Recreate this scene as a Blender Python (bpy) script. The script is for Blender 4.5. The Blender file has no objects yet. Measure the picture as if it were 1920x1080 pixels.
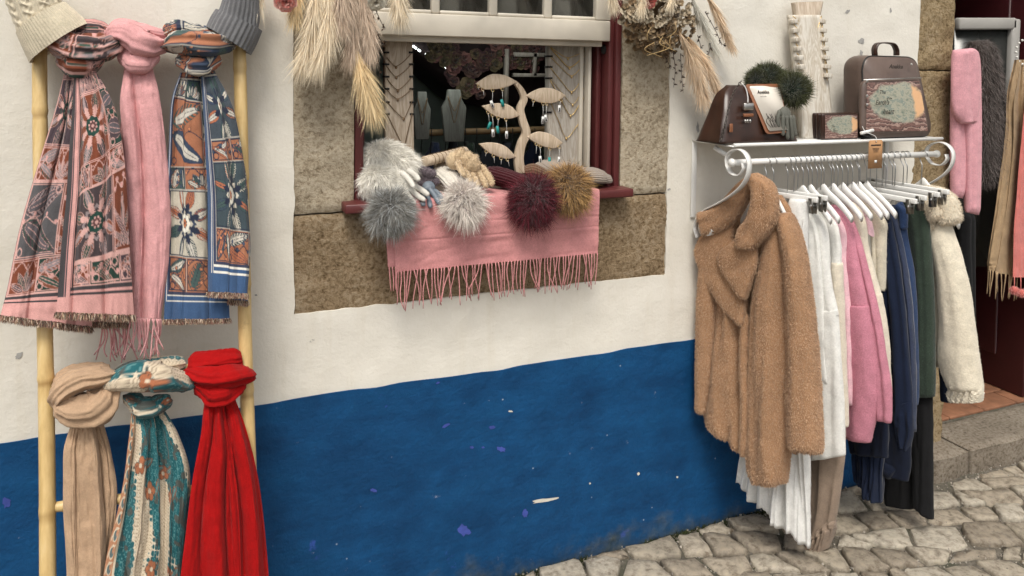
import bpy, math, random
import numpy as np
from mathutils import Vector, Matrix

# ------------------------------------------------------------------ camera, sky, sun, exposure
SC = bpy.context.scene
COL = SC.collection
F_PX, CAM_Y, CAM_Z, CX_PX, CY_PX = 1400.0, -2.0, 1.50, 960.0, 200.3
YAW, PITCH, ROLL = math.radians(22.18), math.radians(2.72), math.radians(0.666)
_f = Vector((math.sin(YAW), math.cos(YAW), 0))
_r = Vector((math.cos(YAW), -math.sin(YAW), 0))
_u = Vector((0, 0, 1))
CAM_F = _f * math.cos(PITCH) - _u * math.sin(PITCH)
_u2 = _u * math.cos(PITCH) + _f * math.sin(PITCH)
CAM_R = _r * math.cos(ROLL) + _u2 * math.sin(ROLL)
CAM_U = _u2 * math.cos(ROLL) - _r * math.sin(ROLL)
cam = bpy.data.cameras.new('camera')
cam.sensor_width = 36.0
cam.lens = 36.0 * F_PX / 1920.0
cam.shift_y = -(540.0 - CY_PX) / 1920.0
cam.clip_start, cam.clip_end = 0.05, 500.0
cam_o = bpy.data.objects.new('camera', cam)
cam_o.location = (0.0, CAM_Y, CAM_Z)
cam_o.rotation_euler = Matrix((CAM_R, CAM_U, -CAM_F)).transposed().to_euler()
COL.objects.link(cam_o)
SC.camera = cam_o

SUN_EL, SUN_AZ = math.radians(58), math.radians(205)      # azimuth clockwise from +Y
world = bpy.data.worlds.new('World')
SC.world = world
world.use_nodes = True
wn, wl = world.node_tree.nodes, world.node_tree.links
wn.clear()
sky = wn.new('ShaderNodeTexSky')
sky.sky_type = 'NISHITA'
sky.sun_disc = False
sky.sun_elevation = SUN_EL
sky.sun_rotation = SUN_AZ
sky.air_density, sky.dust_density, sky.ozone_density = 1.0, 4.0, 1.0
hsv = wn.new('ShaderNodeHueSaturation')                    # cloud cover: the blue is mostly gone
hsv.inputs['Saturation'].default_value = 0.05
bg = wn.new('ShaderNodeBackground')
bg.inputs['Strength'].default_value = 0.12
wo = wn.new('ShaderNodeOutputWorld')
wl.new(sky.outputs[0], hsv.inputs['Color'])
wl.new(hsv.outputs[0], bg.inputs[0])
wl.new(bg.outputs[0], wo.inputs[0])
sun = bpy.data.lights.new('sun', 'SUN')
sun.energy = 1.5
sun.angle = math.radians(18)
sun.color = (1.0, 0.93, 0.82)
sun_o = bpy.data.objects.new('sun', sun)
COL.objects.link(sun_o)
_d = Vector((math.sin(SUN_AZ) * math.cos(SUN_EL), math.cos(SUN_AZ) * math.cos(SUN_EL), math.sin(SUN_EL)))
sun_o.rotation_euler = (-_d).to_track_quat('-Z', 'Y').to_euler()
sun_o.location = (0, -3, 6)
SC.view_settings.view_transform = 'Standard'
SC.view_settings.look = 'None'
SC.view_settings.gamma = 1.0
SC.view_settings.exposure = 0.50
SC.cycles.use_denoising = True
SC.cycles.use_adaptive_sampling = True
SC.cycles.adaptive_threshold = 0.03
SC.cycles.max_bounces = 6
SC.cycles.transparent_max_bounces = 16

# ------------------------------------------------------------------ helpers
rng = np.random.default_rng(7)
random.seed(7)
A = np.array
TAU = 2 * math.pi
_F, _R, _U = A(CAM_F), A(CAM_R), A(CAM_U)


def ray(px, py):
    return _F + _R * ((px - CX_PX) / F_PX) + _U * ((CY_PX - py) / F_PX)


def P(px, py, off=0.0):
    """world point seen at photo pixel (px, py) on the plane `off` metres in front of the wall"""
    d = ray(px, py)
    t = (-off - CAM_Y) / d[1]
    return A([0, CAM_Y, CAM_Z]) + d * t


def Pv(px, py, off):
    px, py, off = np.broadcast_arrays(np.asarray(px, float), np.asarray(py, float), np.asarray(off, float))
    d = _F + _R * ((px - CX_PX) / F_PX)[..., None] + _U * ((CY_PX - py) / F_PX)[..., None]
    return A([0, CAM_Y, CAM_Z]) + d * ((-off - CAM_Y) / d[..., 1])[..., None]


def Qv(px, py, X):
    px, py, X = np.broadcast_arrays(np.asarray(px, float), np.asarray(py, float), np.asarray(X, float))
    d = _F + _R * ((px - CX_PX) / F_PX)[..., None] + _U * ((CY_PX - py) / F_PX)[..., None]
    return A([0, CAM_Y, CAM_Z]) + d * (X / d[..., 0])[..., None]


def Q(px, py, X):
    """world point seen at photo pixel (px, py) on the plane x = X"""
    d = ray(px, py)
    return A([0, CAM_Y, CAM_Z]) + d * (X / d[0])


def G(px, py, z=0.0):
    d = ray(px, py)
    return A([0, CAM_Y, CAM_Z]) + d * ((z - CAM_Z) / d[2])


def lin(r, g, b):
    o = []
    for c in (r, g, b):
        c = c / 255.0
        o.append(c / 12.92 if c <= 0.04045 else ((c + 0.055) / 1.055) ** 2.4)
    return tuple(o)


def smooth(a, b, x):
    t = np.clip((np.asarray(x, float) - a) / (b - a), 0, 1)
    return t * t * (3 - 2 * t)


def norm(v):
    v = np.asarray(v, float)
    return v / np.maximum(np.linalg.norm(v, axis=-1, keepdims=True), 1e-9)


_perm = np.random.default_rng(3).random((64, 64, 64))


def vnoise(p):
    """value noise in 3D, p (...,3) -> -1..1"""
    p = np.asarray(p, float)
    i = np.floor(p).astype(int)
    f = p - i
    f = f * f * (3 - 2 * f)
    i &= 63
    j = (i + 1) & 63
    g = _perm
    x0, y0, z0 = i[..., 0], i[..., 1], i[..., 2]
    x1, y1, z1 = j[..., 0], j[..., 1], j[..., 2]
    fx, fy, fz = f[..., 0], f[..., 1], f[..., 2]
    c = ((g[x0, y0, z0] * (1 - fx) + g[x1, y0, z0] * fx) * (1 - fy) + (g[x0, y1, z0] * (1 - fx) + g[x1, y1, z0] * fx) * fy) * (1 - fz) \
        + ((g[x0, y0, z1] * (1 - fx) + g[x1, y0, z1] * fx) * (1 - fy) + (g[x0, y1, z1] * (1 - fx) + g[x1, y1, z1] * fx) * fy) * fz
    return c * 2 - 1


def fbm(p, oct=3):
    p = np.asarray(p, float)
    s, a = 0, 1.0
    for k in range(oct):
        s = s + a * vnoise(p * 2 ** k + 17.3 * k)
        a *= 0.5
    return s / 1.75


def spline(pts, n):
    """Catmull-Rom through pts (k,d) resampled to n points"""
    pts = np.asarray(pts, float)
    k = len(pts)
    if k == 2:
        t = np.linspace(0, 1, n)[:, None]
        return pts[0] * (1 - t) + pts[1] * t
    q = np.vstack([2 * pts[0] - pts[1], pts, 2 * pts[-1] - pts[-2]])
    u = np.linspace(0, k - 1, n)
    i = np.minimum(u.astype(int), k - 2)
    f = (u - i)[:, None]
    p0, p1, p2, p3 = q[i], q[i + 1], q[i + 2], q[i + 3]
    return 0.5 * (2 * p1 + (p2 - p0) * f + (2 * p0 - 5 * p1 + 4 * p2 - p3) * f ** 2 + (3 * p1 - p0 - 3 * p2 + p3) * f ** 3)


def interp(xs, keys, vals):
    return np.interp(xs, keys, vals)


def frames(path, up=(0, 0, 1)):
    """tangent, side, normal along a path by parallel transport"""
    path = np.asarray(path, float)
    T = norm(np.gradient(path, axis=0))
    n0 = np.asarray(up, float)
    n0 = n0 - T[0] * np.dot(n0, T[0])
    if np.linalg.norm(n0) < 1e-4:
        n0 = A([1.0, 0.3, 0.1]) - T[0] * np.dot(A([1.0, 0.3, 0.1]), T[0])
    N = [norm(n0)]
    for i in range(1, len(path)):
        v = N[-1] - T[i] * np.dot(N[-1], T[i])
        N.append(norm(v))
    N = A(N)
    B = np.cross(T, N)
    return T, B, N


class MB:
    """collects vertices and faces; build() links them as ONE mesh object"""

    def __init__(self):
        self.V, self.F, self.C, self.U, self.n = [], [], [], [], 0

    def add(self, V, F, col=None, uv=None):
        V = np.asarray(V, float).reshape(-1, 3)
        self.V.append(V)
        if isinstance(F, np.ndarray):
            self.F.append(F + self.n)
        else:
            by = {}
            for f in F:
                by.setdefault(len(f), []).append(f)
            for fs in by.values():
                self.F.append(np.asarray(fs, int) + self.n)
        if col is None:
            c = np.ones((len(V), 3))
        else:
            c = np.asarray(col, float)
            c = np.broadcast_to(c, (len(V), 3)) if c.ndim == 1 else c.reshape(-1, 3)
        self.C.append(c)
        self.U.append(np.zeros((len(V), 2)) if uv is None else np.asarray(uv, float).reshape(-1, 2))
        self.n += len(V)
        return self

    def grid(self, G_, cu=False, cv=False, col=None, uv=None, flip=False):
        nu, nv = G_.shape[:2]
        idx = np.arange(nu * nv).reshape(nu, nv)
        a = np.vstack([idx, idx[:1]]) if cu else idx
        a = np.hstack([a, a[:, :1]]) if cv else a
        q = np.stack([a[:-1, :-1], a[1:, :-1], a[1:, 1:], a[:-1, 1:]], -1).reshape(-1, 4)
        if flip:
            q = q[:, ::-1]
        if uv is None:
            uu, vv = np.meshgrid(np.linspace(0, 1, nu), np.linspace(0, 1, nv), indexing='ij')
            uv = np.stack([uu, vv], -1)
        return self.add(G_.reshape(-1, 3), q.copy(), col, uv)

    def tube(self, path, r, seg=8, cap=True, col=None, flat=1.0, up=(0, 0, 1)):
        path = np.asarray(path, float)
        r = np.broadcast_to(np.asarray(r, float), (len(path),))
        T, B, N = frames(path, up)
        a = np.linspace(0, TAU, seg, endpoint=False)
        R = path[:, None] + r[:, None, None] * (np.cos(a)[None, :, None] * B[:, None] + flat * np.sin(a)[None, :, None] * N[:, None])
        n0 = self.n
        self.grid(R, cv=True, col=col)
        if cap:
            self.F.append(A([list(range(seg))[::1]]) + n0)
            self.F.append(A([list(range(seg))[::-1]]) + n0 + (len(path) - 1) * seg)
        return self

    def loft(self, rings, cap=True, col=None):
        R = np.asarray(rings, float)
        n0, seg = self.n, R.shape[1]
        self.grid(R, cv=True, col=col)
        if cap:
            self.F.append(A([list(range(seg))]) + n0)
            self.F.append(A([list(range(seg))[::-1]]) + n0 + (len(R) - 1) * seg)
        return self

    def box(self, c, s, R=None, col=None):
        c, s = np.asarray(c, float), np.asarray(s, float) / 2
        v = A([[x, y, z] for x in (-1, 1) for y in (-1, 1) for z in (-1, 1)], float) * s
        if R is not None:
            v = v @ np.asarray(R, float).T
        f = [[0, 1, 3, 2], [4, 6, 7, 5], [0, 4, 5, 1], [2, 3, 7, 6], [0, 2, 6, 4], [1, 5, 7, 3]]
        return self.add(v + c, f, col)

    def bar(self, a, b, w, h, up=(0, 0, 1), col=None):
        """rectangular bar from a to b, w across, h along up"""
        a, b = np.asarray(a, float), np.asarray(b, float)
        t = norm(b - a)
        u = np.asarray(up, float)
        u = norm(u - t * np.dot(u, t))
        s = np.cross(t, u)
        return self.box((a + b) / 2, (np.linalg.norm(b - a), w, h), np.stack([t, s, u], 1), col)

    def prism(self, poly, d, thick, col=None):
        """flat polygon (k,3) extruded by thick along d"""
        poly = np.asarray(poly, float)
        k = len(poly)
        d = norm(d) * thick
        f = [list(range(k))[::-1], [k + i for i in range(k)]] + [[i, (i + 1) % k, k + (i + 1) % k, k + i] for i in range(k)]
        return self.add(np.vstack([poly, poly + d]), f, col)

    def ellipsoid(self, c, r, nu=24, nv=16, disp=None, R=None, col=None):
        th = np.linspace(0, TAU, nu, endpoint=False)
        ph = np.linspace(0.02, math.pi - 0.02, nv)
        t, p = np.meshgrid(th, ph, indexing='ij')
        d = np.stack([np.cos(t) * np.sin(p), np.sin(t) * np.sin(p), np.cos(p)], -1)
        k = 1.0 if disp is None else (1 + disp(d))[..., None]
        v = d * np.asarray(r, float) * k
        if R is not None:
            v = v @ np.asarray(R, float).T
        return self.grid(v + np.asarray(c, float), cu=True, col=col)

    def arrays(self):
        return np.vstack(self.V), self.F

    def build(self, name, mat, parent=None, smooth=True, kind=None, bevel=0.0):
        V = np.vstack(self.V)
        if parent is not None:
            V = V - A(wloc(parent))
        me = bpy.data.meshes.new(name)
        nl = sum(f.size for f in self.F)
        npoly = sum(len(f) for f in self.F)
        me.vertices.add(len(V))
        me.loops.add(nl)
        me.polygons.add(npoly)
        me.vertices.foreach_set('co', V.astype(np.float32).ravel())
        L = np.concatenate([f.ravel() for f in self.F]).astype(np.int32)
        sizes = np.concatenate([np.full(len(f), f.shape[1]) for f in self.F]).astype(np.int32)
        starts = np.concatenate([[0], np.cumsum(sizes)[:-1]]).astype(np.int32)
        me.loops.foreach_set('vertex_index', L)
        me.polygons.foreach_set('loop_start', starts)
        me.polygons.foreach_set('loop_total', sizes)
        me.update(calc_edges=True)
        me.validate()
        C = np.vstack(self.C)
        if not np.all(C == 1):
            ca = me.color_attributes.new('Col', 'FLOAT_COLOR', 'POINT')
            ca.data.foreach_set('color', np.hstack([C, np.ones((len(C), 1))]).astype(np.float32).ravel())
        uvl = me.uv_layers.new(name='UVMap')
        uvl.data.foreach_set('uv', np.vstack(self.U)[L].astype(np.float32).ravel())
        if smooth:
            me.polygons.foreach_set('use_smooth', np.ones(npoly, bool))
        if isinstance(mat, (list, tuple)):
            for m in mat:
                me.materials.append(M[m])
        else:
            me.materials.append(M[mat])
        o = bpy.data.objects.new(name, me)
        COL.objects.link(o)
        if parent is not None:
            o.parent = parent
        if kind:
            o['kind'] = kind
        if bevel:
            b = o.modifiers.new('bevel', 'BEVEL')
            b.width, b.segments, b.limit_method = bevel, 2, 'ANGLE'
        return o


def wloc(o):
    l = Vector(o.location)
    while o.parent is not None:
        o = o.parent
        l = l + Vector(o.location)
    return tuple(l)


def thing(name, label, cat, loc=(0, 0, 0), group=None):
    o = bpy.data.objects.new(name, None)
    o.empty_display_size = 0.05
    o.location = tuple(float(x) for x in loc)
    COL.objects.link(o)
    return tag(o, label, cat, group)


def tag(o, label, cat, group=None):
    o['label'] = label
    o['category'] = cat
    if group:
        o['group'] = group
    return o


def sample_surf(V, F, n):
    """n random points with normals over the faces"""
    tris = []
    for f in F:
        if f.shape[1] == 3:
            tris.append(f)
        elif f.shape[1] == 4:
            tris += [f[:, [0, 1, 2]], f[:, [0, 2, 3]]]
    T = np.vstack(tris)
    a, b, c = V[T[:, 0]], V[T[:, 1]], V[T[:, 2]]
    cr = np.cross(b - a, c - a)
    ar = np.linalg.norm(cr, axis=1)
    k = rng.choice(len(T), n, p=ar / ar.sum())
    r1, r2 = np.sqrt(rng.random(n)), rng.random(n)
    p = a[k] * (1 - r1)[:, None] + b[k] * (r1 * (1 - r2))[:, None] + c[k] * (r1 * r2)[:, None]
    return p, norm(cr[k])


def strands(mb, p, d, length, width, col_root, col_tip, bend=None, nseg=3):
    """thin tapered ribbons growing from p along d; bend is added with the square of the way along"""
    n = len(p)
    length = np.broadcast_to(np.asarray(length, float), (n,))
    width = np.broadcast_to(np.asarray(width, float), (n,))
    side = norm(np.cross(d, norm(rng.normal(size=(n, 3)))))
    bend = np.zeros((n, 3)) if bend is None else bend
    cr = np.broadcast_to(np.asarray(col_root, float), (n, 3))
    ct = np.broadcast_to(np.asarray(col_tip, float), (n, 3))
    V, C = [], []
    for k in range(nseg):
        t = k / nseg
        c = p + d * (length * t)[:, None] + bend * (length * t * t)[:, None]
        w = (width * (1 - 0.75 * t))[:, None]
        V += [c - side * w, c + side * w]
        C += [cr * (1 - t) + ct * t] * 2
    V.append(p + d * length[:, None] + bend * length[:, None])
    C.append(ct)
    m = 2 * nseg + 1
    V = np.stack(V, 1).reshape(-1, 3)
    C = np.stack(C, 1).reshape(-1, 3)
    base = (np.arange(n) * m)[:, None]
    qs = [[2 * k, 2 * k + 1, 2 * k + 3, 2 * k + 2] for k in range(nseg - 1)]
    tip = [[2 * nseg - 2, 2 * nseg - 1, 2 * nseg]]
    n0 = mb.n
    first = True
    for q in qs:
        f = base + A(q)[None]
        if first:
            mb.add(V, f, C)
            first = False
        else:
            mb.F.append(f + n0)
    f = base + A(tip[0])[None]
    if first:
        mb.add(V, f, C)
    else:
        mb.F.append(f + n0)
    return mb


# ------------------------------------------------------------------ materials
M = {}


def nd(nt, typ, **kw):
    n = nt.nodes.new(typ)
    for k, v in kw.items():
        if k == 'inp':
            for a, b in v.items():
                n.inputs[a].default_value = b
        else:
            setattr(n, k, v)
    return n


def new_mat(name):
    m = bpy.data.materials.new(name)
    m.use_nodes = True
    nt = m.node_tree
    b = nt.nodes['Principled BSDF']
    M[name] = m
    return m, nt, b


def ramp(nt, stops):
    r = nt.nodes.new('ShaderNodeValToRGB')
    e = r.color_ramp.elements
    while len(e) < len(stops):
        e.new(0.5)
    for i, (p, c) in enumerate(stops):
        e[i].position = p
        e[i].color = (*c, 1)
    return r


def coords(nt, which='Object', scale=(1, 1, 1)):
    t = nt.nodes.new('ShaderNodeTexCoord')
    mp = nd(nt, 'ShaderNodeMapping', inp={'Scale': scale})
    nt.links.new(t.outputs[which], mp.inputs[0])
    return mp


def noise(nt, co, scale, detail=6, rough=0.6, dist=0.0):
    n = nd(nt, 'ShaderNodeTexNoise', inp={'Scale': scale, 'Detail': detail, 'Roughness': rough, 'Distortion': dist})
    nt.links.new(co.outputs[0], n.inputs['Vector'])
    return n


def mixc(nt, fac, a, b, mode='MIX'):
    m = nd(nt, 'ShaderNodeMix', data_type='RGBA', blend_type=mode)
    for sock, v in ((m.inputs[0], fac), (m.inputs[6], a), (m.inputs[7], b)):
        if hasattr(v, 'is_output') or hasattr(v, 'links'):
            nt.links.new(v, sock)
        elif isinstance(v, (int, float)):
            sock.default_value = v
        else:
            sock.default_value = (*v, 1)
    return m.outputs[2]


def bumps(nt, b, layers):
    """layers: (height socket, strength, distance)"""
    prev = None
    for h, s, d in layers:
        bn = nd(nt, 'ShaderNodeBump', inp={'Strength': s, 'Distance': d})
        nt.links.new(h, bn.inputs['Height'])
        if prev is not None:
            nt.links.new(prev.outputs[0], bn.inputs['Normal'])
        prev = bn
    nt.links.new(prev.outputs[0], b.inputs['Normal'])


def simple(name, c, rough=0.6, var=0.25, scale=12, bump=0.0, bscale=200, bdist=0.001, sheen=0.0, metal=0.0, spec=0.5, stretch=(1, 1, 1), c2=None):
    m, nt, b = new_mat(name)
    co = coords(nt, 'Object', stretch)
    n = noise(nt, co, scale)
    lo = tuple(x * (1 - var) for x in c) if c2 is None else c2
    hi = tuple(min(1, x * (1 + var * 0.6)) for x in c)
    r = ramp(nt, [(0.3, lo), (0.7, hi)])
    nt.links.new(n.outputs[0], r.inputs[0])
    nt.links.new(r.outputs[0], b.inputs['Base Color'])
    b.inputs['Roughness'].default_value = rough
    b.inputs['Metallic'].default_value = metal
    b.inputs['Specular IOR Level'].default_value = spec
    if sheen:
        b.inputs['Sheen Weight'].default_value = sheen
        b.inputs['Sheen Roughness'].default_value = 0.5
    if bump:
        n2 = noise(nt, co, bscale, 4)
        bumps(nt, b, [(n2.outputs[0], bump, bdist)])
    return m


def attr_mat(name, rough=0.85, sheen=0.3, weave=0.0, wscale=900, mul=(1, 1, 1), bump=0.0, transl=0.0, spec=0.2):
    """colour read from the mesh's own dye attribute, times a fine procedural weave"""
    m, nt, b = new_mat(name)
    at = nd(nt, 'ShaderNodeAttribute', attribute_name='Col')
    co = coords(nt, 'Object')
    n = noise(nt, co, wscale, 3)
    r = ramp(nt, [(0.3, tuple(x * (1 - weave) for x in mul)), (0.7, tuple(x * (1 + weave * 0.5) for x in mul))])
    nt.links.new(n.outputs[0], r.inputs[0])
    c = mixc(nt, 1.0, at.outputs['Color'], r.outputs[0], 'MULTIPLY')
    nt.links.new(c, b.inputs['Base Color'])
    b.inputs['Roughness'].default_value = rough
    b.inputs['Specular IOR Level'].default_value = spec
    b.inputs['Sheen Weight'].default_value = sheen
    if bump:
        n3 = noise(nt, co, wscale * 0.6, 3)
        n4 = noise(nt, co, 45, 3)
        bumps(nt, b, [(n3.outputs[0], bump, 0.001), (n4.outputs[0], bump * 0.6, 0.004)])
    return m


def wool(name, c, sheen=0.25, bump=0.35, scale=700, var=0.22, rough=0.95, soft=30):
    """woven or felted wool: fine weave plus slow wrinkles"""
    m, nt, b = new_mat(name)
    co = coords(nt, 'Object')
    n = noise(nt, co, scale, 4, 0.7)
    n2 = noise(nt, co, soft, 3)
    r = ramp(nt, [(0.25, tuple(x * (1 - var) for x in c)), (0.75, tuple(min(1, x * (1 + var * 0.7)) for x in c))])
    nt.links.new(n.outputs[0], r.inputs[0])
    r2 = ramp(nt, [(0.3, (0.86, 0.86, 0.86)), (0.7, (1.06, 1.06, 1.06))])
    nt.links.new(n2.outputs[0], r2.inputs[0])
    n3 = noise(nt, co, 190, 3, 0.7)                # flecks of the yarn
    r3 = ramp(nt, [(0.32, (0.91, 0.91, 0.91)), (0.68, (1.06, 1.06, 1.06))])
    nt.links.new(n3.outputs[0], r3.inputs[0])
    c_ = mixc(nt, 1.0, r.outputs[0], r2.outputs[0], 'MULTIPLY')
    nt.links.new(mixc(nt, 1.0, c_, r3.outputs[0], 'MULTIPLY'), b.inputs['Base Color'])
    b.inputs['Roughness'].default_value = rough
    b.inputs['Specular IOR Level'].default_value = 0.15
    b.inputs['Sheen Weight'].default_value = sheen
    b.inputs['Sheen Roughness'].default_value = 0.5
    bumps(nt, b, [(n2.outputs[0], bump, 0.006), (n3.outputs[0], bump * 0.8, 0.002), (n.outputs[0], bump, 0.0012)])
    return m

# ------------------------------------------------------------------ materials of the setting
def plaster_mat(name, base, dirty, chips, blue=False):
    m, nt, b = new_mat(name)
    co = coords(nt)
    big = noise(nt, co, 1.6, 5, 0.6)
    mid = noise(nt, co, 9, 6, 0.65)
    fine = noise(nt, co, 130, 5, 0.7)
    lump = noise(nt, co, 28, 4, 0.6)
    r = ramp(nt, [(0.35, dirty), (0.62, base)])
    nt.links.new(mixc(nt, 0.45, big.outputs[0], mid.outputs[0]), r.inputs[0])
    col = r.outputs[0]
    sp = nd(nt, 'ShaderNodeSeparateXYZ')
    nt.links.new(co.outputs[0], sp.inputs[0])
    if blue:
        # scuffs of an older lilac coat, small white chips, moss and street dirt creeping up from the paving, raised to add contact shade
        n1 = noise(nt, co, 7.5, 8, 0.72)
        r1 = ramp(nt, [(0.65, (0, 0, 0)), (0.70, (0.6, 0.6, 0.6))])
        nt.links.new(n1.outputs[0], r1.inputs[0])
        col = mixc(nt, r1.outputs[0], col, (0.05, 0.09, 0.42))
        n2 = noise(nt, co, 26, 6, 0.75)
        r2 = ramp(nt, [(0.675, (0, 0, 0)), (0.70, (0.6, 0.6, 0.6))])
        nt.links.new(n2.outputs[0], r2.inputs[0])
        col = mixc(nt, r2.outputs[0], col, (0.30, 0.32, 0.42))
        s = nd(nt, 'ShaderNodeTexVoronoi', inp={'Scale': 22})
        nt.links.new(co.outputs[0], s.inputs['Vector'])
        r3 = ramp(nt, [(0.045, (0.7, 0.7, 0.7)), (0.06, (0, 0, 0))])
        nt.links.new(s.outputs['Distance'], r3.inputs[0])
        n3 = noise(nt, co, 3.1, 2)
        r4 = ramp(nt, [(0.5, (0, 0, 0)), (0.58, (1, 1, 1))])
        nt.links.new(n3.outputs[0], r4.inputs[0])
        col = mixc(nt, mixc(nt, 1.0, r3.outputs[0], r4.outputs[0], 'MULTIPLY'), col, (0.42, 0.47, 0.55))
        mm = nd(nt, 'ShaderNodeMath', operation='MULTIPLY_ADD', inp={1: 0.34, 2: -0.115})
        nt.links.new(mid.outputs[0], mm.inputs[0])
        ms = nd(nt, 'ShaderNodeMath', operation='SUBTRACT')
        nt.links.new(mm.outputs[0], ms.inputs[0])
        nt.links.new(sp.outputs['Z'], ms.inputs[1])
        r5 = ramp(nt, [(0.0, (0, 0, 0)), (0.10, (0.8, 0.8, 0.8))])
        nt.links.new(ms.outputs[0], r5.inputs[0])
        moss = ramp(nt, [(0.35, (0.03, 0.04, 0.035)), (0.65, (0.10, 0.105, 0.085))])
        nt.links.new(lump.outputs[0], moss.inputs[0])
        col = mixc(nt, r5.outputs[0], col, moss.outputs[0])
    else:
        n1 = noise(nt, co, 11, 7, 0.75)
        r1 = ramp(nt, [(0.675, (0, 0, 0)), (0.70, (0.6, 0.6, 0.6))])
        nt.links.new(n1.outputs[0], r1.inputs[0])
        col = mixc(nt, r1.outputs[0], col, chips)
        # rain streaks and yellowish patches
        co2 = coords(nt, 'Object', (14, 1, 1.1))
        n2 = noise(nt, co2, 1.6, 5, 0.6)
        r2 = ramp(nt, [(0.55, (1, 1, 1)), (0.85, (0.93, 0.91, 0.87))])
        nt.links.new(n2.outputs[0], r2.inputs[0])
        col = mixc(nt, 1.0, col, r2.outputs[0], 'MULTIPLY')
    if blue:                                     # uneven brush coats
        cb = coords(nt, 'Object', (1, 1, 3.2))
        nb = noise(nt, cb, 4.5, 6, 0.7)
        rb_ = ramp(nt, [(0.30, (0.62, 0.66, 0.70)), (0.55, (1, 1, 1)), (0.75, (1.25, 1.2, 1.12))])
        nt.links.new(nb.outputs[0], rb_.inputs[0])
        col = mixc(nt, 1.0, col, rb_.outputs[0], 'MULTIPLY')
    nt.links.new(col, b.inputs['Base Color'])
    b.inputs['Roughness'].default_value = 0.62 if blue else 0.88
    b.inputs['Specular IOR Level'].default_value = 0.22
    bumps(nt, b, [(lump.outputs[0], 0.45 if blue else 0.22, 0.010), (fine.outputs[0], 0.5 if blue else 0.35, 0.0028)])


plaster_mat('plaster_white', (0.76, 0.725, 0.65), (0.68, 0.64, 0.56), (0.30, 0.29, 0.27))
plaster_mat('plaster_blue', (0.006, 0.074, 0.205), (0.003, 0.042, 0.122), None, blue=True)


def stone_mat(name, cols, pit=0.8):
    m, nt, b = new_mat(name)
    co = coords(nt)
    big = noise(nt, co, 5.5, 5, 0.65, 0.6)
    grain = noise(nt, co, 85, 8, 0.72, 0.25)
    fine = noise(nt, co, 260, 4, 0.7)
    r1 = ramp(nt, [(0.30, cols[0]), (0.50, cols[1]), (0.72, cols[2])])
    nt.links.new(mixc(nt, 0.62, big.outputs[0], grain.outputs[0]), r1.inputs[0])
    r2 = ramp(nt, [(0.32, (0.50, 0.45, 0.38)), (0.50, (1, 1, 1))])
    nt.links.new(grain.outputs[0], r2.inputs[0])
    nt.links.new(mixc(nt, 0.85, r1.outputs[0], r2.outputs[0], 'MULTIPLY'), b.inputs['Base Color'])
    b.inputs['Roughness'].default_value = 0.92
    b.inputs['Specular IOR Level'].default_value = 0.15
    bumps(nt, b, [(grain.outputs[0], pit, 0.012), (fine.outputs[0], 0.5, 0.002)])


stone_mat('sandstone', [(0.22, 0.17, 0.11), (0.44, 0.37, 0.27), (0.60, 0.53, 0.42)], 0.7)
stone_mat('sandstone_brown', [(0.13, 0.085, 0.044), (0.33, 0.24, 0.145), (0.54, 0.45, 0.325)], 1.0)
stone_mat('quoin_stone', [(0.17, 0.115, 0.055), (0.36, 0.27, 0.155), (0.50, 0.41, 0.29)], 1.0)
stone_mat('step_stone', [(0.10, 0.08, 0.06), (0.22, 0.185, 0.145), (0.33, 0.29, 0.235)], 0.5)


def cobble_mat():
    m, nt, b = new_mat('cobble_stone')
    co = coords(nt)
    oi = nd(nt, 'ShaderNodeObjectInfo')
    grain = noise(nt, co, 38, 8, 0.7)
    fine = noise(nt, co, 190, 5, 0.7)
    big = noise(nt, co, 8, 3)
    base = ramp(nt, [(0.0, (0.26, 0.22, 0.17)), (0.35, (0.39, 0.335, 0.26)), (0.7, (0.46, 0.415, 0.34)), (1.0, (0.33, 0.285, 0.22))])
    nt.links.new(oi.outputs['Random'], base.inputs[0])
    r2 = ramp(nt, [(0.32, (0.40, 0.36, 0.32)), (0.52, (0.95, 0.95, 0.95)), (0.75, (1.22, 1.18, 1.1))])
    nt.links.new(grain.outputs[0], r2.inputs[0])
    c = mixc(nt, 1.0, base.outputs[0], r2.outputs[0], 'MULTIPLY')
    r3 = ramp(nt, [(0.58, (0, 0, 0)), (0.72, (0.6, 0.6, 0.6))])
    nt.links.new(big.outputs[0], r3.inputs[0])
    c = mixc(nt, r3.outputs[0], c, (0.15, 0.13, 0.105))
    nt.links.new(c, b.inputs['Base Color'])
    b.inputs['Roughness'].default_value = 0.72
    b.inputs['Specular IOR Level'].default_value = 0.3
    bumps(nt, b, [(big.outputs[0], 0.5, 0.02), (grain.outputs[0], 0.9, 0.009), (fine.outputs[0], 0.5, 0.002)])


cobble_mat()


def dirt_mat():
    m, nt, b = new_mat('joint_dirt')
    co = coords(nt)
    n = noise(nt, co, 60, 8, 0.75)
    n2 = noise(nt, co, 6, 4)
    r = ramp(nt, [(0.3, (0.05, 0.043, 0.034)), (0.55, (0.16, 0.14, 0.11)), (0.8, (0.30, 0.265, 0.215))])
    nt.links.new(n.outputs[0], r.inputs[0])
    r2 = ramp(nt, [(0.5, (0, 0, 0)), (0.65, (0.7, 0.7, 0.7))])
    nt.links.new(n2.outputs[0], r2.inputs[0])
    nt.links.new(mixc(nt, r2.outputs[0], r.outputs[0], (0.035, 0.043, 0.02)), b.inputs['Base Color'])
    b.inputs['Roughness'].default_value = 0.95
    bumps(nt, b, [(n.outputs[0], 0.9, 0.01)])


dirt_mat()


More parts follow.
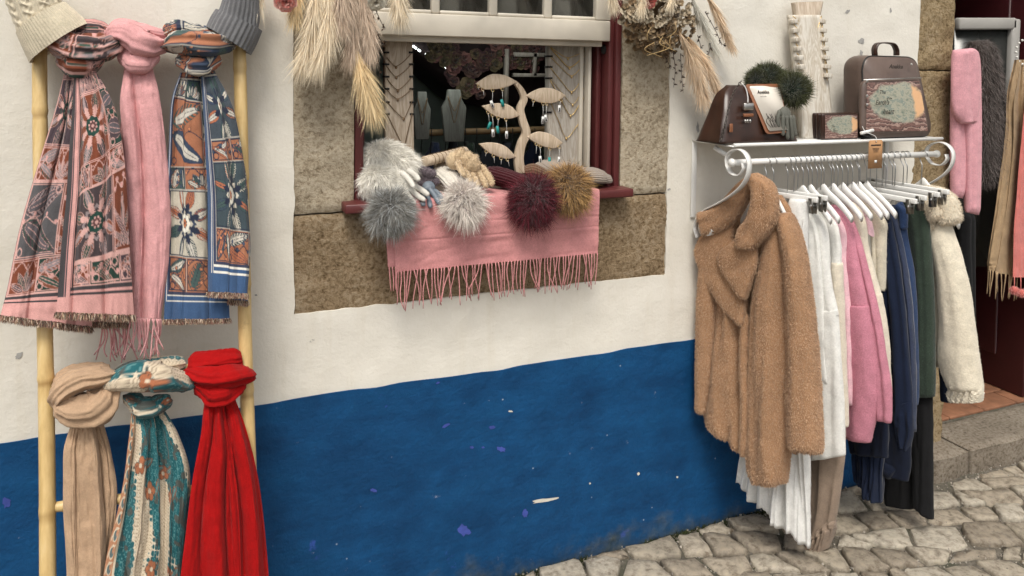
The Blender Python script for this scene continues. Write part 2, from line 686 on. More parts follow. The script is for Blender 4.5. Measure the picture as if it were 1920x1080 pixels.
def wood_paint(name, c, under, rough=0.45, chip=0.70):
    m, nt, b = new_mat(name)
    co = coords(nt)
    n = noise(nt, co, 30, 7, 0.7)
    n2 = noise(nt, co, 5, 3)
    g = noise(nt, coords(nt, 'Object', (1, 1, 0.12)), 150, 3)
    r0 = ramp(nt, [(0.3, tuple(x * 0.78 for x in c)), (0.7, tuple(min(1, x * 1.12) for x in c))])
    nt.links.new(n2.outputs[0], r0.inputs[0])
    r = ramp(nt, [(chip, (0, 0, 0)), (chip + 0.02, (0.8, 0.8, 0.8))])
    nt.links.new(n.outputs[0], r.inputs[0])
    nt.links.new(mixc(nt, r.outputs[0], r0.outputs[0], under), b.inputs['Base Color'])
    b.inputs['Roughness'].default_value = rough
    bumps(nt, b, [(g.outputs[0], 0.12, 0.001), (n.outputs[0], 0.12, 0.003)])


wood_paint('red_paint', (0.105, 0.022, 0.022), (0.28, 0.17, 0.14), chip=0.735)
wood_paint('cream_paint', (0.60, 0.545, 0.455), (0.25, 0.21, 0.16), chip=0.735)
wood_paint('door_red', (0.045, 0.006, 0.008), (0.10, 0.05, 0.04), 0.4, chip=0.74)
simple('mint_wall', (0.42, 0.52, 0.46), 0.9, 0.1, 3)
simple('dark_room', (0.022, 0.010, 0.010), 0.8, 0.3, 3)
simple('room_wood', (0.11, 0.075, 0.05), 0.6, 0.4, 4)
simple('terracotta', (0.26, 0.115, 0.06), 0.75, 0.35, 16, 0.3, 90, 0.002)
simple('grey_frame', (0.36, 0.345, 0.32), 0.55, 0.1, 8)
simple('black_gap', (0.012, 0.011, 0.010), 0.9, 0.2, 8)
m_, nt_, b_ = new_mat('mirror')
b_.inputs['Base Color'].default_value = (0.03, 0.032, 0.03, 1)
b_.inputs['Roughness'].default_value = 0.25
m_, nt_, b_ = new_mat('glass')
b_.inputs['Base Color'].default_value = (0.75, 0.80, 0.80, 1)
b_.inputs['Roughness'].default_value = 0.02
b_.inputs['IOR'].default_value = 1.5
b_.inputs['Transmission Weight'].default_value = 1.0
m_, nt_, b_ = new_mat('led')
b_.inputs['Emission Color'].default_value = (0.9, 1, 0.97, 1)
b_.inputs['Emission Strength'].default_value = 6.0

# ------------------------------------------------------------------ street
XL, XR = -4.0, 7.0
mb = MB()
gx, gy = np.linspace(-8, 10, 60), np.linspace(0.04, -12, 50)
gg = np.zeros((60, 50, 3))
gg[..., 0], gg[..., 1] = np.meshgrid(gx, gy, indexing='ij')
gg[..., 2] = -0.013 + 0.004 * vnoise(gg * 3)
mb.grid(gg, flip=True)
street = mb.build('street', 'joint_dirt')
street['kind'] = 'structure'


def clip_poly(poly, n, d):
    """keep the side where dot(p, n) <= d"""
    out = []
    for i in range(len(poly)):
        a, b = poly[i], poly[(i + 1) % len(poly)]
        da, db = a @ n - d, b @ n - d
        if da <= 0:
            out.append(a)
        if da * db < 0:
            out.append(a + (b - a) * (da / (da - db)))
    return out


def cobble_cells():
    """irregular courses of squarish setts: wavering course lines, slanted cross joints"""
    r = np.random.default_rng(21)
    th = math.radians(-17)
    R2 = A([[math.cos(th), -math.sin(th)], [math.sin(th), math.cos(th)]])

    def wav(x, k):
        return 0.026 * float(vnoise(A([x * 3.1, k * 7.7, 0.3]))) + 0.010 * float(vnoise(A([x * 11, k * 3.3, 5.0])))
    ys = [-1.7]
    while ys[-1] < 1.6:
        ys.append(ys[-1] + r.uniform(0.080, 0.118))
    cells = []
    for k in range(len(ys) - 1):
        x = -2.4 + r.uniform(0, 0.15)
        sl0 = r.uniform(-0.02, 0.02)
        while x < 4.6:
            w = r.uniform(0.09, 0.185) if r.random() > 0.15 else r.uniform(0.06, 0.09)
            sl1 = r.uniform(-0.028, 0.028)
            g0, g1 = r.uniform(0.003, 0.007, 2)
            q = [(x - sl0 + g0, ys[k] + wav(x - sl0, k) + g1), (x + w / 2, ys[k] + wav(x + w / 2, k) + g1 + r.normal(0, 0.004)), (x + w - sl1 - g0, ys[k] + wav(x + w - sl1, k) + g1),
                 (x + w + sl1 - g0, ys[k + 1] + wav(x + w + sl1, k + 1) - g1), (x + w / 2 + r.normal(0, 0.01), ys[k + 1] + wav(x + w / 2, k + 1) - g1 + r.normal(0, 0.004)), (x + sl0 + g0, ys[k + 1] + wav(x + sl0, k + 1) - g1)]
            if r.random() < 0.35:                    # a knocked off corner
                j = int(r.choice([0, 2, 3, 5]))
                c_ = A(q).mean(0)
                q[j] = tuple(A(q[j]) + (c_ - A(q[j])) * r.uniform(0.12, 0.26))
            x += w
            sl0 = sl1
            poly = [R2 @ A(p) + A([1.2, -0.42]) for p in q]
            c_ = A(poly).mean(0)
            if not (-0.65 < c_[0] < 3.4 and -0.85 < c_[1] < 0.06):
                continue
            poly = clip_poly(poly, A([0, 1.0]), (-0.012 if c_[0] < 2.45 else -0.118) - 0.008 * r.random())
            if len(poly) < 3:
                continue
            poly = A(poly)
            xx, yy = poly[:, 0], poly[:, 1]
            ar = 0.5 * abs(np.dot(xx, np.roll(yy, 1)) - np.dot(yy, np.roll(xx, 1)))
            if ar > 0.0022:
                cells.append((poly, ar))
    return cells


def stone_mesh(poly, r):
    c = poly.mean(0)
    # resample the outline to 11 points, softened at the corners
    q = np.vstack([poly, poly[:1]])
    L = np.concatenate([[0], np.cumsum(np.linalg.norm(np.diff(q, axis=0), axis=1))])
    u = np.unique(np.round(np.concatenate([np.linspace(0, L[-1], 9)[:-1], L[:-1] + 1e-4]), 4))
    u = u[np.concatenate([[True], np.diff(u) > 0.004])]
    o = np.stack([np.interp(u, L, q[:, 0]), np.interp(u, L, q[:, 1])], 1)
    o = 0.07 * np.roll(o, 1, 0) + 0.86 * o + 0.07 * np.roll(o, -1, 0)
    o += r.normal(0, 0.0022, o.shape)
    top = r.uniform(-0.004, 0.009)
    tilt = r.normal(0, 0.035, 2)
    rings = []
    for k, z in ((1.0, -0.05), (1.0, top - 0.012), (0.975, top - 0.004), (0.93, top - 0.001), (0.5, top + 0.001)):
        p = c + (o - c) * k
        zz = z + ((p - c) @ tilt if z > -0.04 else 0) + (r.normal(0, 0.0016, len(p)) if z > -0.04 else 0)
        rings.append(np.column_stack([p, np.broadcast_to(zz, len(p))]))
    return A(rings), A([*c, 0.0])


r_ = np.random.default_rng(5)
cells = cobble_cells()
cells = sorted(cells, key=lambda c: np.linalg.norm(c[0].mean(0) - A([1.9, -0.35])))[:295]
for poly, ar in cells:
    rg, c = stone_mesh(poly, r_)
    mb = MB()
    mb.loft(rg)
    mb.build('cobblestone', 'cobble_stone', street)

# grit and moss crumbs lying in the joints
mb = MB()
n = 5200
gp = np.column_stack([rng.uniform(0.4, 3.0, n), -np.abs(rng.uniform(0.0, 0.62, n)), np.full(n, -0.010)])
for p in gp:
    s = rng.uniform(0.0015, 0.0055)
    v = A([[1, 0, 0], [-0.5, 0.87, 0], [-0.5, -0.87, 0], [0, 0, 1.2]]) * s * rng.uniform(0.6, 1.3, (4, 1))
    g_ = rng.uniform(0.12, 0.45)
    mb.add(v + p + A([0, 0, rng.uniform(-0.002, 0.006)]), [[0, 1, 3], [1, 2, 3], [2, 0, 3]], A([g_, g_ * 0.9, g_ * 0.76]))
attr_mat('grit', 0.9, 0.0)
o = mb.build('grit', 'grit', None, smooth=False)
tag(o, 'fine grit and crumbs between the cobblestones', 'grit')
o['kind'] = 'stuff'

# moss tufts along the foot of the wall and in the joints
mb = MB()
n = 5200
mx = rng.uniform(0.5, 2.5, n)
k = vnoise(np.column_stack([mx * 5, np.zeros(n), np.zeros(n)])) > -0.25
my = np.where(rng.random(n) < 0.7, -np.abs(rng.normal(0.0, 0.02, n)) - 0.003, rng.uniform(-0.42, 0, n))
k &= (my > -0.05) | (vnoise(np.column_stack([mx * 9, my * 9, np.zeros(n)])) > 0.25)
p = np.column_stack([mx, my, np.full(n, -0.012)])[k]
d = norm(rng.normal(0, 0.5, p.shape) + A([0, -0.2, 1.0]))
g_ = rng.uniform(0.5, 1.3, (len(p), 1))
strands(mb, p, d, rng.uniform(0.008, 0.022, len(p)), 0.0016, A([0.025, 0.03, 0.012]) * g_, A([0.06, 0.07, 0.025]) * g_, nseg=2)
o = mb.build('moss', 'grit', None)
tag(o, 'dark green moss at the foot of the blue wall', 'moss')
o['kind'] = 'stuff'

# ------------------------------------------------------------------ facade
facade = thing('shop_facade', 'white plastered shop front with blue painted base and stone trimmed window', 'building', (1.0, 0, 0))
Z_DADO, Z_SB, Z_JOINT, Z_SILL, Z_SASH = 0.632, 0.857, 1.117, 1.148, 1.592
SX0, SX1 = 0.205, 1.354                      # outer edges of the window's stone surround
WX0, WX1 = 0.362, 1.186                      # masonry opening
QX0, QX1 = 2.437, 2.630                      # stone jamb of the doorway
DX1 = 3.50


def axis_pts(a, b, step, extra=()):
    t = list(np.arange(a, b + 1e-6, step)) + list(extra) + [b]
    t = sorted(t)
    out = [t[0]]
    for v in t[1:]:
        if v - out[-1] < 0.35 * step:
            if v in extra:
                out[-1] = v
            continue
        out.append(v)
    return A(out)


def wall_sheet(name, z0, z1, holes, mat, yface, jit, amp):
    ex = [h[0] for h in holes] + [h[1] for h in holes]
    ez = [h[2] for h in holes] + [h[3] for h in holes]
    xs = np.concatenate([np.arange(-4, -0.7, 0.25), axis_pts(-0.7, 3.6, 0.022, [e for e in ex]), np.arange(3.8, 7, 0.25)])
    zs = axis_pts(z0, min(z1, 1.95), 0.022, [e for e in ez if z0 < e < min(z1, 1.95)])
    if z1 > 2:
        zs = np.concatenate([zs, np.arange(2.1, z1 + 0.01, 0.25)])
    X, Z = np.meshgrid(xs, zs, indexing='ij')
    inside = np.zeros(X.shape, bool)
    edge = np.zeros(X.shape, bool)
    for x0, x1, a, b in holes:
        e = 1e-6
        inn = (X >= x0 - e) & (X <= x1 + e) & (Z >= a - e) & (Z <= b + e)
        strict = (X > x0 + e) & (X < x1 - e) & (Z > a + e) & (Z < b - e)
        edge |= inn & ~strict
    G_ = np.stack([X, np.zeros_like(X), Z], -1)
    w = fbm(G_ * A([4.5, 1, 4.5])) * amp + vnoise(G_ * 17) * amp * 0.35
    G_[..., 1] = yface + w
    jn = np.stack([vnoise(G_ * 26 + 5), np.zeros_like(X), vnoise(G_ * 26 + 50)], -1) * jit
    jn += np.stack([vnoise(G_ * 80 + 5), np.zeros_like(X), vnoise(G_ * 80 + 50)], -1) * jit * 0.6
    G_ = G_ + np.where(edge[..., None], jn, 0)
    if z1 < 1:                                    # hand painted upper edge of the blue base
        top = np.zeros(X.shape, bool)
        top[:, -1] = True
        wob = vnoise(np.stack([X * 3, X * 0, X * 0], -1)) * 0.004 + vnoise(np.stack([X * 14, X * 0, X * 0], -1)) * 0.0025
        G_[..., 2] += np.where(top, wob, 0)
    idx = np.arange(X.size).reshape(X.shape)
    q = np.stack([idx[:-1, :-1], idx[1:, :-1], idx[1:, 1:], idx[:-1, 1:]], -1).reshape(-1, 4)
    cx, cz = X.reshape(-1)[q].mean(1), Z.reshape(-1)[q].mean(1)
    keep = np.ones(len(q), bool)
    for x0, x1, a, b in holes:
        keep &= ~((cx > x0) & (cx < x1) & (cz > a) & (cz < b))
    q = q[keep]
    # a short return into the wall along every free edge
    E = np.vstack([q[:, [0, 1]], q[:, [1, 2]], q[:, [2, 3]], q[:, [3, 0]]])
    key = np.sort(E, 1)
    u, first, cnt = np.unique(key, axis=0, return_index=True, return_counts=True)
    be = E[first[cnt == 1]]
    V = G_.reshape(-1, 3)
    V2 = V + A([0, 0.03, 0])
    mbx = MB()
    mbx.add(V, q)
    mbx.add(np.vstack([V, V2]), np.column_stack([be[:, 1], be[:, 0], be[:, 0] + len(V), be[:, 1] + len(V)]))
    return mbx.build(name, mat, facade)


wall_sheet('plaster_wall', 0.55, 3.6, [(SX0, SX1, Z_SB, 1.95), (QX0, DX1, 0.55, 2.35)], 'plaster_white', 0.0, 0.0032, 0.0045)
wall_sheet('painted_dado', -0.03, Z_DADO, [(QX0, DX1, -0.03, 0.7)], 'plaster_blue', -0.0035, 0.002, 0.004)


def rough_block(name, x0, x1, z0, z1, yf, depth, mat, amp=0.006, step=0.011, lean=None):
    nx, nz = max(4, int((x1 - x0) / step)), max(4, int((z1 - z0) / step))
    X, Z = np.meshgrid(np.linspace(x0, x1, nx), np.linspace(z0, z1, nz), indexing='ij')
    G_ = np.stack([X, np.full_like(X, yf), Z], -1)
    d = np.minimum(np.minimum(X - x0, x1 - X), np.minimum(Z - z0, z1 - Z))
    G_[..., 1] += fbm(G_ * 22, 4) * amp + fbm(G_ * 70 + 3, 2) * amp * 0.5 + 0.006 * (1 - smooth(0, 0.014, d))
    G_[..., 0] += vnoise(G_ * 40) * 0.002
    G_[..., 2] += vnoise(G_ * 40 + 9) * 0.002
    if lean is not None:
        G_[..., 0] += lean * (Z - z0)
    mbx = MB()
    mbx.grid(G_)
    rim = np.vstack([G_[:, 0], G_[-1, 1:], G_[::-1, -1][1:], G_[0, ::-1][1:-1]])
    back = rim.copy()
    back[:, 1] = yf + depth
    k = len(rim)
    i = np.arange(k)
    mbx.add(np.vstack([rim, back]), np.column_stack([(i + 1) % k, i, i + k, (i + 1) % k + k]))
    return mbx.build(name, mat, facade)


g = 0.0025
rough_block('stone_block', SX0 - 0.01, WX0, Z_JOINT + g, 1.98, 0.004, 0.22, 'sandstone', 0.005)
rough_block('stone_block', WX1, SX1 + 0.01, Z_JOINT + g, 1.98, 0.004, 0.22, 'sandstone', 0.005)
rough_block('stone_block', SX0 - 0.01, SX1 + 0.01, Z_SB - 0.01, Z_JOINT - g, 0.004, 0.22, 'sandstone_brown', 0.007)
rough_block('stone_block', QX0 - 0.012, QX1, 1.522 + g, 2.30, 0.002, 0.34, 'quoin_stone', 0.009)
rough_block('stone_block', QX0 - 0.012, QX1 + 0.002, 0.74 + g, 1.522 - g, 0.000, 0.34, 'quoin_stone', 0.009)
rough_block('stone_block', QX0 - 0.012, QX1 + 0.012, -0.03, 0.74 - g, -0.004, 0.34, 'quoin_stone', 0.009)
MB().box(((SX0 + WX0) / 2 - 0.0, 0.13, Z_JOINT), (WX0 - SX0, 0.2, 0.012)).build('mortar_joint', 'joint_dirt', facade)
MB().box(((SX1 + WX1) / 2, 0.13, Z_JOINT), (SX1 - WX1, 0.2, 0.012)).build('mortar_joint', 'joint_dirt', facade)
MB().box(((QX0 + QX1) / 2, 0.13, 1.522), (QX1 - QX0 - .03, 0.2, 0.02)).build('mortar_joint', 'joint_dirt', facade)
MB().box(((QX0 + QX1) / 2, 0.13, 0.74), (QX1 - QX0 - .03, 0.2, 0.02)).build('mortar_joint', 'joint_dirt', facade)

# flakes: spots where the paint has come off or an older coat shows
simple('chip_cream', (0.62, 0.58, 0.50), 0.9, 0.15, 60)
simple('chip_lilac', (0.045, 0.075, 0.34), 0.8, 0.3, 40)
simple('chip_grey', (0.36, 0.35, 0.33), 0.9, 0.2, 60)
r_ = np.random.default_rng(77)
chips = [(1020, 937, 27, 4, -9, 'chip_cream'), (868, 992, 14, 12, 20, 'chip_lilac'), (940, 841, 10, 5, 10, 'chip_lilac'), (922, 800, 6, 4, 0, 'chip_lilac'), (984, 962, 5, 9, 0, 'chip_lilac'), (835, 797, 8, 3, -25, 'chip_lilac'), (700, 918, 7, 4, 30, 'chip_lilac'), (14, 940, 9, 12, 0, 'chip_lilac'),
         (1196, 887, 3, 3, 0, 'chip_cream'), (1387, 966, 3, 4, 0, 'chip_cream'), (1268, 893, 2, 2, 0, 'chip_cream'), (884, 838, 4, 3, 0, 'chip_lilac'), (905, 838, 3, 2, 0, 'chip_lilac'), (956, 770, 5, 2, 0, 'chip_cream'), (820, 716, 4, 2, -20, 'chip_lilac'), (1105, 905, 2, 2, 0, 'chip_cream'),
         (1615, 77, 7, 7, 0, 'chip_grey'), (1588, 22, 6, 3, -30, 'chip_grey'), (1614, 100, 4, 6, 0, 'chip_grey'), (1308, 240, 3, 12, 0, 'chip_grey'), (1669, 20, 2, 5, 0, 'chip_grey'), (36, 666, 10, 5, -40, 'chip_grey'), (480, 553, 3, 2, 0, 'chip_grey'), (1255, 355, 4, 2, -20, 'chip_grey')]
for x, y, a, b, an, mt in chips:
    n = 15
    t = np.linspace(0, TAU, n, endpoint=False)
    k = 0.6 + 0.55 * r_.random(n)
    u, v = a * k * np.cos(t), b * k * np.sin(t)
    c_, s_ = math.cos(math.radians(an)), math.sin(math.radians(an))
    pts = Pv(x + u * c_ - v * s_, y + u * s_ + v * c_, 0.0)
    base = 0.0 if mt == 'chip_grey' else -0.0035
    c3 = pts.mean(0)
    ring = np.vstack([pts, c3 + (pts - c3) * 0.5, c3[None]])
    amp = 0.0045 if mt == 'chip_grey' else 0.004
    q0 = ring * A([1, 0, 1])
    ring[:, 1] = base + fbm(q0 * A([4.5, 1, 4.5])) * amp + vnoise(q0 * 17) * amp * 0.35 - 0.0012
    i = np.arange(n)
    j = (i + 1) % n
    m_ = MB().add(ring, np.column_stack([i, j, j + n, i + n]))
    m_.F.append(np.column_stack([i + n, j + n, np.full(n, 2 * n)]))
    m_.build('paint_flake', mt, facade)

# red window frame, built up of moulded members
FY = 0.012
win = MB().box((WX0 + 0.015, FY + 0.03, 1.60), (0.024, 0.055, 0.92)).build('window_frame', 'red_paint', facade, smooth=False, bevel=0.004)
mb = MB()
mb.box((WX1 - 0.0125, FY + 0.03, 1.60), (0.019, 0.062, 0.92))
mb.build('jamb', 'red_paint', win, smooth=False, bevel=0.003)
mb = MB()
mb.box((WX1 - 0.032, FY + 0.042, 1.60), (0.018, 0.062, 0.92))
mb.build('jamb', 'red_paint', win, smooth=False, bevel=0.003)
MB().box((WX1 - 0.050, FY + 0.115, 1.60), (0.016, 0.12, 0.92)).build('jamb', 'red_paint', win, smooth=False, bevel=0.003)
MB().box((WX0 + 0.034, FY + 0.115, 1.60), (0.012, 0.12, 0.92)).build('jamb', 'red_paint', win, smooth=False, bevel=0.003)
MB().box(((0.328 + 1.196) / 2, 0.02, Z_SILL - 0.0125), (1.196 - 0.328, 0.15, 0.025)).build('window_sill', 'red_paint', facade, smooth=False, bevel=0.004)
# inner ledge behind the sill
MB().box((0.775, 0.325, Z_SILL - 0.03), (0.83, 0.45, 0.03)).build('window_ledge', 'room_wood', facade, smooth=False)

# white upper sash with four panes
s0, s1, sy = 0.379, 1.140, 0.020
sash = MB().box(((s0 + s1) / 2, sy + 0.004, Z_SASH + 0.034), (s1 - s0, 0.034, 0.062)).build('window_sash', 'cream_paint', facade, smooth=False, bevel=0.003)
MB().box(((s0 + s1) / 2 - 0.004, sy + 0.026, Z_SASH + 0.018), (s1 - s0 - 0.02, 0.03, 0.062)).build('bottom_rail', 'cream_paint', sash, smooth=False, bevel=0.002)
ed = [P(x, 20, -0.02)[0] for x in (712, 808, 824, 916, 932, 1019, 1034, 1115)]
for a_, b_ in ((s0, ed[0] - 0.02), (ed[7], s1)):
    MB().box(((a_ + b_) / 2, sy + 0.004, Z_SASH + 0.30), (b_ - a_, 0.034, 0.468)).build('stile', 'cream_paint', sash, smooth=False, bevel=0.003)
for i in (1, 3, 5):
    a_, b_ = ed[i], ed[i + 1]
    MB().box(((a_ + b_) / 2, sy + 0.006, Z_SASH + 0.30), (b_ - a_, 0.026, 0.468)).build('glazing_bar', 'cream_paint', sash, smooth=False, bevel=0.005)
ed[0] -= 0.02
for i in (0, 2, 4, 6):
    a_, b_ = ed[i], ed[i + 1]
    MB().box(((a_ + b_) / 2, sy + 0.004, Z_SASH + 0.0705), (b_ - a_, 0.022, 0.011)).build('glazing_bead', 'cream_paint', sash, smooth=False, bevel=0.004)
    MB().box(((a_ + b_) / 2, sy + 0.012, Z_SASH + 0.305), (b_ - a_ + 0.004, 0.004, 0.46)).build('pane', 'glass', sash, smooth=False)
MB().box(((s0 + s1) / 2, sy + 0.005, Z_SASH + 0.56), (s1 - s0, 0.04, 0.06)).build('top_rail', 'cream_paint', sash, smooth=False, bevel=0.003)
# edge of the inner casement, folded back inside the right jamb
cas = MB().box((1.1085, 0.10, 1.40), (0.010, 0.05, 0.50)).build('casement', 'cream_paint', facade, smooth=False, bevel=0.002)
MB().box((1.092, 0.112, 1.40), (0.012, 0.028, 0.50)).build('casement_bead', 'cream_paint', cas, smooth=False, bevel=0.002)
mb = MB()
mb.ellipsoid(P(1138, 93, -0.05), (0.02, 0.012, 0.016), 14, 9, lambda d: 0.25 * vnoise(d * 4))
mb.build('sash_catch', 'black_gap', win)

# ------------------------------------------------------------------ rooms behind the openings
def room(name, x0, x1, y0, y1, z0, z1, mats):
    r = MB().box(((x0 + x1) / 2, (y0 + y1) / 2, z1 + 0.05), (x1 - x0 + 0.2, y1 - y0, 0.1)).build(name, mats[0], None, smooth=False)
    r['kind'] = 'structure'
    MB().box(((x0 + x1) / 2, y1 + 0.05, (z0 + z1) / 2), (x1 - x0 + 0.2, 0.1, z1 - z0)).build('back_wall', mats[1], r, smooth=False)
    MB().box((x0 - 0.05, (y0 + y1) / 2, (z0 + z1) / 2), (0.1, y1 - y0, z1 - z0)).build('side_wall', mats[2], r, smooth=False)
    MB().box((x1 + 0.05, (y0 + y1) / 2, (z0 + z1) / 2), (0.1, y1 - y0, z1 - z0)).build('side_wall', mats[2], r, smooth=False)
    MB().box(((x0 + x1) / 2, (y0 + y1) / 2, z0 - 0.05), (x1 - x0, y1 - y0, 0.1)).build('floor_slab', mats[3], r, smooth=False)
    return r


room('ceiling', -0.1, 2.35, 0.23, 1.35, 0.7, 2.5, ('room_wood', 'mint_wall', 'room_wood', 'room_wood'))
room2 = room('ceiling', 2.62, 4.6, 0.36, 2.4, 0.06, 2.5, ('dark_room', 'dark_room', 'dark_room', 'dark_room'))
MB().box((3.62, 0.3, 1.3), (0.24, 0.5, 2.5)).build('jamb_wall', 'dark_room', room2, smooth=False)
MB().box((3.06, 0.22, 2.44), (1.0, 0.44, 0.2)).build('lintel', 'quoin_stone', facade, smooth=False)

# doorstep: two worn slabs, then terracotta tiles
step = MB()
ZS = 0.088


def slab(x0, x1, y0, y1, z1, name='step_slab', mat='step_stone'):
    nx, ny = int((x1 - x0) / 0.015) + 3, int((y1 - y0) / 0.015) + 3
    X, Y = np.meshgrid(np.linspace(x0, x1, nx), np.linspace(y0, y1, ny), indexing='ij')
    d = np.minimum(np.minimum(X - x0, x1 - X), np.minimum(Y - y0, y1 - Y))
    Z = z1 + 0.004 * fbm(np.stack([X * 6, Y * 6, X * 0], -1)) - 0.010 * (1 - smooth(0, 0.02, d))
    G_ = np.stack([X + 0.004 * vnoise(np.stack([X * 20, Y * 20, X * 0 + 3], -1)), Y + 0.006 * vnoise(np.stack([X * 9, Y * 9, X * 0], -1)), Z], -1)
    mbx = MB()
    mbx.grid(G_)
    rim = np.vstack([G_[:, 0], G_[-1, 1:], G_[::-1, -1][1:], G_[0, ::-1][1:-1]])
    k = len(rim)
    lv = [rim]
    for z in (z1 - 0.03, z1 - 0.06, -0.04):
        q = rim.copy()
        q[:, 2] = z
        q[:, :2] += 0.006 * np.stack([vnoise(q * 14), vnoise(q * 14 + 7)], 1)
        lv.append(q)
    i = np.arange(k)
    for j in range(3):
        mbx.add(np.vstack([lv[j], lv[j + 1]]), np.column_stack([(i + 1) % k, i, i + k, (i + 1) % k + k]))
    return mbx.build(name, mat, facade)


slab(QX1 - 0.20, 2.668, -0.098, 0.098, ZS)
slab(2.674, 3.62, -0.104, 0.098, ZS + 0.003)
fl = MB().box((3.1, 0.6, 0.075), (1.1, 1.0, 0.02)).build('door_floor', 'joint_dirt', None, smooth=False)
fl['kind'] = 'structure'
tw, td = 0.20, 0.105
for i in range(5):
    for j in range(3):
        x0 = 2.62 + i * (tw + 0.006) - (0.1 if j % 2 else 0)
        y0 = 0.104 + j * (td + 0.006)
        MB().box((x0 + tw / 2, y0 + td / 2, 0.091), (tw, td, 0.012)).build('floor_tile', 'terracotta', fl, smooth=False, bevel=0.003)

# dark red door leaf standing open, its lock edge towards the street
door = MB().box((3.315, 0.42, 1.11), (0.045, 0.60, 2.02)).build('shop_door', 'door_red', None, smooth=False, bevel=0.004)
tag(door, 'dark red wooden door standing open at the right edge of the doorway', 'door')
for z0_, z1_ in ((0.25, 0.85), (1.0, 1.9)):
    MB().box((3.286, 0.42, (z0_ + z1_) / 2), (0.014, 0.36, z1_ - z0_)).build('door_panel', 'door_red', door, smooth=False, bevel=0.008)
wood_paint('worn_steel', (0.20, 0.17, 0.10), (0.06, 0.05, 0.04), 0.5, 0.5)
lp = P(1918, 655, -0.118)
lk = MB().box((3.316, 0.118, lp[2]), (0.022, 0.006, 0.20)).build('lock_plate', 'worn_steel', door, smooth=False, bevel=0.002)
for dz in (-0.07, 0.02, 0.07):
    MB().ellipsoid((3.316, 0.114, lp[2] + dz), (0.005, 0.003, 0.005), 10, 6).build('screw', 'black_gap', lk)

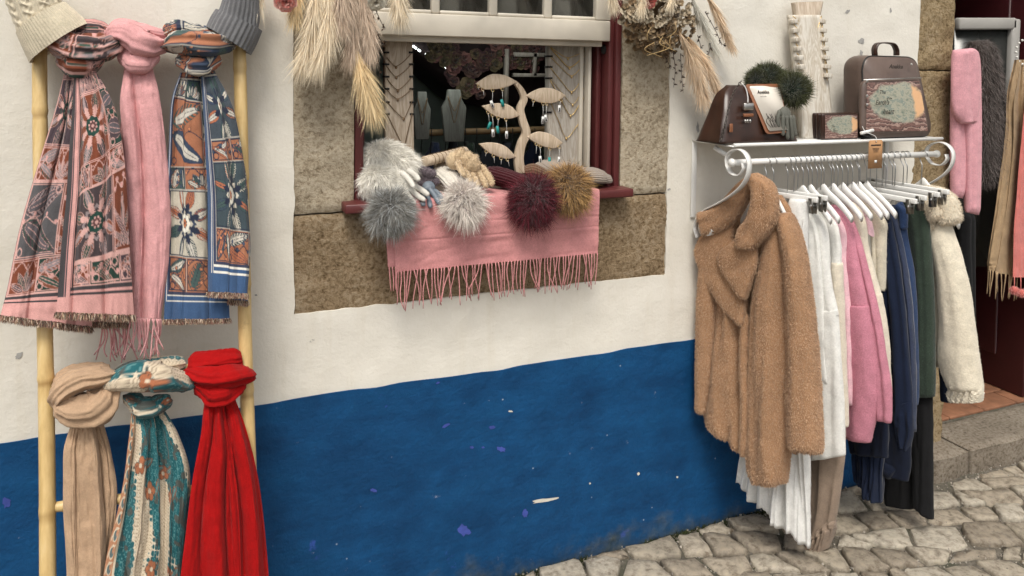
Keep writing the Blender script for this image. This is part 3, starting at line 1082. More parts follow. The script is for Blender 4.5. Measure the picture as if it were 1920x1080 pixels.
# ------------------------------------------------------------------ cloth helpers
class Canvas:
    """a woven design, laid out in metres and read back at the cloth's own coordinates"""

    def __init__(self, w, h, base, res=0.0012):
        self.res = res
        self.nu, self.nv = int(w / res), int(h / res)
        self.U, self.W = np.meshgrid((np.arange(self.nu) + .5) * res, (np.arange(self.nv) + .5) * res, indexing='ij')
        self.C = np.zeros((self.nu, self.nv, 3)) + A(base)
        self.box = None

    def win(self, u0, u1, v0, v1):
        if self.box is not None:
            b = self.box
            u0, u1, v0, v1 = max(u0, b[0]), min(u1, b[1]), max(v0, b[2]), min(v1, b[3])
        i0, i1 = max(0, int(u0 / self.res)), min(self.nu, int(u1 / self.res) + 1)
        j0, j1 = max(0, int(v0 / self.res)), min(self.nv, int(v1 / self.res) + 1)
        if i1 <= i0 or j1 <= j0:
            return None
        sl = (slice(i0, i1), slice(j0, j1))
        return sl, self.U[sl], self.W[sl]

    def paint(self, mask, c, sl=None):
        sl = (slice(None), slice(None)) if sl is None else sl
        self.C[sl] = self.C[sl] * (1 - mask[..., None]) + A(c) * mask[..., None]

    def sd(self, d, c, sl):
        self.paint(np.clip(0.5 - d / (self.res * 1.2), 0, 1), c, sl)

    def rect(self, u0, u1, v0, v1, c):
        w = self.win(u0, u1, v0, v1)
        if w:
            self.C[w[0]] = A(c)

    def frame(self, u0, u1, v0, v1, t, c):
        self.rect(u0 - t, u1 + t, v0 - t, v0 + t, c)
        self.rect(u0 - t, u1 + t, v1 - t, v1 + t, c)
        self.rect(u0 - t, u0 + t, v0, v1, c)
        self.rect(u1 - t, u1 + t, v0, v1, c)

    def disc(self, u, v, r, c, ring=None):
        k = r + 0.003
        w = self.win(u - k, u + k, v - k, v + k)
        if w:
            d = np.hypot(w[1] - u, w[2] - v) - r
            self.sd(d if ring is None else np.abs(d) - ring, c, w[0])

    def line(self, pts, t, c):
        pts = spline(pts, 4 * len(pts))
        for a, b in zip(pts[:-1], pts[1:]):
            k = t + 0.003
            w = self.win(min(a[0], b[0]) - k, max(a[0], b[0]) + k, min(a[1], b[1]) - k, max(a[1], b[1]) + k)
            if not w:
                continue
            ab = b - a
            q = np.clip(((w[1] - a[0]) * ab[0] + (w[2] - a[1]) * ab[1]) / max(ab @ ab, 1e-12), 0, 1)
            self.sd(np.hypot(w[1] - a[0] - q * ab[0], w[2] - a[1] - q * ab[1]) - t, c, w[0])

    def leaf(self, u, v, ang, L, Wd, line, s1, s2, core):
        w = self.win(u - L * .55, u + L * .55, v - L * .55, v + L * .55)
        if not w:
            return
        sl, U, W = w
        ca, sa = math.cos(ang), math.sin(ang)
        x = (U - u) * ca + (W - v) * sa
        y = -(U - u) * sa + (W - v) * ca
        t = np.clip(2 * x / L, -1, 1)
        hw = Wd * (1 - t * t) ** 0.8 * (1 - 0.25 * t)
        d = np.maximum(np.abs(y) - hw, np.abs(x) - L / 2)
        self.sd(d - 0.0012, line, sl)
        self.sd(d, s1, sl)
        st = ((x - np.abs(y) * 1.2) / (L / 9.0)) % 1.0
        self.paint(np.clip(0.5 - d / self.res, 0, 1) * (st < 0.5), s2, sl)
        d2 = np.maximum(np.abs(y) - hw * 0.46, np.abs(x) - L * 0.40)
        self.sd(d2 - 0.0009, line, sl)
        self.sd(d2, core, sl)
        self.sd(np.maximum(np.abs(y) - 0.0007, np.abs(x) - L * 0.36), line, sl)

    def star(self, u, v, R, cols, n=8):
        w = self.win(u - 3 * R, u + 3 * R, v - 3 * R, v + 3 * R)
        if not w:
            return
        sl, U, W = w
        r, th = np.hypot(U - u, W - v), np.arctan2(W - v, U - u)
        for k, (f, a, c) in enumerate(cols):
            tri = np.abs(((th * n / TAU + (0.5 if k % 2 else 0)) % 1.0) - 0.5) * 2
            self.sd(r - R * f * (1 - a + 2 * a * (1 - tri) * 0.5), c, sl)

    def vine(self, u0, v0, u1, v1, line, dot, w=0.0011):
        n = 5
        t = np.linspace(0, 1, n)
        p = np.stack([u0 + (u1 - u0) * t, v0 + (v1 - v0) * t], 1)
        q = A([-(v1 - v0), u1 - u0])
        q = q / max(np.linalg.norm(q), 1e-9)
        p = p + q * (0.008 * np.where(np.arange(n) % 2, 1, -1))[:, None]
        self.line(p, w, line)
        for k in range(n):
            self.disc(*(p[k] + q * 0.006), 0.0048, line)
            self.disc(*(p[k] + q * 0.006), 0.0034, dot)

    def read(self, u, v):
        i = np.clip((np.asarray(u) / self.res).astype(int), 0, self.nu - 1)
        j = np.clip((np.asarray(v) / self.res).astype(int), 0, self.nv - 1)
        return self.C[i, j]


def folk_design(w, h, pal, seed, border_b, side, pw=0.084, ph=0.096):
    """panelled scarf design: leaves, star rosettes, berry vines inside lined panels, striped borders"""
    r = np.random.default_rng(seed)
    c = Canvas(w, h, pal['ground'])
    v = border_b
    row = 0
    pick = lambda k: pal[k][r.integers(len(pal[k]))]
    while v < h:
        big = row % 2 == 1
        hh = 0.155 if big else ph * r.choice([0.55, 0.8])
        u = side
        col_ = 0
        while u < w:
            ww = (0.150 if col_ == 0 else 0.06) if big else pw * r.choice([0.7, 1.0, 1.25])
            g = pal['panels'][(row * 2 + col_ * 3 + r.integers(2)) % len(pal['panels'])]
            lc, dt = pal['line'], pick('dots')
            c.box = (u, u + ww, v, v + hh)
            c.rect(u, u + ww, v, v + hh, g)
            cu, cv = u + ww / 2, v + hh / 2

            def lf(uu, vv, an, L, Wd):
                c.leaf(uu, vv, an, L, Wd, lc, pick('leaf'), pick('leaf'), pick('core'))
            k = (0 if r.random() < .62 else 2) if big and col_ == 0 else int(r.integers(1, 4))
            if k == 0:                                     # rosette with zigzag rays and a ring of leaves
                R = ww * 0.135
                for q in range(8):
                    an = (q + .5) * TAU / 8
                    lf(cu + R * 3.05 * math.cos(an), cv + R * 3.05 * math.sin(an), an, R * 2.9, R * 0.62)
                c.star(cu, cv, R, [(2.6, .42, lc), (2.42, .42, g), (2.15, .38, lc), (1.98, .38, pick('leaf')), (1.72, .32, lc), (1.52, .22, g), (1.3, .16, lc), (1.16, .12, pal['rosette'][0]),
                                   (0.66, .25, lc), (0.55, .25, pal['rosette'][1]), (0.2, .1, lc)])
            elif k == 1:                                   # upright pair of leaves and a berry stem
                lf(cu - ww * .24, cv, 1.25, hh * 0.92, ww * .17)
                lf(cu + ww * .24, cv, 1.9, hh * 0.92, ww * .17)
                c.vine(cu, v + 0.008, cu, v + hh - 0.008, lc, dt)
                c.vine(u + .006, v + hh - .010, u + ww - .006, v + hh - .010, lc, dt)
            elif k == 2:                                   # two big leaves lying across, berries between
                lf(cu, v + hh * .76, 0.30, ww * 1.02, hh * .17)
                lf(cu, v + hh * .27, -0.42, ww * 1.02, hh * .17)
                c.vine(u + 0.006, cv, u + ww - 0.006, cv - .004, lc, dt)
                c.disc(u + .014, v + .014, .008, lc, .0014)
                c.disc(u + ww - .014, v + hh - .014, .008, lc, .0014)
            else:                                          # vine, curls and fan of small leaves
                for q in range(5):
                    an = .45 + q * .56
                    lf(cu + ww * .27 * math.cos(an), v + .006 + hh * .36 * math.sin(an), an, hh * .62, ww * .085)
                c.vine(u + 0.008, v + hh * .80, u + ww - 0.008, v + hh * 0.84, lc, dt)
            c.box = None
            c.frame(u, u + ww, v, v + hh, 0.0010, pal.get('frame', lc))
            c.frame(u + .004, u + ww - .004, v + .004, v + hh - .004, 0.0005, lc)
            u += ww
            col_ += 1
        v += hh
        row += 1
    # striped borders: along the foot and up the side
    for a, b, col in pal['side']:
        c.rect(a * side, b * side, -1, h + 1, col)
    for a, b, col in pal['foot']:
        c.rect(side * 0.82, w + 1, a * border_b, b * border_b, col)
    c.rect(-1, w + 1, -1, border_b * 0.62, pal['foot'][0][2])
    n = fbm(np.stack([c.U * 900, c.W * 900, c.U * 0], -1), 2)
    c.C *= (1 + 0.16 * n)[..., None]
    return c


def paisley_design(w, h, seed):
    r = np.random.default_rng(seed)
    cream, dark = A(lin(200, 184, 160)), A(lin(88, 70, 58))
    teal, teal2, rust, olive = A(lin(30, 88, 94)), A(lin(96, 142, 142)), A(lin(160, 100, 70)), A(lin(84, 78, 70))
    c = Canvas(w, h, cream)
    ph = (c.W + 0.0035 * np.sin(c.U * TAU / 0.016) + 0.0016 * np.sin(c.U * TAU / 0.007 + 1)) / 0.0072
    c.paint((np.abs(ph % 1.0 - 0.5) < 0.12) * 0.55, dark)
    P3 = np.stack([c.U * 15, c.W * 9, c.U * 0 + seed], -1)
    n = fbm(P3, 2) + 0.12 * np.abs(np.sin(c.U * 260)) * np.abs(np.sin(c.W * 230))
    m = np.clip((n + 0.06) / 0.03, 0, 1)
    c.paint(np.clip((n + 0.11) / 0.03, 0, 1), A(lin(206, 192, 170)))
    c.paint(m, teal)
    veins = np.abs((n * 9) % 1.0 - 0.5)
    c.paint(m * (veins < 0.10) * 0.8, teal2)
    n2 = fbm(np.stack([c.U * 60, c.W * 60, c.U * 0 + 9], -1), 2)
    c.paint(m * np.clip((n2 - 0.2) / 0.05, 0, 1) * 0.8, olive)
    for k in range(16):
        u, v = r.uniform(0, w), r.uniform(0, h)
        for p in range(5):
            a = p * TAU / 5 + r.uniform(0, 1)
            c.disc(u + 0.011 * math.cos(a), v + 0.011 * math.sin(a), 0.0085, olive if k % 3 == 0 else rust)
            c.disc(u + 0.011 * math.cos(a), v + 0.011 * math.sin(a), 0.0085, dark, 0.0008)
        c.disc(u, v, 0.005, rust if k % 3 == 0 else cream)
        c.leaf(u + 0.03, v + 0.01, r.uniform(0, 6), 0.04, 0.008, dark, rust, teal, teal2)
    # scroll border up one side
    c.rect(-1, 0.042, -1, h + 1, A(lin(168, 120, 90)))
    for k in range(int(h / 0.03)):
        v = k * 0.03 + 0.012
        c.disc(0.020, v, 0.012, A(lin(86, 100, 100)))
        c.disc(0.020, v, 0.012, cream, 0.0012)
        c.disc(0.025, v + 0.004, 0.006, A(lin(168, 120, 90)))
        c.line(A([[0.004, v - 0.01], [0.010, v + 0.006], [0.034, v + 0.012]]), 0.0012, cream)
    c.rect(0.040, 0.047, -1, h + 1, cream)
    nn = fbm(np.stack([c.U * 900, c.W * 900, c.U * 0], -1), 2)
    c.C *= (1 + 0.16 * nn)[..., None]
    return c


def tail(L, R, off, nfold, amp, seed, design=None, u_span=(0, 0.3), color=None, nu=116, nv=290, sharp=0.75, wave=6.0, hem=None, wob=10):
    """hanging length of cloth between two edge lines given in photo pixels; off = (top, bottom) distance to the wall.
    Returns grid, colours, and the bottom edge."""
    r = np.random.default_rng(seed)
    L, R = spline(L, nv), spline(R, nv)
    s = np.linspace(0, 1, nu)[:, None]
    t = np.linspace(0, 1, nv)[None, :]
    q1, q2 = r.uniform(0, TAU, 2)
    sw = s + 0.13 * np.sin(TAU * s + q1) / 2 + 0.06 * np.sin(2 * TAU * s + q2 + t) / 2       # folds of unequal width
    f = np.zeros((nu, nv))
    drift = r.uniform(-0.4, 0.4)
    for k, (fr, a) in enumerate(((1.0, 1.0), (1.63, 0.34), (2.7, 0.07))):
        ph = r.uniform(0, TAU)
        arg = math.pi * nfold * fr * sw + ph + drift * (k + 1) * np.sin(t * 2.2 + k) + 0.6 * vnoise(np.stack(np.broadcast_arrays(s * 2.5, t * 2.2, s * 0 + seed + k), -1))
        sn = np.abs(np.sin(arg))
        ridge = 2 * (sn ** sharp) - 1                                     # round outward folds, tight creases between
        f += a * ridge * (1.0 if k == 0 else (0.35 + 0.65 * np.cos(t * 3 + ph)))
    f = f / 1.35
    f = f * (0.65 + 0.5 * vnoise(np.stack(np.broadcast_arrays(s * 3, t * 1.5, s * 0 + seed * 1.7), -1)))
    at = amp * (0.35 + 0.65 * smooth(0, 0.22, t)) * (1 - 0.25 * smooth(0.7, 1, t))
    off_ = off[0] + (off[1] - off[0]) * t + at * f
    off_ = off_ - 0.012 * (np.abs(2 * s - 1) ** 4)                      # edges turn back
    lat = wave * np.cos(math.pi * nfold * s * 2 + r.uniform(0, 6) + 1.5 * t) * smooth(0.0, 0.3, t) * np.sin(math.pi * s)
    lat = lat + wob * vnoise(np.stack(np.broadcast_arrays(s * 2, t * 5, s * 0 + seed), -1)) * smooth(0.02, 0.3, t) * 0.25
    px = L[None, :, 0] * (1 - s) + R[None, :, 0] * s + lat
    py = L[None, :, 1] * (1 - s) + R[None, :, 1] * s
    if hem is not None:
        py = py + smooth(0.75, 1, t) * hem(s)
    # fine wrinkles
    off_ = off_ + 0.0013 * vnoise(np.stack(np.broadcast_arrays(s * 9, t * 26, s * 0 + seed + 3), -1)) + 0.0016 * vnoise(np.stack(np.broadcast_arrays(s * 22, t * 14, s * 0 + seed + 8), -1))
    G_ = Pv(px, py, off_)
    col = None
    if design is not None:
        seg = np.linalg.norm(np.diff(G_[nu // 2], axis=0), axis=1)
        ln = np.concatenate([[0], np.cumsum(seg)])
        v = (ln[-1] - ln)[None, :] + 0 * s
        u = u_span[0] + (u_span[1] - u_span[0]) * s + 0 * t
        col = design.read(u, v)
    elif color is not None:
        col = np.broadcast_to(A(color), G_.shape)
    return G_, col


def ridged_band(path_px, w_px, thick, nridge, depth, seed, off, nseg=64, nth=64, design=None, u0=0.0, v0=0.0, su=0.35, color=None, twist=0.6):
    """bunched strip of cloth swept along a path in photo pixels; w_px half width across, thick half thickness in metres"""
    r = np.random.default_rng(seed)
    path = spline(path_px, nseg)
    n = nseg
    w = np.interp(np.linspace(0, 1, n), np.linspace(0, 1, len(w_px)), w_px)
    offp = np.interp(np.linspace(0, 1, n), np.linspace(0, 1, len(off)), off)
    C = Pv(path[:, 0], path[:, 1], offp)
    tg = np.gradient(path, axis=0)
    tg /= np.linalg.norm(tg, axis=1, keepdims=True)
    nr = np.stack([-tg[:, 1], tg[:, 0]], 1)
    E = Pv(path[:, 0] + nr[:, 0] * w, path[:, 1] + nr[:, 1] * w, offp) - C
    a = np.linspace(0, TAU, nth, endpoint=False)
    t = np.linspace(0, 1, n)
    k = np.zeros((n, nth))
    for j in range(3):
        k += (0.6 ** j) * (1 - 2 * np.abs(np.sin(0.5 * (nridge * (1 + 0.6 * j)) * a[None] + r.uniform(0, 6) + twist * math.sin(j + seed) * 4 * t[:, None])) ** 0.8)
    k *= depth * 0.62
    k += depth * 0.35 * vnoise(np.stack(np.broadcast_arrays(np.cos(a)[None] * 2.2, np.sin(a)[None] * 2.2, t[:, None] * 4 + seed), -1))
    env = np.sqrt(np.clip(np.minimum(t, 1 - t) * 9, 0.10, 1))[:, None]
    rr = (1 + k) * (0.55 + 0.45 * env)
    D = norm(np.cross(E, np.gradient(C, axis=0)))
    D = np.where((D[:, 1] > 0)[:, None], -D, D)
    G_ = C[:, None] + rr[..., None] * (np.cos(a)[None, :, None] * E[:, None] + np.sin(a)[None, :, None] * D[:, None] * thick)
    G_ += 0.0012 * vnoise(G_ * 90)[..., None]
    col = None
    if design is not None:
        ln = np.concatenate([[0], np.cumsum(np.linalg.norm(np.diff(C, axis=0), axis=1))])
        u = u0 + su * (0.5 + 0.5 * np.cos(a))[None] * 0.6 + 0 * t[:, None]
        v = v0 + ln[:, None] + 0 * a[None]
        col = design.read(u % (design.nu * design.res), v % (design.nv * design.res))
    elif color is not None:
        col = np.broadcast_to(A(color), G_.shape)
    return G_, col


def eyelash(mb, edge, length, cols, per=9, seed=0):
    """short dense fringe under a hem: edge (n,3)"""
    e = np.repeat(edge, per, 0) + rng.normal(0, 0.0010, (len(edge) * per, 3))
    n = len(e)
    d = norm(A([0, -0.06, -1.0]) + rng.normal(0, 0.22, (n, 3)) * A([1, 0.8, 0.1]))
    ci = rng.integers(0, len(cols), n)
    c = A(cols)[ci] * rng.uniform(0.75, 1.2, (n, 1))
    strands(mb, e, d, rng.uniform(0.6, 1.1, n) * length, 0.0011, c * 0.7, c, nseg=2)


def fringe_string(mb, top, length, r, seed, sway=0.010, col=None):
    q = np.random.default_rng(seed)
    n = 9
    t = np.linspace(0, 1, n)
    a, b, c = q.normal(0, sway, 3)
    p = np.stack([top[0] + a * t + 0.5 * b * np.sin(t * 4 + q.uniform(0, 6)) * t, top[1] - 0.003 + 0.5 * c * t * t, top[2] - length * t], 1)
    mb.tube(p, r * (1 - 0.35 * t), 5, col=col)


attr_mat('woven', 0.9, 0.15, weave=0.22, wscale=1100, bump=0.3)
wool('wool_pink', lin(216, 160, 160), 0.10)
wool('wool_tan', lin(182, 152, 124), 0.12)
wool('wool_red', lin(160, 14, 15), 0.04, var=0.15)
attr_mat('fringe', 0.9, 0.2)

# ------------------------------------------------------------------ bamboo ladder
def bamboo_mat():
    m, nt, b = new_mat('bamboo')
    co = coords(nt, 'Object', (1, 1, 0.10))
    n = noise(nt, co, 55, 5, 0.6)
    n2 = noise(nt, coords(nt), 16, 7, 0.75)
    r = ramp(nt, [(0.3, (0.50, 0.33, 0.13)), (0.55, (0.66, 0.47, 0.21)), (0.8, (0.74, 0.58, 0.32))])
    nt.links.new(n.outputs[0], r.inputs[0])
    r2 = ramp(nt, [(0.62, (0, 0, 0)), (0.74, (0.65, 0.65, 0.65))])
    nt.links.new(n2.outputs[0], r2.inputs[0])
    at = nd(nt, 'ShaderNodeAttribute', attribute_name='Col')
    c = mixc(nt, r2.outputs[0], r.outputs[0], (0.30, 0.17, 0.07))
    nt.links.new(mixc(nt, 1.0, c, at.outputs['Color'], 'MULTIPLY'), b.inputs['Base Color'])
    b.inputs['Roughness'].default_value = 0.42
    bumps(nt, b, [(n.outputs[0], 0.12, 0.002)])


bamboo_mat()
ladder = thing('bamboo_ladder', 'pale bamboo ladder leaning on the white wall, hung with scarves', 'ladder', (-0.12, -0.32, 0))


def bamboo(name, a, b, r0, nodes, parent, r1=None):
    n = 160
    t = np.linspace(0, 1, n)
    p = a + (b - a) * t[:, None]
    p[:, 0] += 0.0018 * np.sin(t * 9 + a[0] * 9)
    r = np.linspace(r0, r1 or r0, n)
    c = np.ones((n, 3))
    for q in nodes:
        e = np.exp(-((t - q) / 0.0045) ** 2)
        r = r + 0.0014 * e - 0.0008 * np.exp(-((t - q - 0.007) / 0.003) ** 2)
        c *= 1 - np.clip(np.exp(-((t - q - 0.006) / 0.0035) ** 2), 0, 1)[:, None] * A([0.35, 0.42, 0.5])
    mb = MB()
    mb.tube(p, r, 20, col=np.repeat(c, 20, 0))
    return mb.build(name, 'bamboo', parent)


def along(a, b, z):
    k = (z - a[2]) / (b[2] - a[2])
    return a + (b - a) * k


lt, lb = P(75, 110, 0.05), P(90, 1080, 0.25)
rt, rb = P(448, 110, 0.05), P(467, 850, 0.2)
LT, LB = along(lt, lb, 1.60), along(lt, lb, 0.0)
RT, RB = along(rt, rb, 1.60), along(rt, rb, 0.0)


def zt(py, px, off):
    return (1.60 - P(px, py, off)[2]) / 1.60


bamboo('pole', LT, LB, 0.0148, [zt(207, 70, .07), zt(460, 80, .12), zt(707, 84, .17), zt(955, 88, .22), 0.9], ladder, 0.0158)
bamboo('pole', RT, RB, 0.0152, [zt(125, 448, .05), zt(330, 455, .1), zt(530, 460, .13), zt(728, 465, .17), zt(930, 465, .2), 0.88], ladder, 0.0162)
for (xa, ya, oa), (xb, yb, ob) in (((70, 84, .055), (452, 74, .055)), ((92, 715, .172), (462, 682, .166)), ((92, 952, .222), (470, 905, .212))):
    a_, b_ = P(xa, ya, oa), P(xb, yb, ob)
    bamboo('rung', a_, b_, 0.0105, [0.07, 0.36, 0.63, 0.93], ladder)

# ------------------------------------------------------------------ scarves on the ladder
PINK_L, GREY_D = lin(206, 154, 148), lin(66, 62, 64)
palA = dict(ground=lin(84, 72, 76), panels=[lin(72, 60, 66), lin(122, 66, 46), lin(86, 84, 86), lin(70, 60, 62), lin(38, 60, 52), lin(116, 64, 46)], line=lin(206, 162, 154),
            dots=[lin(205, 150, 145), lin(120, 74, 58)], leaf=[lin(80, 68, 72), lin(140, 126, 126), lin(58, 72, 66), lin(128, 76, 58)], core=[lin(140, 130, 132), lin(92, 86, 90), lin(58, 80, 70)],
            rosette=[lin(36, 66, 58), lin(92, 60, 60)],
            side=[(0, 0.38, GREY_D), (0.38, 0.43, lin(190, 140, 138)), (0.43, 0.5, GREY_D), (0.5, 0.78, PINK_L), (0.78, 0.85, GREY_D), (0.85, 0.92, PINK_L), (0.92, 1.0, GREY_D)],
            foot=[(0, 0.66, PINK_L), (0.66, 0.74, GREY_D), (0.74, 0.86, PINK_L), (0.86, 0.96, GREY_D)])
BLUE = lin(62, 88, 124)
palB = dict(ground=lin(64, 74, 84), panels=[lin(166, 110, 82), lin(60, 80, 74), lin(190, 182, 166), lin(66, 78, 84), lin(170, 114, 86), lin(66, 86, 80), lin(68, 76, 84)], line=lin(44, 50, 68), frame=lin(170, 166, 158),
            dots=[lin(70, 84, 104), lin(210, 140, 100)], leaf=[lin(200, 192, 178), lin(62, 80, 82), lin(168, 104, 76), lin(58, 70, 90), lin(70, 88, 84)], core=[lin(206, 198, 184), lin(70, 90, 86), lin(200, 194, 182), lin(172, 108, 80)],
            rosette=[lin(226, 220, 206), lin(196, 122, 82)],
            side=[(0, 0.52, BLUE), (0.52, 0.60, lin(225, 220, 210)), (0.60, 0.72, BLUE), (0.72, 0.80, lin(225, 220, 210)), (0.80, 1.0, lin(58, 66, 90))],
            foot=[(0, 0.64, BLUE), (0.64, 0.71, lin(225, 220, 210)), (0.71, 0.84, BLUE), (0.84, 0.91, lin(225, 220, 210)), (0.91, 1, lin(60, 64, 84))])
dA = folk_design(0.34, 0.80, palA, 11, 0.062, 0.052)
dA2 = folk_design(0.34, 0.80, palA, 4, 0.062, 0.004)
dB = folk_design(0.30, 0.80, palB, 8, 0.066, 0.040)
dB2 = folk_design(0.30, 0.80, palB, 19, 0.060, 0.012)
dP = paisley_design(0.34, 0.80, 5)
EYE = [lin(196, 168, 140), lin(120, 92, 74), lin(226, 206, 184), lin(92, 74, 66), lin(170, 120, 108)]


def scarf(name, label, loc, parts, group='scarves knotted on the bamboo ladder'):
    root = thing(name, label, 'scarf', loc, group)
    for nm, mat, items in parts:
        mb = MB()
        for G_, col, closed in items:
            mb.grid(G_, cv=closed, col=col)
        mb.build(nm, mat, root)
    return root


# grey and pink folk pattern
bk = tail([(120, 138), (97, 230), (64, 330), (36, 430), (12, 540), (0, 592)], [(172, 138), (182, 300), (178, 450), (174, 614)], (0.095, 0.200), 2.3, 0.022, 3, dA2, (0.0, 0.30))
fr = tail([(140, 132), (132, 250), (121, 400), (106, 586)], [(178, 130), (214, 200), (237, 330), (249, 592)], (0.115, 0.235), 2.0, 0.016, 6, dA, (0.0, 0.25))
fr2 = tail([(150, 150), (160, 300), (165, 450), (150, 604)], [(178, 150), (225, 260), (244, 420), (246, 604)], (0.085, 0.180), 2.0, 0.012, 7, dA2, (0.05, 0.25), nu=80, nv=200)
k1 = ridged_band([(222, 66), (200, 88), (160, 92), (122, 84), (104, 62)], [20, 27, 30, 30, 14], 0.040, 5, 0.16, 1, (0.06, 0.10, 0.11, 0.10, 0.05), design=dA, u0=0.06, v0=0.16, su=0.25)
k2 = ridged_band([(120, 112), (150, 124), (186, 112)], [18, 22, 18], 0.030, 4, 0.14, 2, (0.08, 0.115, 0.08), design=dA, u0=0.10, v0=0.42, su=0.2)
k3 = ridged_band([(108, 92), (135, 62), (170, 54), (206, 60)], [14, 18, 18, 14], 0.030, 4, 0.15, 3, (0.05, 0.06, 0.07, 0.05), design=dA, u0=0.02, v0=0.05, su=0.3)
sA = scarf('patterned_scarf', 'grey and pink folk patterned scarf with leaf motifs on the top rung', P(140, 80, .08),
           [('back_tail', 'woven', [(*bk, False)]), ('inner_tail', 'woven', [(*fr2, False)]), ('front_tail', 'woven', [(*fr, False)]), ('knot', 'woven', [(*k1, True)]), ('knot_band', 'woven', [(*k2, True)]), ('rung_wrap', 'woven', [(*k3, True)])])
for e in (bk, fr, fr2):
    mb = MB()
    eyelash(mb, e[0][:, -1], 0.015, EYE, 26)
    mb.build('fringe', 'fringe', sA, kind='stuff')

# plain pink
bk = tail([(238, 130), (215, 330), (190, 610)], [(275, 130), (255, 350), (246, 612)], (0.075, 0.14), 2.2, 0.010, 31, nu=70, nv=160)
fr = tail([(233, 126), (226, 200), (236, 320), (243, 440), (246, 594)], [(286, 126), (301, 190), (316, 320), (320, 450), (304, 598)], (0.10, 0.185), 1.15, 0.016, 33, nu=110, nv=260)
k1 = ridged_band([(206, 72), (232, 62), (268, 84), (306, 86)], [12, 24, 28, 14], 0.034, 5, 0.14, 34, (0.05, 0.10, 0.115, 0.06))
k2 = ridged_band([(234, 104), (260, 122), (287, 106)], [18, 20, 18], 0.030, 4, 0.12, 35, (0.075, 0.112, 0.075))
k3 = ridged_band([(208, 80), (222, 50), (262, 58), (312, 68)], [10, 14, 16, 12], 0.028, 4, 0.16, 36, (0.05, 0.06, 0.065, 0.05))
sB = scarf('pink_scarf', 'plain pink wool scarf with long fringe, knotted between two patterned scarves', P(260, 80, .08),
           [('back_tail', 'wool_pink', [(*bk, False)]), ('front_tail', 'wool_pink', [(*fr, False)]), ('knot', 'wool_pink', [(*k1, True)]), ('knot_band', 'wool_pink', [(*k2, True)]), ('rung_wrap', 'wool_pink', [(*k3, True)])])
for e, n_, lo in ((fr, 20, 0.085), (bk, 15, 0.075)):
    ed_ = e[0][:, -1]
    for j in range(n_):
        i = int((j + 0.5) / n_ * len(ed_))
        mb = MB()
        fringe_string(mb, ed_[i], lo * rng.uniform(0.75, 1.12), 0.0021, 100 + j, 0.012)
        mb.build('tassel', 'wool_pink', sB)

# blue, orange and cream folk pattern
bk = tail([(338, 136), (320, 200), (313, 330), (311, 450), (305, 600)], [(388, 136), (404, 250), (418, 420), (429, 598)], (0.09, 0.185), 2.1, 0.018, 41, dB2, (0.0, 0.24))
fr = tail([(376, 134), (384, 250), (388, 400), (391, 548)], [(402, 132), (438, 205), (461, 320), (469, 450), (463, 552)], (0.11, 0.220), 1.7, 0.013, 44, dB, (0.0, 0.19))
bb = tail([(395, 150), (425, 330), (428, 562)], [(412, 150), (462, 330), (464, 566)], (0.08, 0.190), 1.5, 0.008, 45, dB2, (0.02, 0.10), nu=60, nv=200)
k1 = ridged_band([(316, 86), (345, 80), (385, 84), (430, 82)], [10, 26, 28, 16], 0.042, 5, 0.16, 46, (0.06, 0.105, 0.115, 0.06), design=dB, u0=0.12, v0=0.55, su=0.2)
k2 = ridged_band([(340, 112), (372, 126), (406, 112)], [16, 20, 16], 0.030, 4, 0.14, 47, (0.08, 0.115, 0.08), design=dB2, u0=0.08, v0=0.30, su=0.2)
k3 = ridged_band([(310, 60), (335, 52), (370, 58), (425, 62)], [14, 14, 12, 10], 0.028, 3, 0.15, 48, (0.055, 0.065, 0.06, 0.05), design=dB2, u0=0.06, v0=0.1, su=0.3)
sC = scarf('patterned_scarf', 'blue bordered folk patterned scarf with orange and cream panels on the top rung', P(375, 80, .08),
           [('back_tail', 'woven', [(*bk, False)]), ('inner_tail', 'woven', [(*bb, False)]), ('front_tail', 'woven', [(*fr, False)]), ('knot', 'woven', [(*k1, True)]), ('knot_band', 'woven', [(*k2, True)]), ('rung_wrap', 'woven', [(*k3, True)])])
for e in (bk, fr, bb):
    mb = MB()
    eyelash(mb, e[0][:, -1], 0.012, EYE, 26)
    mb.build('fringe', 'fringe', sC, kind='stuff')

# plain tan
t1 = tail([(134, 790), (120, 850), (117, 950), (126, 1080), (135, 1250)], [(176, 790), (188, 850), (196, 960), (196, 1080), (190, 1250)], (0.215, 0.300), 1.4, 0.013, 51, nu=90, nv=200)
t2 = tail([(160, 786), (182, 860), (190, 960), (180, 1080), (176, 1240)], [(192, 784), (208, 850), (219, 940), (205, 1080), (200, 1240)], (0.195, 0.280), 1.3, 0.010, 52, nu=80, nv=200)
k1 = ridged_band([(220, 704), (190, 706), (146, 714), (112, 738), (118, 764)], [12, 18, 22, 20, 12], 0.030, 6, 0.18, 53, (0.19, 0.215, 0.228, 0.225, 0.205))
k2 = ridged_band([(112, 752), (148, 768), (184, 762), (212, 720)], [18, 30, 34, 18], 0.040, 6, 0.16, 54, (0.215, 0.232, 0.228, 0.19))
k3 = ridged_band([(104, 716), (130, 704), (168, 700), (207, 694)], [11, 16, 17, 16], 0.030, 5, 0.16, 55, (0.175, 0.18, 0.178, 0.172))
sD = scarf('tan_scarf', 'plain tan wool scarf with a loose knot on the lower rung', P(160, 720, .2),
           [('back_tail', 'wool_tan', [(*t2, False)]), ('front_tail', 'wool_tan', [(*t1, False)]), ('knot', 'wool_tan', [(*k1, True)]), ('knot_band', 'wool_tan', [(*k2, True)]), ('rung_wrap', 'wool_tan', [(*k3, True)])])

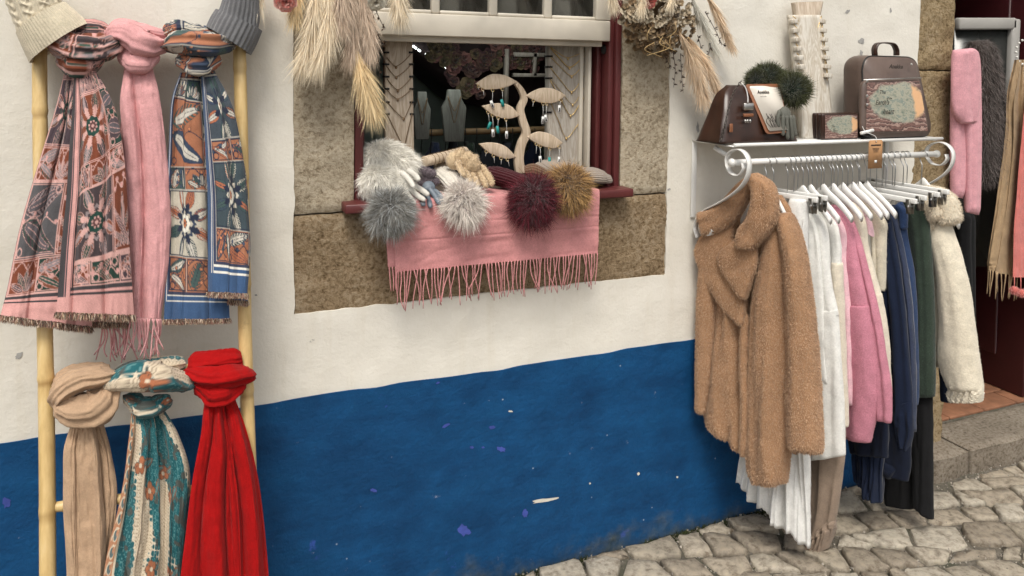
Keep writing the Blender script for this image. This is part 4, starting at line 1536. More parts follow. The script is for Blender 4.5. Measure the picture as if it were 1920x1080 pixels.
# teal and cream paisley
t1 = tail([(246, 772), (240, 840), (220, 960), (192, 1080), (170, 1250)], [(288, 772), (298, 850), (300, 980), (298, 1080), (296, 1250)], (0.225, 0.320), 2.0, 0.018, 61, dP, (0.0, 0.22))
t2 = tail([(284, 770), (288, 860), (292, 980), (292, 1250)], [(306, 764), (338, 820), (356, 890), (350, 1000), (342, 1100), (340, 1250)], (0.205, 0.295), 1.5, 0.015, 62, dP, (0.10, 0.27))
k1 = ridged_band([(212, 712), (250, 706), (300, 708), (350, 716)], [14, 27, 28, 18], 0.044, 4, 0.10, 63, (0.19, 0.225, 0.232, 0.19), design=dP, u0=0.06, v0=0.30, su=0.12)
k2 = ridged_band([(240, 742), (275, 764), (312, 748)], [14, 20, 16], 0.032, 4, 0.14, 64, (0.195, 0.225, 0.195), design=dP, u0=0.10, v0=0.55, su=0.2)
k3 = ridged_band([(218, 700), (250, 692), (300, 684), (346, 680)], [12, 13, 14, 12], 0.030, 4, 0.14, 65, (0.172, 0.176, 0.176, 0.17), design=dP, u0=0.08, v0=0.18, su=0.2)
sE = scarf('paisley_scarf', 'teal, cream and rust paisley scarf between the tan and red scarves', P(280, 710, .2),
           [('back_tail', 'woven', [(*t2, False)]), ('front_tail', 'woven', [(*t1, False)]), ('knot', 'woven', [(*k1, True)]), ('knot_band', 'woven', [(*k2, True)]), ('rung_wrap', 'woven', [(*k3, True)])])

# plain red
t1 = tail([(384, 748), (374, 820), (354, 950), (340, 1080), (332, 1250)], [(420, 750), (432, 850), (440, 980), (446, 1080), (450, 1250)], (0.225, 0.320), 1.9, 0.020, 71, nu=130, nv=220)
t2 = tail([(408, 748), (420, 850), (430, 980), (438, 1250)], [(440, 744), (466, 820), (487, 920), (502, 1080), (506, 1250)], (0.210, 0.300), 2.0, 0.018, 72, nu=120, nv=220)
k1 = ridged_band([(358, 692), (390, 704), (430, 704), (468, 700)], [10, 20, 21, 16], 0.036, 5, 0.16, 73, (0.18, 0.215, 0.22, 0.185))
k2 = ridged_band([(374, 718), (410, 738), (448, 716)], [18, 22, 20], 0.036, 5, 0.15, 74, (0.19, 0.222, 0.185))
k3 = ridged_band([(356, 682), (385, 678), (420, 674), (452, 670)], [19, 19, 20, 19], 0.030, 6, 0.14, 75, (0.172, 0.178, 0.176, 0.17))
sF = scarf('red_scarf', 'plain bright red wool scarf knotted on the lower rung beside the right pole', P(415, 700, .2),
           [('back_tail', 'wool_red', [(*t2, False)]), ('front_tail', 'wool_red', [(*t1, False)]), ('knot', 'wool_red', [(*k1, True)]), ('knot_band', 'wool_red', [(*k2, True)]), ('rung_wrap', 'wool_red', [(*k3, True)])])

# ------------------------------------------------------------------ knitted hats on the pole tops
wool('knit_cream', lin(214, 202, 178), 0.3, scale=420)
wool('knit_grey', lin(112, 112, 114), 0.3, scale=420)


def hat_shell(LR, dep, off, nth, nv, relief, bulge=0.0):
    """LR: list of (left px, right px) pairs from the rim upward"""
    Ls, Rs = spline(A([a for a, b in LR]), nv), spline(A([b for a, b in LR]), nv)
    L3, R3 = Pv(Ls[:, 0], Ls[:, 1], off), Pv(Rs[:, 0], Rs[:, 1], off)
    C, a = (L3 + R3) / 2, (R3 - L3) / 2
    th = np.linspace(0, TAU, nth, endpoint=False)
    t = np.linspace(0, 1, nv)
    k = 1 + relief(th[None], t[:, None])
    d = dep if np.ndim(dep) else np.full(nv, dep)
    return C[:, None] + k[..., None] * (np.cos(th)[None, :, None] * a[:, None] + np.sin(th)[None, :, None] * (A([0, -1, 0]) * d[:, None])[:, None])


def cable(th, t):
    u = th * 9 / TAU
    ph = t * 9
    x = (u % 1.0) - 0.5
    a = np.abs(x - 0.18 * np.sin(ph * TAU * 0.5))
    b = np.abs(x + 0.18 * np.sin(ph * TAU * 0.5))
    s = np.maximum(np.exp(-(a / 0.12) ** 2) * (0.8 + 0.2 * np.cos(ph * TAU * .5)), np.exp(-(b / 0.12) ** 2) * (0.8 - 0.2 * np.cos(ph * TAU * .5)))
    rib = 0.35 * np.exp(-((np.abs(x) - 0.45) / 0.06) ** 2)
    return 0.085 * np.maximum(s, rib) - 0.04


hatA = thing('knitted_hat', 'cream cable knit hat with folded cuff, pulled over the top of the left bamboo pole', 'hat', P(110, 85, .06))
mb = MB()
cuff = [((57, 118), (166, 44)), ((46, 92), (146, 26)), ((32, 63), (122, 4))]
g_out = hat_shell(cuff, 0.072, 0.075, 300, 24, lambda th, t: 0.012 * np.cos(th * 62) + 0.02 * np.sin(math.pi * t))
mb.grid(g_out, cv=True)
g_in = hat_shell([((35, 66), (120, 8)), ((58, 112), (160, 47))], 0.064, 0.075, 300, 10, lambda th, t: 0 * th - 0.03 + 0 * t)
mb.grid(np.concatenate([g_out[-1:], g_in[:1]]), cv=True)
mb.grid(g_in, cv=True)
mb.grid(np.concatenate([g_in[-1:], g_out[:1]]), cv=True)
mb.build('cuff', 'knit_cream', hatA)
mb = MB()
mb.grid(hat_shell([((37, 66), (118, 10)), ((22, 30), (108, -20)), ((10, -8), (92, -50)), ((22, -40), (72, -70)), ((44, -62), (50, -66))], 0.066, 0.075, 260, 80, cable), cv=True)
mb.build('crown', 'knit_cream', hatA)

hatB = thing('knitted_hat', 'grey ribbed knit hat with folded cuff, pulled over the top of the right bamboo pole', 'hat', P(430, 75, .06))
mb = MB()
cuff = [((387, 50), (470, 103)), ((396, 33), (481, 80)), ((405, 17), (491, 58))]
g_out = hat_shell(cuff, 0.055, 0.07, 300, 24, lambda th, t: 0.022 * np.cos(th * 30) + 0.02 * np.sin(math.pi * t))
mb.grid(g_out, cv=True)
g_in = hat_shell([((408, 20), (487, 60)), ((392, 52), (467, 100))], 0.048, 0.07, 300, 10, lambda th, t: 0 * th - 0.03 + 0 * t)
mb.grid(np.concatenate([g_out[-1:], g_in[:1]]), cv=True)
mb.grid(g_in, cv=True)
mb.grid(np.concatenate([g_in[-1:], g_out[:1]]), cv=True)
mb.build('cuff', 'knit_grey', hatB)
mb = MB()
mb.grid(hat_shell([((411, 20), (482, 58)), ((418, -6), (486, 26)), ((428, -40), (482, -20)), ((445, -62), (465, -58))], 0.046, 0.07, 360, 60, lambda th, t: 0.03 * np.cos(th * 26) + 0.03 * np.sin(th * 3 + t * 6)), cv=True)
mb.build('crown', 'knit_grey', hatB)

# ------------------------------------------------------------------ pink fringed scarf laid over the window sill
root = thing('pink_shawl', 'dusty pink shawl with a long fringe, draped over the red window sill', 'shawl', P(930, 400, .08))
wool('wool_shawl', lin(208, 144, 143), 0.10)
nu, nv = 220, 120
s = np.linspace(0, 1, nu)[:, None]
t = np.linspace(0, 1, nv)[None]
xl, xr = P(742, 450, .09)[0], P(1127, 420, .09)[0]
X = xl + (xr - xl) * s + 0 * t
arc = 0.10 + 0.20 * 1.0
dist = t * 0.295
zed, yed = Z_SILL + 0.008, -0.062
over = np.clip(dist - 0.105, 0, None)
flat = np.clip(0.105 - dist, 0, None)
bend = smooth(-0.012, 0.014, dist - 0.105)
Y = np.where(dist < 0.105, yed + flat - 0.004 * bend, yed - 0.006 - 0.006 * (1 - np.exp(-over / 0.01)))
Zz = zed - over - 0.003 * bend * (dist < 0.105)
wr = 0.0035 * fbm(np.stack(np.broadcast_arrays(s * 5, t * 5 + s * 1.5, s * 0), -1)) * smooth(0.35, 0.6, t) + 0.0009 * vnoise(np.stack(np.broadcast_arrays(s * 5 + t * 2, t * 20, s * 0 + 4), -1)) * smooth(0.4, 0.6, t)
crease = -0.002 * np.exp(-((dist - 0.215) / 0.0022) ** 2)
crease = crease - 0.0016 * np.exp(-((dist - 0.165 - 0.02 * s) / 0.003) ** 2) * smooth(0.3, 0.5, s)
G_ = np.stack([X + 0.004 * vnoise(np.stack(np.broadcast_arrays(s * 4, t * 3, s * 0), -1)), Y - np.abs(wr) * 1.6 + crease * -1, Zz + 0 * s], -1)
MB().grid(G_).build('cloth', 'wool_shawl', root)
mb = MB()
G2 = (G_[:24] + A([-0.020, 0.004, 0.014]))[:, 48:]
mb.grid(G2)
mb.build('under_layer', 'wool_shawl', root)
ed_ = G_[:, -1]
for j in range(64):
    i = int((j + 0.5) / 64 * nu)
    mb = MB()
    fringe_string(mb, ed_[i] + A([0, 0, 0.002]), rng.uniform(0.088, 0.108), 0.0019, 300 + j, 0.013)
    mb.build('tassel', 'wool_shawl', root)
for j in range(4):
    mb = MB()
    fringe_string(mb, G2[j * 3 + 1, -1], rng.uniform(0.06, 0.08), 0.0019, 380 + j, 0.006)
    mb.build('tassel', 'wool_shawl', root)

# ------------------------------------------------------------------ wall rack
simple('white_metal', (0.74, 0.73, 0.70), 0.35, 0.06, 9, 0.05, 60)
simple('white_wood', (0.76, 0.75, 0.72), 0.4, 0.06, 9)
simple('steel', (0.52, 0.52, 0.52), 0.28, 0.15, 30, metal=1.0)
simple('dark_steel', (0.22, 0.21, 0.19), 0.35, 0.3, 30, metal=0.9)
RO, RZ, SZ, BX0, BX1 = 0.20, 1.236, 1.288, 1.450, 2.290
rack = thing('wall_rack', 'white iron wall shelf with scroll brackets and a clothes rod', 'shelf rack', (1.88, 0, 1.0))


def strip(mb, path, wv, th):
    """flat iron bent along a path; wv = full width vector, th = thickness"""
    path = np.asarray(path, float)
    T = norm(np.gradient(path, axis=0))
    wv = np.asarray(wv, float)
    N = norm(np.cross(T, wv))
    c = np.stack([path - wv / 2 - N * th / 2, path + wv / 2 - N * th / 2, path + wv / 2 + N * th / 2, path - wv / 2 + N * th / 2], 1)
    return mb.loft(c)


scroll_px = [(1322, 432), (1330, 444), (1342, 437), (1339, 422), (1325, 420), (1317, 438), (1319, 456), (1309, 446), (1304, 424), (1316, 399), (1350, 380), (1382, 358), (1400, 335), (1405, 308), (1398, 288), (1383, 280), (1367, 288), (1363, 306), (1371, 324), (1386, 329), (1395, 318), (1394, 306)]
scroll_px = scroll_px[:1] + scroll_px[1:5] + scroll_px[5:]
sp = A([Q(x, y, BX0) for x, y in scroll_px[7:]])
sp[:, 1] = np.minimum(sp[:, 1], -0.006)
curl = A([Q(x, y, BX0) for x, y in [(1331, 426), (1341, 421), (1338, 441), (1326, 446), (1319, 432), (1324, 420), (1336, 418)]])
for X in (BX0, BX1):
    br = MB()
    strip(br, spline(sp, 120) + A([X - BX0, 0, 0]), (0.017, 0, 0), 0.0032)
    b_o = br.build('scroll_bracket', 'white_metal', rack)
    m2 = MB()
    a = np.linspace(0, TAU * 1.15, 40)
    cc = Q(1330, 432, BX0) + A([X - BX0, 0, 0])
    cc[1] = min(cc[1], -0.028)
    strip(m2, np.stack([np.full(40, cc[0]), cc[1] - 0.020 * np.cos(a) * (1 - 0.05 * a), cc[2] + 0.020 * np.sin(a) * (1 - 0.05 * a)], 1), (0.016, 0, 0), 0.003)
    m2.build('curl', 'white_metal', b_o)
    MB().box((X, -0.004, 1.160), (0.018, 0.006, 0.25)).build('wall_plate', 'white_metal', b_o, smooth=False, bevel=0.0015)
    MB().bar((X, -0.002, SZ - 0.004), (X, -RO, SZ - 0.004), 0.018, 0.004).build('shelf_arm', 'white_metal', b_o, smooth=False)
    for k in range(6):
        m3 = MB()
        c = A([X - 0.003, -0.02 - k * 0.027, SZ - 0.0015])
        aa = np.linspace(0, TAU, 9)[:-1]
        m3.prism(np.stack([c[0] + 0.0035 * np.cos(aa), c[1] + 0.0035 * np.sin(aa), np.full(8, c[2])], 1), (0, 0, 1), 0.0006)
        m3.build('bolt_hole', 'black_gap', b_o)
mb = MB().box(((BX0 + 0.01 + 2.318) / 2, -0.098, SZ + 0.0015), (2.318 - BX0 - 0.01, 0.188, 0.003))
mb.build('shelf_plate', 'white_metal', rack, smooth=False)
MB().tube([(BX0 - 0.002, -RO, SZ), (2.322, -RO, SZ)], 0.0055, 12).build('front_rail', 'white_metal', rack)
MB().tube([(BX0 - 0.004, -RO, RZ), (BX1 + 0.004, -RO, RZ)], 0.0095, 18).build('clothes_rod', 'white_metal', rack)
for X, s in ((BX0 - 0.008, -1), (BX1 + 0.008, 1)):
    MB().ellipsoid((X, -RO, RZ), (0.011, 0.013, 0.013), 16, 10).build('rod_knob', 'white_metal', rack)
a_, b_ = P(1340, 276, 0.13), P(1362, 291, 0.16)
MB().tube([a_, b_], 0.008, 12).build('end_peg', 'white_metal', rack)
MB().tube([b_, b_ + (b_ - a_) * 0.15], 0.006, 12).build('peg_hole', 'black_gap', rack)


# ------------------------------------------------------------------ garments
class Plane:
    """upright plane across the rod, turned a little: x = Xc + k (off - 0.2)"""

    def __init__(self, Xc, k=0.10):
        self.Xc, self.k = Xc, k
        self.n = norm(A([-1.0, -k, 0]))            # towards the viewer
        self.e = norm(A([k, -1.0, 0]))             # outward from the wall

    def at(self, px, py, h=0.0):
        px, py = np.broadcast_arrays(np.asarray(px, float), np.asarray(py, float))
        d = _F + _R * ((px - CX_PX) / F_PX)[..., None] + _U * ((CY_PX - py) / F_PX)[..., None]
        o = A([0, CAM_Y, CAM_Z])
        # x + k y = Xc - 0.2 k
        t = (self.Xc - 0.2 * self.k - (o[0] + self.k * o[1])) / (d[..., 0] + self.k * d[..., 1])
        p = o + d * t[..., None]
        h = np.asarray(h, float)
        return p + self.n * (h[..., None] if h.ndim else h)


def pillow(L, R, pl, tf, tb, h0=0.0, nt=70, nth=40, pw=0.8, folds=0.0, nf=3, seed=0, topt=0.35, bott=0.6, hem=None, lump=0.004, wallstop=True):
    """rounded, stuffed-looking panel between two traced edges; tf / tb = bulge towards / away from the viewer"""
    Ls, Rs = spline(L, nt), spline(R, nt)
    if hem is not None:
        s_ = smooth(0.8, 1, np.linspace(0, 1, nt))
    L3, R3 = pl.at(Ls[:, 0], Ls[:, 1]), pl.at(Rs[:, 0], Rs[:, 1])
    C, a = (L3 + R3) / 2, (R3 - L3) / 2
    th = np.linspace(0, TAU, nth, endpoint=False)
    t = np.linspace(0, 1, nt)[:, None]
    env = np.sqrt(np.clip(1 - (1 - np.minimum(t / 0.10, 1)) ** 2, 0, 1)) * (1 - topt) + topt
    env = env * (np.sqrt(np.clip(1 - (1 - np.minimum((1 - t) / 0.05, 1)) ** 2, 0, 1)) * (1 - bott) + bott)
    sn = np.sin(th)[None]
    hh = np.where(sn > 0, tf, tb) * np.sign(sn) * np.abs(sn) ** pw
    hh = hh * env + h0
    if folds:
        r = np.random.default_rng(seed + 40)
        cs = np.cos(th)[None]
        f = 0
        for j in range(3):
            f = f + 0.6 ** j * (2 * np.abs(np.sin(nf * (1 + 0.7 * j) * (cs + 0.25 * vnoise(np.stack(np.broadcast_arrays(t * 3, cs, cs * 0 + seed + j), -1))) + r.uniform(0, 6) + 0.5 * t)) ** 0.8 - 1)
        hh = hh + folds * f * np.abs(sn) ** 0.5 * smooth(0.03, 0.3, t)
    G_ = C[:, None] + np.cos(th)[None, :, None] * a[:, None] + pl.n * hh[..., None]
    if hem is not None:
        G_[..., 2] += s_[:, None] * hem(np.cos(th))[None]
    G_ = G_ + (lump * fbm(G_ * 14 + seed * 3.1))[..., None] * pl.n + (lump * 0.5 * fbm(G_ * 20 + seed))[..., None] * pl.e
    if wallstop:
        G_[..., 1] = np.minimum(G_[..., 1], -0.012 + 0.0 * G_[..., 1])
    return G_


def roll(path, w, pl, thick, h0=0.0, n=60, nth=36, seed=0, lump=0.004, end=0.35):
    p = spline(path, n)
    w = np.interp(np.linspace(0, 1, n), np.linspace(0, 1, len(w)), w)
    t = np.linspace(0, 1, n)
    env = np.sqrt(np.clip(1 - (1 - np.minimum(t / 0.07, 1)) ** 2, 0.02, 1)) * np.sqrt(np.clip(1 - (1 - np.minimum((1 - t) / 0.09, 1)) ** 2, 0.02, 1))
    env = env * (1 - end) + end
    tg = norm(np.gradient(p, axis=0))
    nr = np.stack([-tg[:, 1], tg[:, 0]], 1)
    h = np.interp(t, np.linspace(0, 1, len(np.atleast_1d(h0))), np.atleast_1d(h0)) if np.ndim(h0) else np.full(n, h0)
    C = pl.at(p[:, 0], p[:, 1], h)
    E = pl.at(p[:, 0] + nr[:, 0] * w, p[:, 1] + nr[:, 1] * w, h) - C
    a = np.linspace(0, TAU, nth, endpoint=False)
    tk = np.interp(t, np.linspace(0, 1, len(np.atleast_1d(thick))), np.atleast_1d(thick))
    G_ = C[:, None] + (env[:, None, None]) * (np.cos(a)[None, :, None] * E[:, None] + np.sin(a)[None, :, None] * pl.n * tk[:, None, None])
    G_ = G_ + (lump * fbm(G_ * 16 + seed))[..., None] * pl.n
    G_[..., 1] = np.minimum(G_[..., 1], -0.012)
    return G_


def fur_on(mb, G_, n, length, width, c_root, c_tip, flow=(0, 0, -0.6), spread=0.35, var=0.25, patch=12, bendamt=0.5, clump=0.0):
    """short pile over a closed grid (rings along axis 0)"""
    m = MB()
    m.grid(G_, cv=True)
    V, F = m.arrays()
    p, nn = sample_surf(V, F, n)
    cen = V.mean(0)
    out = np.sign(np.einsum('ij,ij->i', nn, p - cen).mean())
    nn = nn * (out if out != 0 else 1)
    cl = np.stack([vnoise(p * 75 + 3), vnoise(p * 75 + 31), vnoise(p * 75 + 57)], 1) * clump
    d = norm(nn + A(flow) * 0.6 + cl + rng.normal(0, spread, (n, 3)))
    k = (1 + var * fbm(p * patch, 2) + clump * 0.30 * vnoise(p * 110 + 9) + rng.normal(0, var * 0.4, n))[:, None]
    ln = length * rng.uniform(0.6, 1.25, n)
    strands(mb, p - nn * 0.001, d, ln, width, A(c_root) * k, A(c_tip) * k, bend=A(flow)[None] * bendamt + rng.normal(0, 0.15, (n, 3)), nseg=2)


attr_mat('fur', 0.8, 0.35, spec=0.25)
attr_mat('fuzz', 0.9, 0.3, spec=0.1)
BR_R, BR_T = A(lin(158, 124, 94)), A(lin(198, 165, 134))
wool('coat_skin', lin(166, 128, 96), 0.15, scale=300)


def garment(name, label, pieces, mat, loc, cat, fur=None, group='clothes hanging on the wall rack'):
    """pieces: list of (part name, grid)"""
    root = thing(name, label, cat, loc, group)
    for it in pieces:
        nm, G_ = it[0], it[1]
        m = it[2] if len(it) > 2 else mat
        mb = MB()
        mb.loft(G_)
        o = mb.build(nm, m, root)
        if fur and m == mat:
            area = np.linalg.norm(np.cross(G_[1:, 1:] - G_[:-1, :-1], G_[:-1, 1:] - G_[1:, :-1]), axis=-1).sum() / 2
            fb = MB()
            fur_on(fb, G_, int(area * fur['per']), fur['len'], fur['w'], fur['root'], fur['tip'], fur.get('flow', (0, 0, -0.8)), fur.get('spread', .35), fur.get('var', .25), clump=fur.get('clump', 0.0))
            fb.build('pile', 'fur', o, kind='stuff')
    return root


# brown teddy coat, the nearest on the rod
pc = Plane(1.575, 0.42)
body = pillow([(1400, 372), (1345, 415), (1328, 520), (1322, 640), (1324, 770)], [(1455, 368), (1478, 420), (1484, 560), (1488, 720), (1484, 860)], pc, 0.02, 0.035, -0.035, seed=1)
lpan = pillow([(1352, 470), (1342, 580), (1328, 690), (1320, 782)], [(1400, 500), (1406, 600), (1409, 720), (1402, 853)], pc, 0.040, 0.03, 0.0, folds=0.011, nf=2.4, seed=2, topt=.5, bott=.45)
rpan = pillow([(1442, 440), (1418, 560), (1410, 700), (1408, 860), (1416, 902)], [(1476, 400), (1484, 560), (1488, 700), (1489, 800), (1480, 902)], pc, 0.046, 0.03, 0.012, folds=0.011, nf=2.4, seed=3, topt=.5, bott=.45)
rsl = pillow([(1466, 398), (1480, 500), (1485, 650), (1482, 760), (1484, 832)], [(1490, 398), (1516, 475), (1533, 600), (1543, 720), (1549, 845)], pc, 0.050, 0.045, 0.020, folds=0.006, nf=1.6, seed=4, topt=.4, bott=.4)
lsl = pillow([(1326, 468), (1319, 560), (1317, 640), (1318, 765)], [(1354, 480), (1350, 600), (1345, 700), (1336, 770)], pc, 0.035, 0.03, 0.030, seed=5, topt=.4, bott=.4)
llap = pillow([(1330, 438), (1319, 470), (1340, 525), (1376, 576), (1402, 604)], [(1392, 416), (1388, 450), (1400, 520), (1410, 562), (1410, 600)], pc, 0.020, 0.015, 0.048, seed=6, topt=.5, bott=.3, pw=.45, lump=.006)
rlap = pillow([(1396, 446), (1369, 468), (1372, 496), (1389, 522), (1410, 548)], [(1420, 446), (1438, 460), (1437, 492), (1428, 522), (1417, 552)], pc, 0.020, 0.015, 0.066, seed=7, topt=.5, bott=.3, pw=.45, lump=.006)
lcol = pillow([(1422, 324), (1398, 346), (1364, 380), (1328, 394)], [(1436, 346), (1414, 384), (1386, 420), (1340, 440)], pc, 0.030, 0.025, 0.058, seed=8, pw=.55, topt=.5, bott=.5, lump=.007, folds=.004, nf=1.5)
rcol = pillow([(1424, 322), (1436, 356), (1430, 396), (1409, 426), (1411, 456)], [(1440, 320), (1472, 344), (1479, 388), (1468, 424), (1436, 460)], pc, 0.034, 0.03, 0.076, seed=9, pw=.55, topt=.5, bott=.45, lump=.008, folds=.004, nf=1.5)
plk = roll([(1408, 585), (1406, 680), (1409, 760), (1405, 848)], [7, 7, 7, 8], pc, 0.018, 0.038, seed=10)
teddy = dict(per=112000, len=0.0050, w=0.0009, clump=.26, spread=.28, root=BR_R, tip=BR_T, var=0.3)
garment('teddy_coat', 'light brown teddy fur coat with wide collar at the near rod end',
        [('back', body), ('front_panel', lpan), ('front_panel', rpan), ('sleeve', rsl), ('sleeve', lsl), ('lapel', llap), ('lapel', rlap), ('collar', lcol), ('collar', rcol), ('placket', plk)],
        'coat_skin', pc.at(1425, 340), 'coat', teddy)

wool('cloth_white', (0.74, 0.73, 0.69), 0.2, 0.3, 500, 0.06)
wool('cloth_white_pleat', (0.76, 0.75, 0.72), 0.15, 0.2, 500, 0.05)
wool('cloth_cream', lin(214, 204, 186), 0.3, 0.4, 420, 0.12)
wool('cloth_oat', lin(208, 198, 178), 0.35, 0.5, 380, 0.15)
wool('cloth_blush', lin(228, 186, 194), 0.35, 0.4, 420, 0.12)
wool('cloth_pink', lin(194, 128, 144), 0.10, 0.5, 380, 0.18)
wool('cloth_navy', lin(24, 33, 54), 0.1, 0.3, 500, 0.2)
wool('cloth_ink', lin(20, 26, 42), 0.08, 0.3, 500, 0.2)
wool('cloth_denim', lin(44, 62, 96), 0.15, 0.5, 600, 0.3)
wool('cloth_slate', lin(50, 58, 80), 0.2, 0.5, 500, 0.25)
wool('cloth_green', lin(50, 62, 52), 0.2, 0.6, 420, 0.3)
wool('cloth_black', (0.012, 0.012, 0.013), 0.04, 0.3, 500, 0.3)
wool('cloth_taupe', lin(146, 128, 112), 0.1, 0.4, 600, 0.12)
wool('cloth_coffee', lin(60, 48, 42), 0.1, 0.4, 600, 0.12)
wool('sherpa', lin(216, 206, 186), 0.35, 0.6, 330, 0.14)


def hem_wave(a, f, ph):
    return lambda c: a * np.sin(f * c + ph)


p_ = Plane(1.655, 0.30)
sk = pillow([(1482, 372), (1440, 560), (1402, 760), (1384, 890)], [(1514, 374), (1514, 520), (1520, 760), (1521, 1018)], p_, 0.030, 0.03, 0.0, folds=0.016, nf=9, seed=11, nth=200, nt=90, topt=.6, bott=1.0, hem=lambda c: -0.018 * np.abs(np.sin(4.2 * c + 0.4)) - 0.004 * np.sin(18 * c), lump=.002)
wb = roll([(1484, 380), (1512, 382)], [9, 9], p_, 0.018, 0.0)
garment('pleated_skirt', 'white pleated skirt hanging below the brown teddy coat', [('skirt', sk), ('waistband', wb)], 'cloth_white_pleat', p_.at(1500, 372), 'skirt')
p_ = Plane(1.785, 0.12)
leg = pillow([(1510, 640), (1508, 760), (1508, 960), (1502, 1040)], [(1570, 640), (1584, 800), (1574, 930), (1558, 1012)], p_, 0.030, 0.03, 0.0, folds=0.008, nf=3, seed=12, topt=.6, bott=.9)
cf = pillow([(1504, 1024), (1500, 1040), (1505, 1056)], [(1562, 970), (1566, 985), (1552, 1028)], p_, 0.036, 0.03, 0.0, folds=0.010, nf=9, nth=120, seed=13, topt=.9, bott=.9)
garment('trousers', 'taupe trousers with gathered cuffs between the white skirt and the white sweater', [('leg', leg), ('cuff', cf)], 'cloth_taupe', p_.at(1530, 640), 'trousers')
p_ = Plane(1.715, 0.12)
g1 = pillow([(1496, 382), (1500, 520), (1512, 720)], [(1514, 386), (1534, 442), (1542, 540), (1552, 720)], p_, 0.016, 0.016, 0.0, folds=0.003, nf=2, seed=14, topt=.3)
garment('white_blouse', 'white blouse mostly hidden behind the brown coat sleeve', [('body', g1)], 'cloth_white', p_.at(1505, 380), 'blouse')
p_ = Plane(1.745, 0.12)
g1 = pillow([(1500, 392), (1508, 500), (1514, 640), (1520, 856)], [(1526, 392), (1550, 428), (1556, 520), (1558, 840)], p_, 0.018, 0.020, 0.0, folds=0.003, nf=2, seed=15, topt=.3)
g2 = pillow([(1516, 404), (1524, 520), (1528, 590)], [(1532, 396), (1551, 428), (1558, 510), (1573, 592)], p_, 0.024, 0.022, 0.006, folds=0.002, seed=16, topt=.3, bott=.8)
g3 = pillow([(1526, 580), (1524, 700), (1522, 862)], [(1572, 580), (1581, 700), (1588, 852)], p_, 0.027, 0.024, 0.006, folds=0.003, seed=17, topt=.8, bott=.85)
garment('white_sweater', 'white sweater with dropped sleeve seam next to the brown coat', [('body', g1), ('shoulder', g2), ('sleeve', g3)], 'cloth_white', p_.at(1520, 390), 'sweater')
p_ = Plane(1.80, 0.10)
g1 = pillow([(1520, 390), (1540, 500), (1552, 640), (1562, 800)], [(1546, 392), (1573, 430), (1577, 495)], p_, 0.016, 0.018, 0.0, folds=0.002, seed=18, topt=.3)
g2 = pillow([(1562, 490), (1560, 600), (1564, 800)], [(1580, 494), (1586, 640), (1592, 800)], p_, 0.022, 0.02, 0.004, folds=0.002, seed=19, topt=.8)
garment('cream_sweater', 'off white sweater with cream sleeve, squeezed in beside the light pink one', [('shoulder', g1, 'cloth_white'), ('sleeve', g2)], 'cloth_cream', p_.at(1540, 390), 'sweater')
p_ = Plane(1.84, 0.10)
g1 = pillow([(1536, 388), (1556, 480), (1566, 600), (1572, 760)], [(1556, 386), (1583, 428), (1587, 490), (1596, 600), (1600, 760)], p_, 0.017, 0.018, 0.0, folds=0.002, seed=20, topt=.3)
garment('blush_sweater', 'pale blush pink sweater left of the deep pink cardigan', [('sleeve', g1)], 'cloth_blush', p_.at(1550, 385), 'sweater')
p_ = Plane(1.88, 0.10)
g1 = pillow([(1556, 384), (1590, 480), (1625, 620), (1640, 786)], [(1580, 384), (1602, 424), (1620, 480), (1648, 600), (1668, 720), (1670, 794)], p_, 0.018, 0.022, -0.004, folds=0.003, nf=2, seed=21, topt=.3)
g2 = pillow([(1558, 388), (1580, 470), (1592, 570)], [(1578, 386), (1602, 424), (1616, 490), (1634, 578)], p_, 0.028, 0.022, 0.010, seed=22, topt=.3, bott=.85)
g3 = pillow([(1591, 568), (1589, 660), (1588, 760), (1594, 818)], [(1634, 572), (1647, 660), (1651, 750), (1638, 828)], p_, 0.032, 0.024, 0.012, folds=0.003, nf=2, seed=23, topt=.85, bott=.75)
PK = A(lin(202, 140, 154))
pinkfuzz = dict(per=30000, len=0.0042, w=0.0005, root=PK * .9, tip=PK * 1.15, var=.15, spread=.7, flow=(0, 0, -.3))
garment('pink_cardigan', 'fuzzy deep pink cardigan in the middle of the rod', [('body', g1), ('shoulder', g2), ('sleeve', g3)], 'cloth_pink', p_.at(1575, 384), 'cardigan', pinkfuzz)
p_ = Plane(1.925, 0.10)
CR = A(lin(212, 202, 182))
crfuzz = dict(per=30000, len=0.0042, w=0.0005, root=CR * .9, tip=CR * 1.1, var=.12, spread=.7, flow=(0, 0, -.3))
g1 = pillow([(1590, 382), (1612, 470), (1630, 556)], [(1606, 378), (1622, 414), (1632, 480), (1653, 556)], p_, 0.020, 0.02, 0.004, seed=24, topt=.3, bott=.85)
g2 = pillow([(1630, 550), (1645, 640), (1655, 740)], [(1653, 550), (1666, 640), (1671, 740)], p_, 0.022, 0.02, 0.004, seed=25, topt=.85)
garment('cream_cardigan', 'fuzzy cream cardigan with a long sleeve right of the pink one', [('shoulder', g1), ('sleeve', g2)], 'cloth_cream', p_.at(1600, 380), 'cardigan', crfuzz)
p_ = Plane(1.950, 0.10)
g1 = pillow([(1604, 384), (1622, 420), (1630, 436)], [(1622, 384), (1634, 420), (1638, 444)], p_, 0.012, 0.012, 0.0, seed=26, topt=.4)
garment('blush_blouse', 'small pointed tip of a pale pink blouse between two cream cardigans', [('collar_tip', g1)], 'cloth_blush', p_.at(1615, 384), 'blouse')
p_ = Plane(1.985, 0.10)
g1 = pillow([(1608, 378), (1632, 430), (1642, 470), (1644, 540)], [(1628, 374), (1658, 412), (1660, 440), (1657, 546)], p_, 0.020, 0.02, 0.0, seed=27, topt=.3)
g2 = roll([(1644, 428), (1646, 480), (1645, 540)], [4, 4, 4], p_, 0.012, 0.018, seed=28)
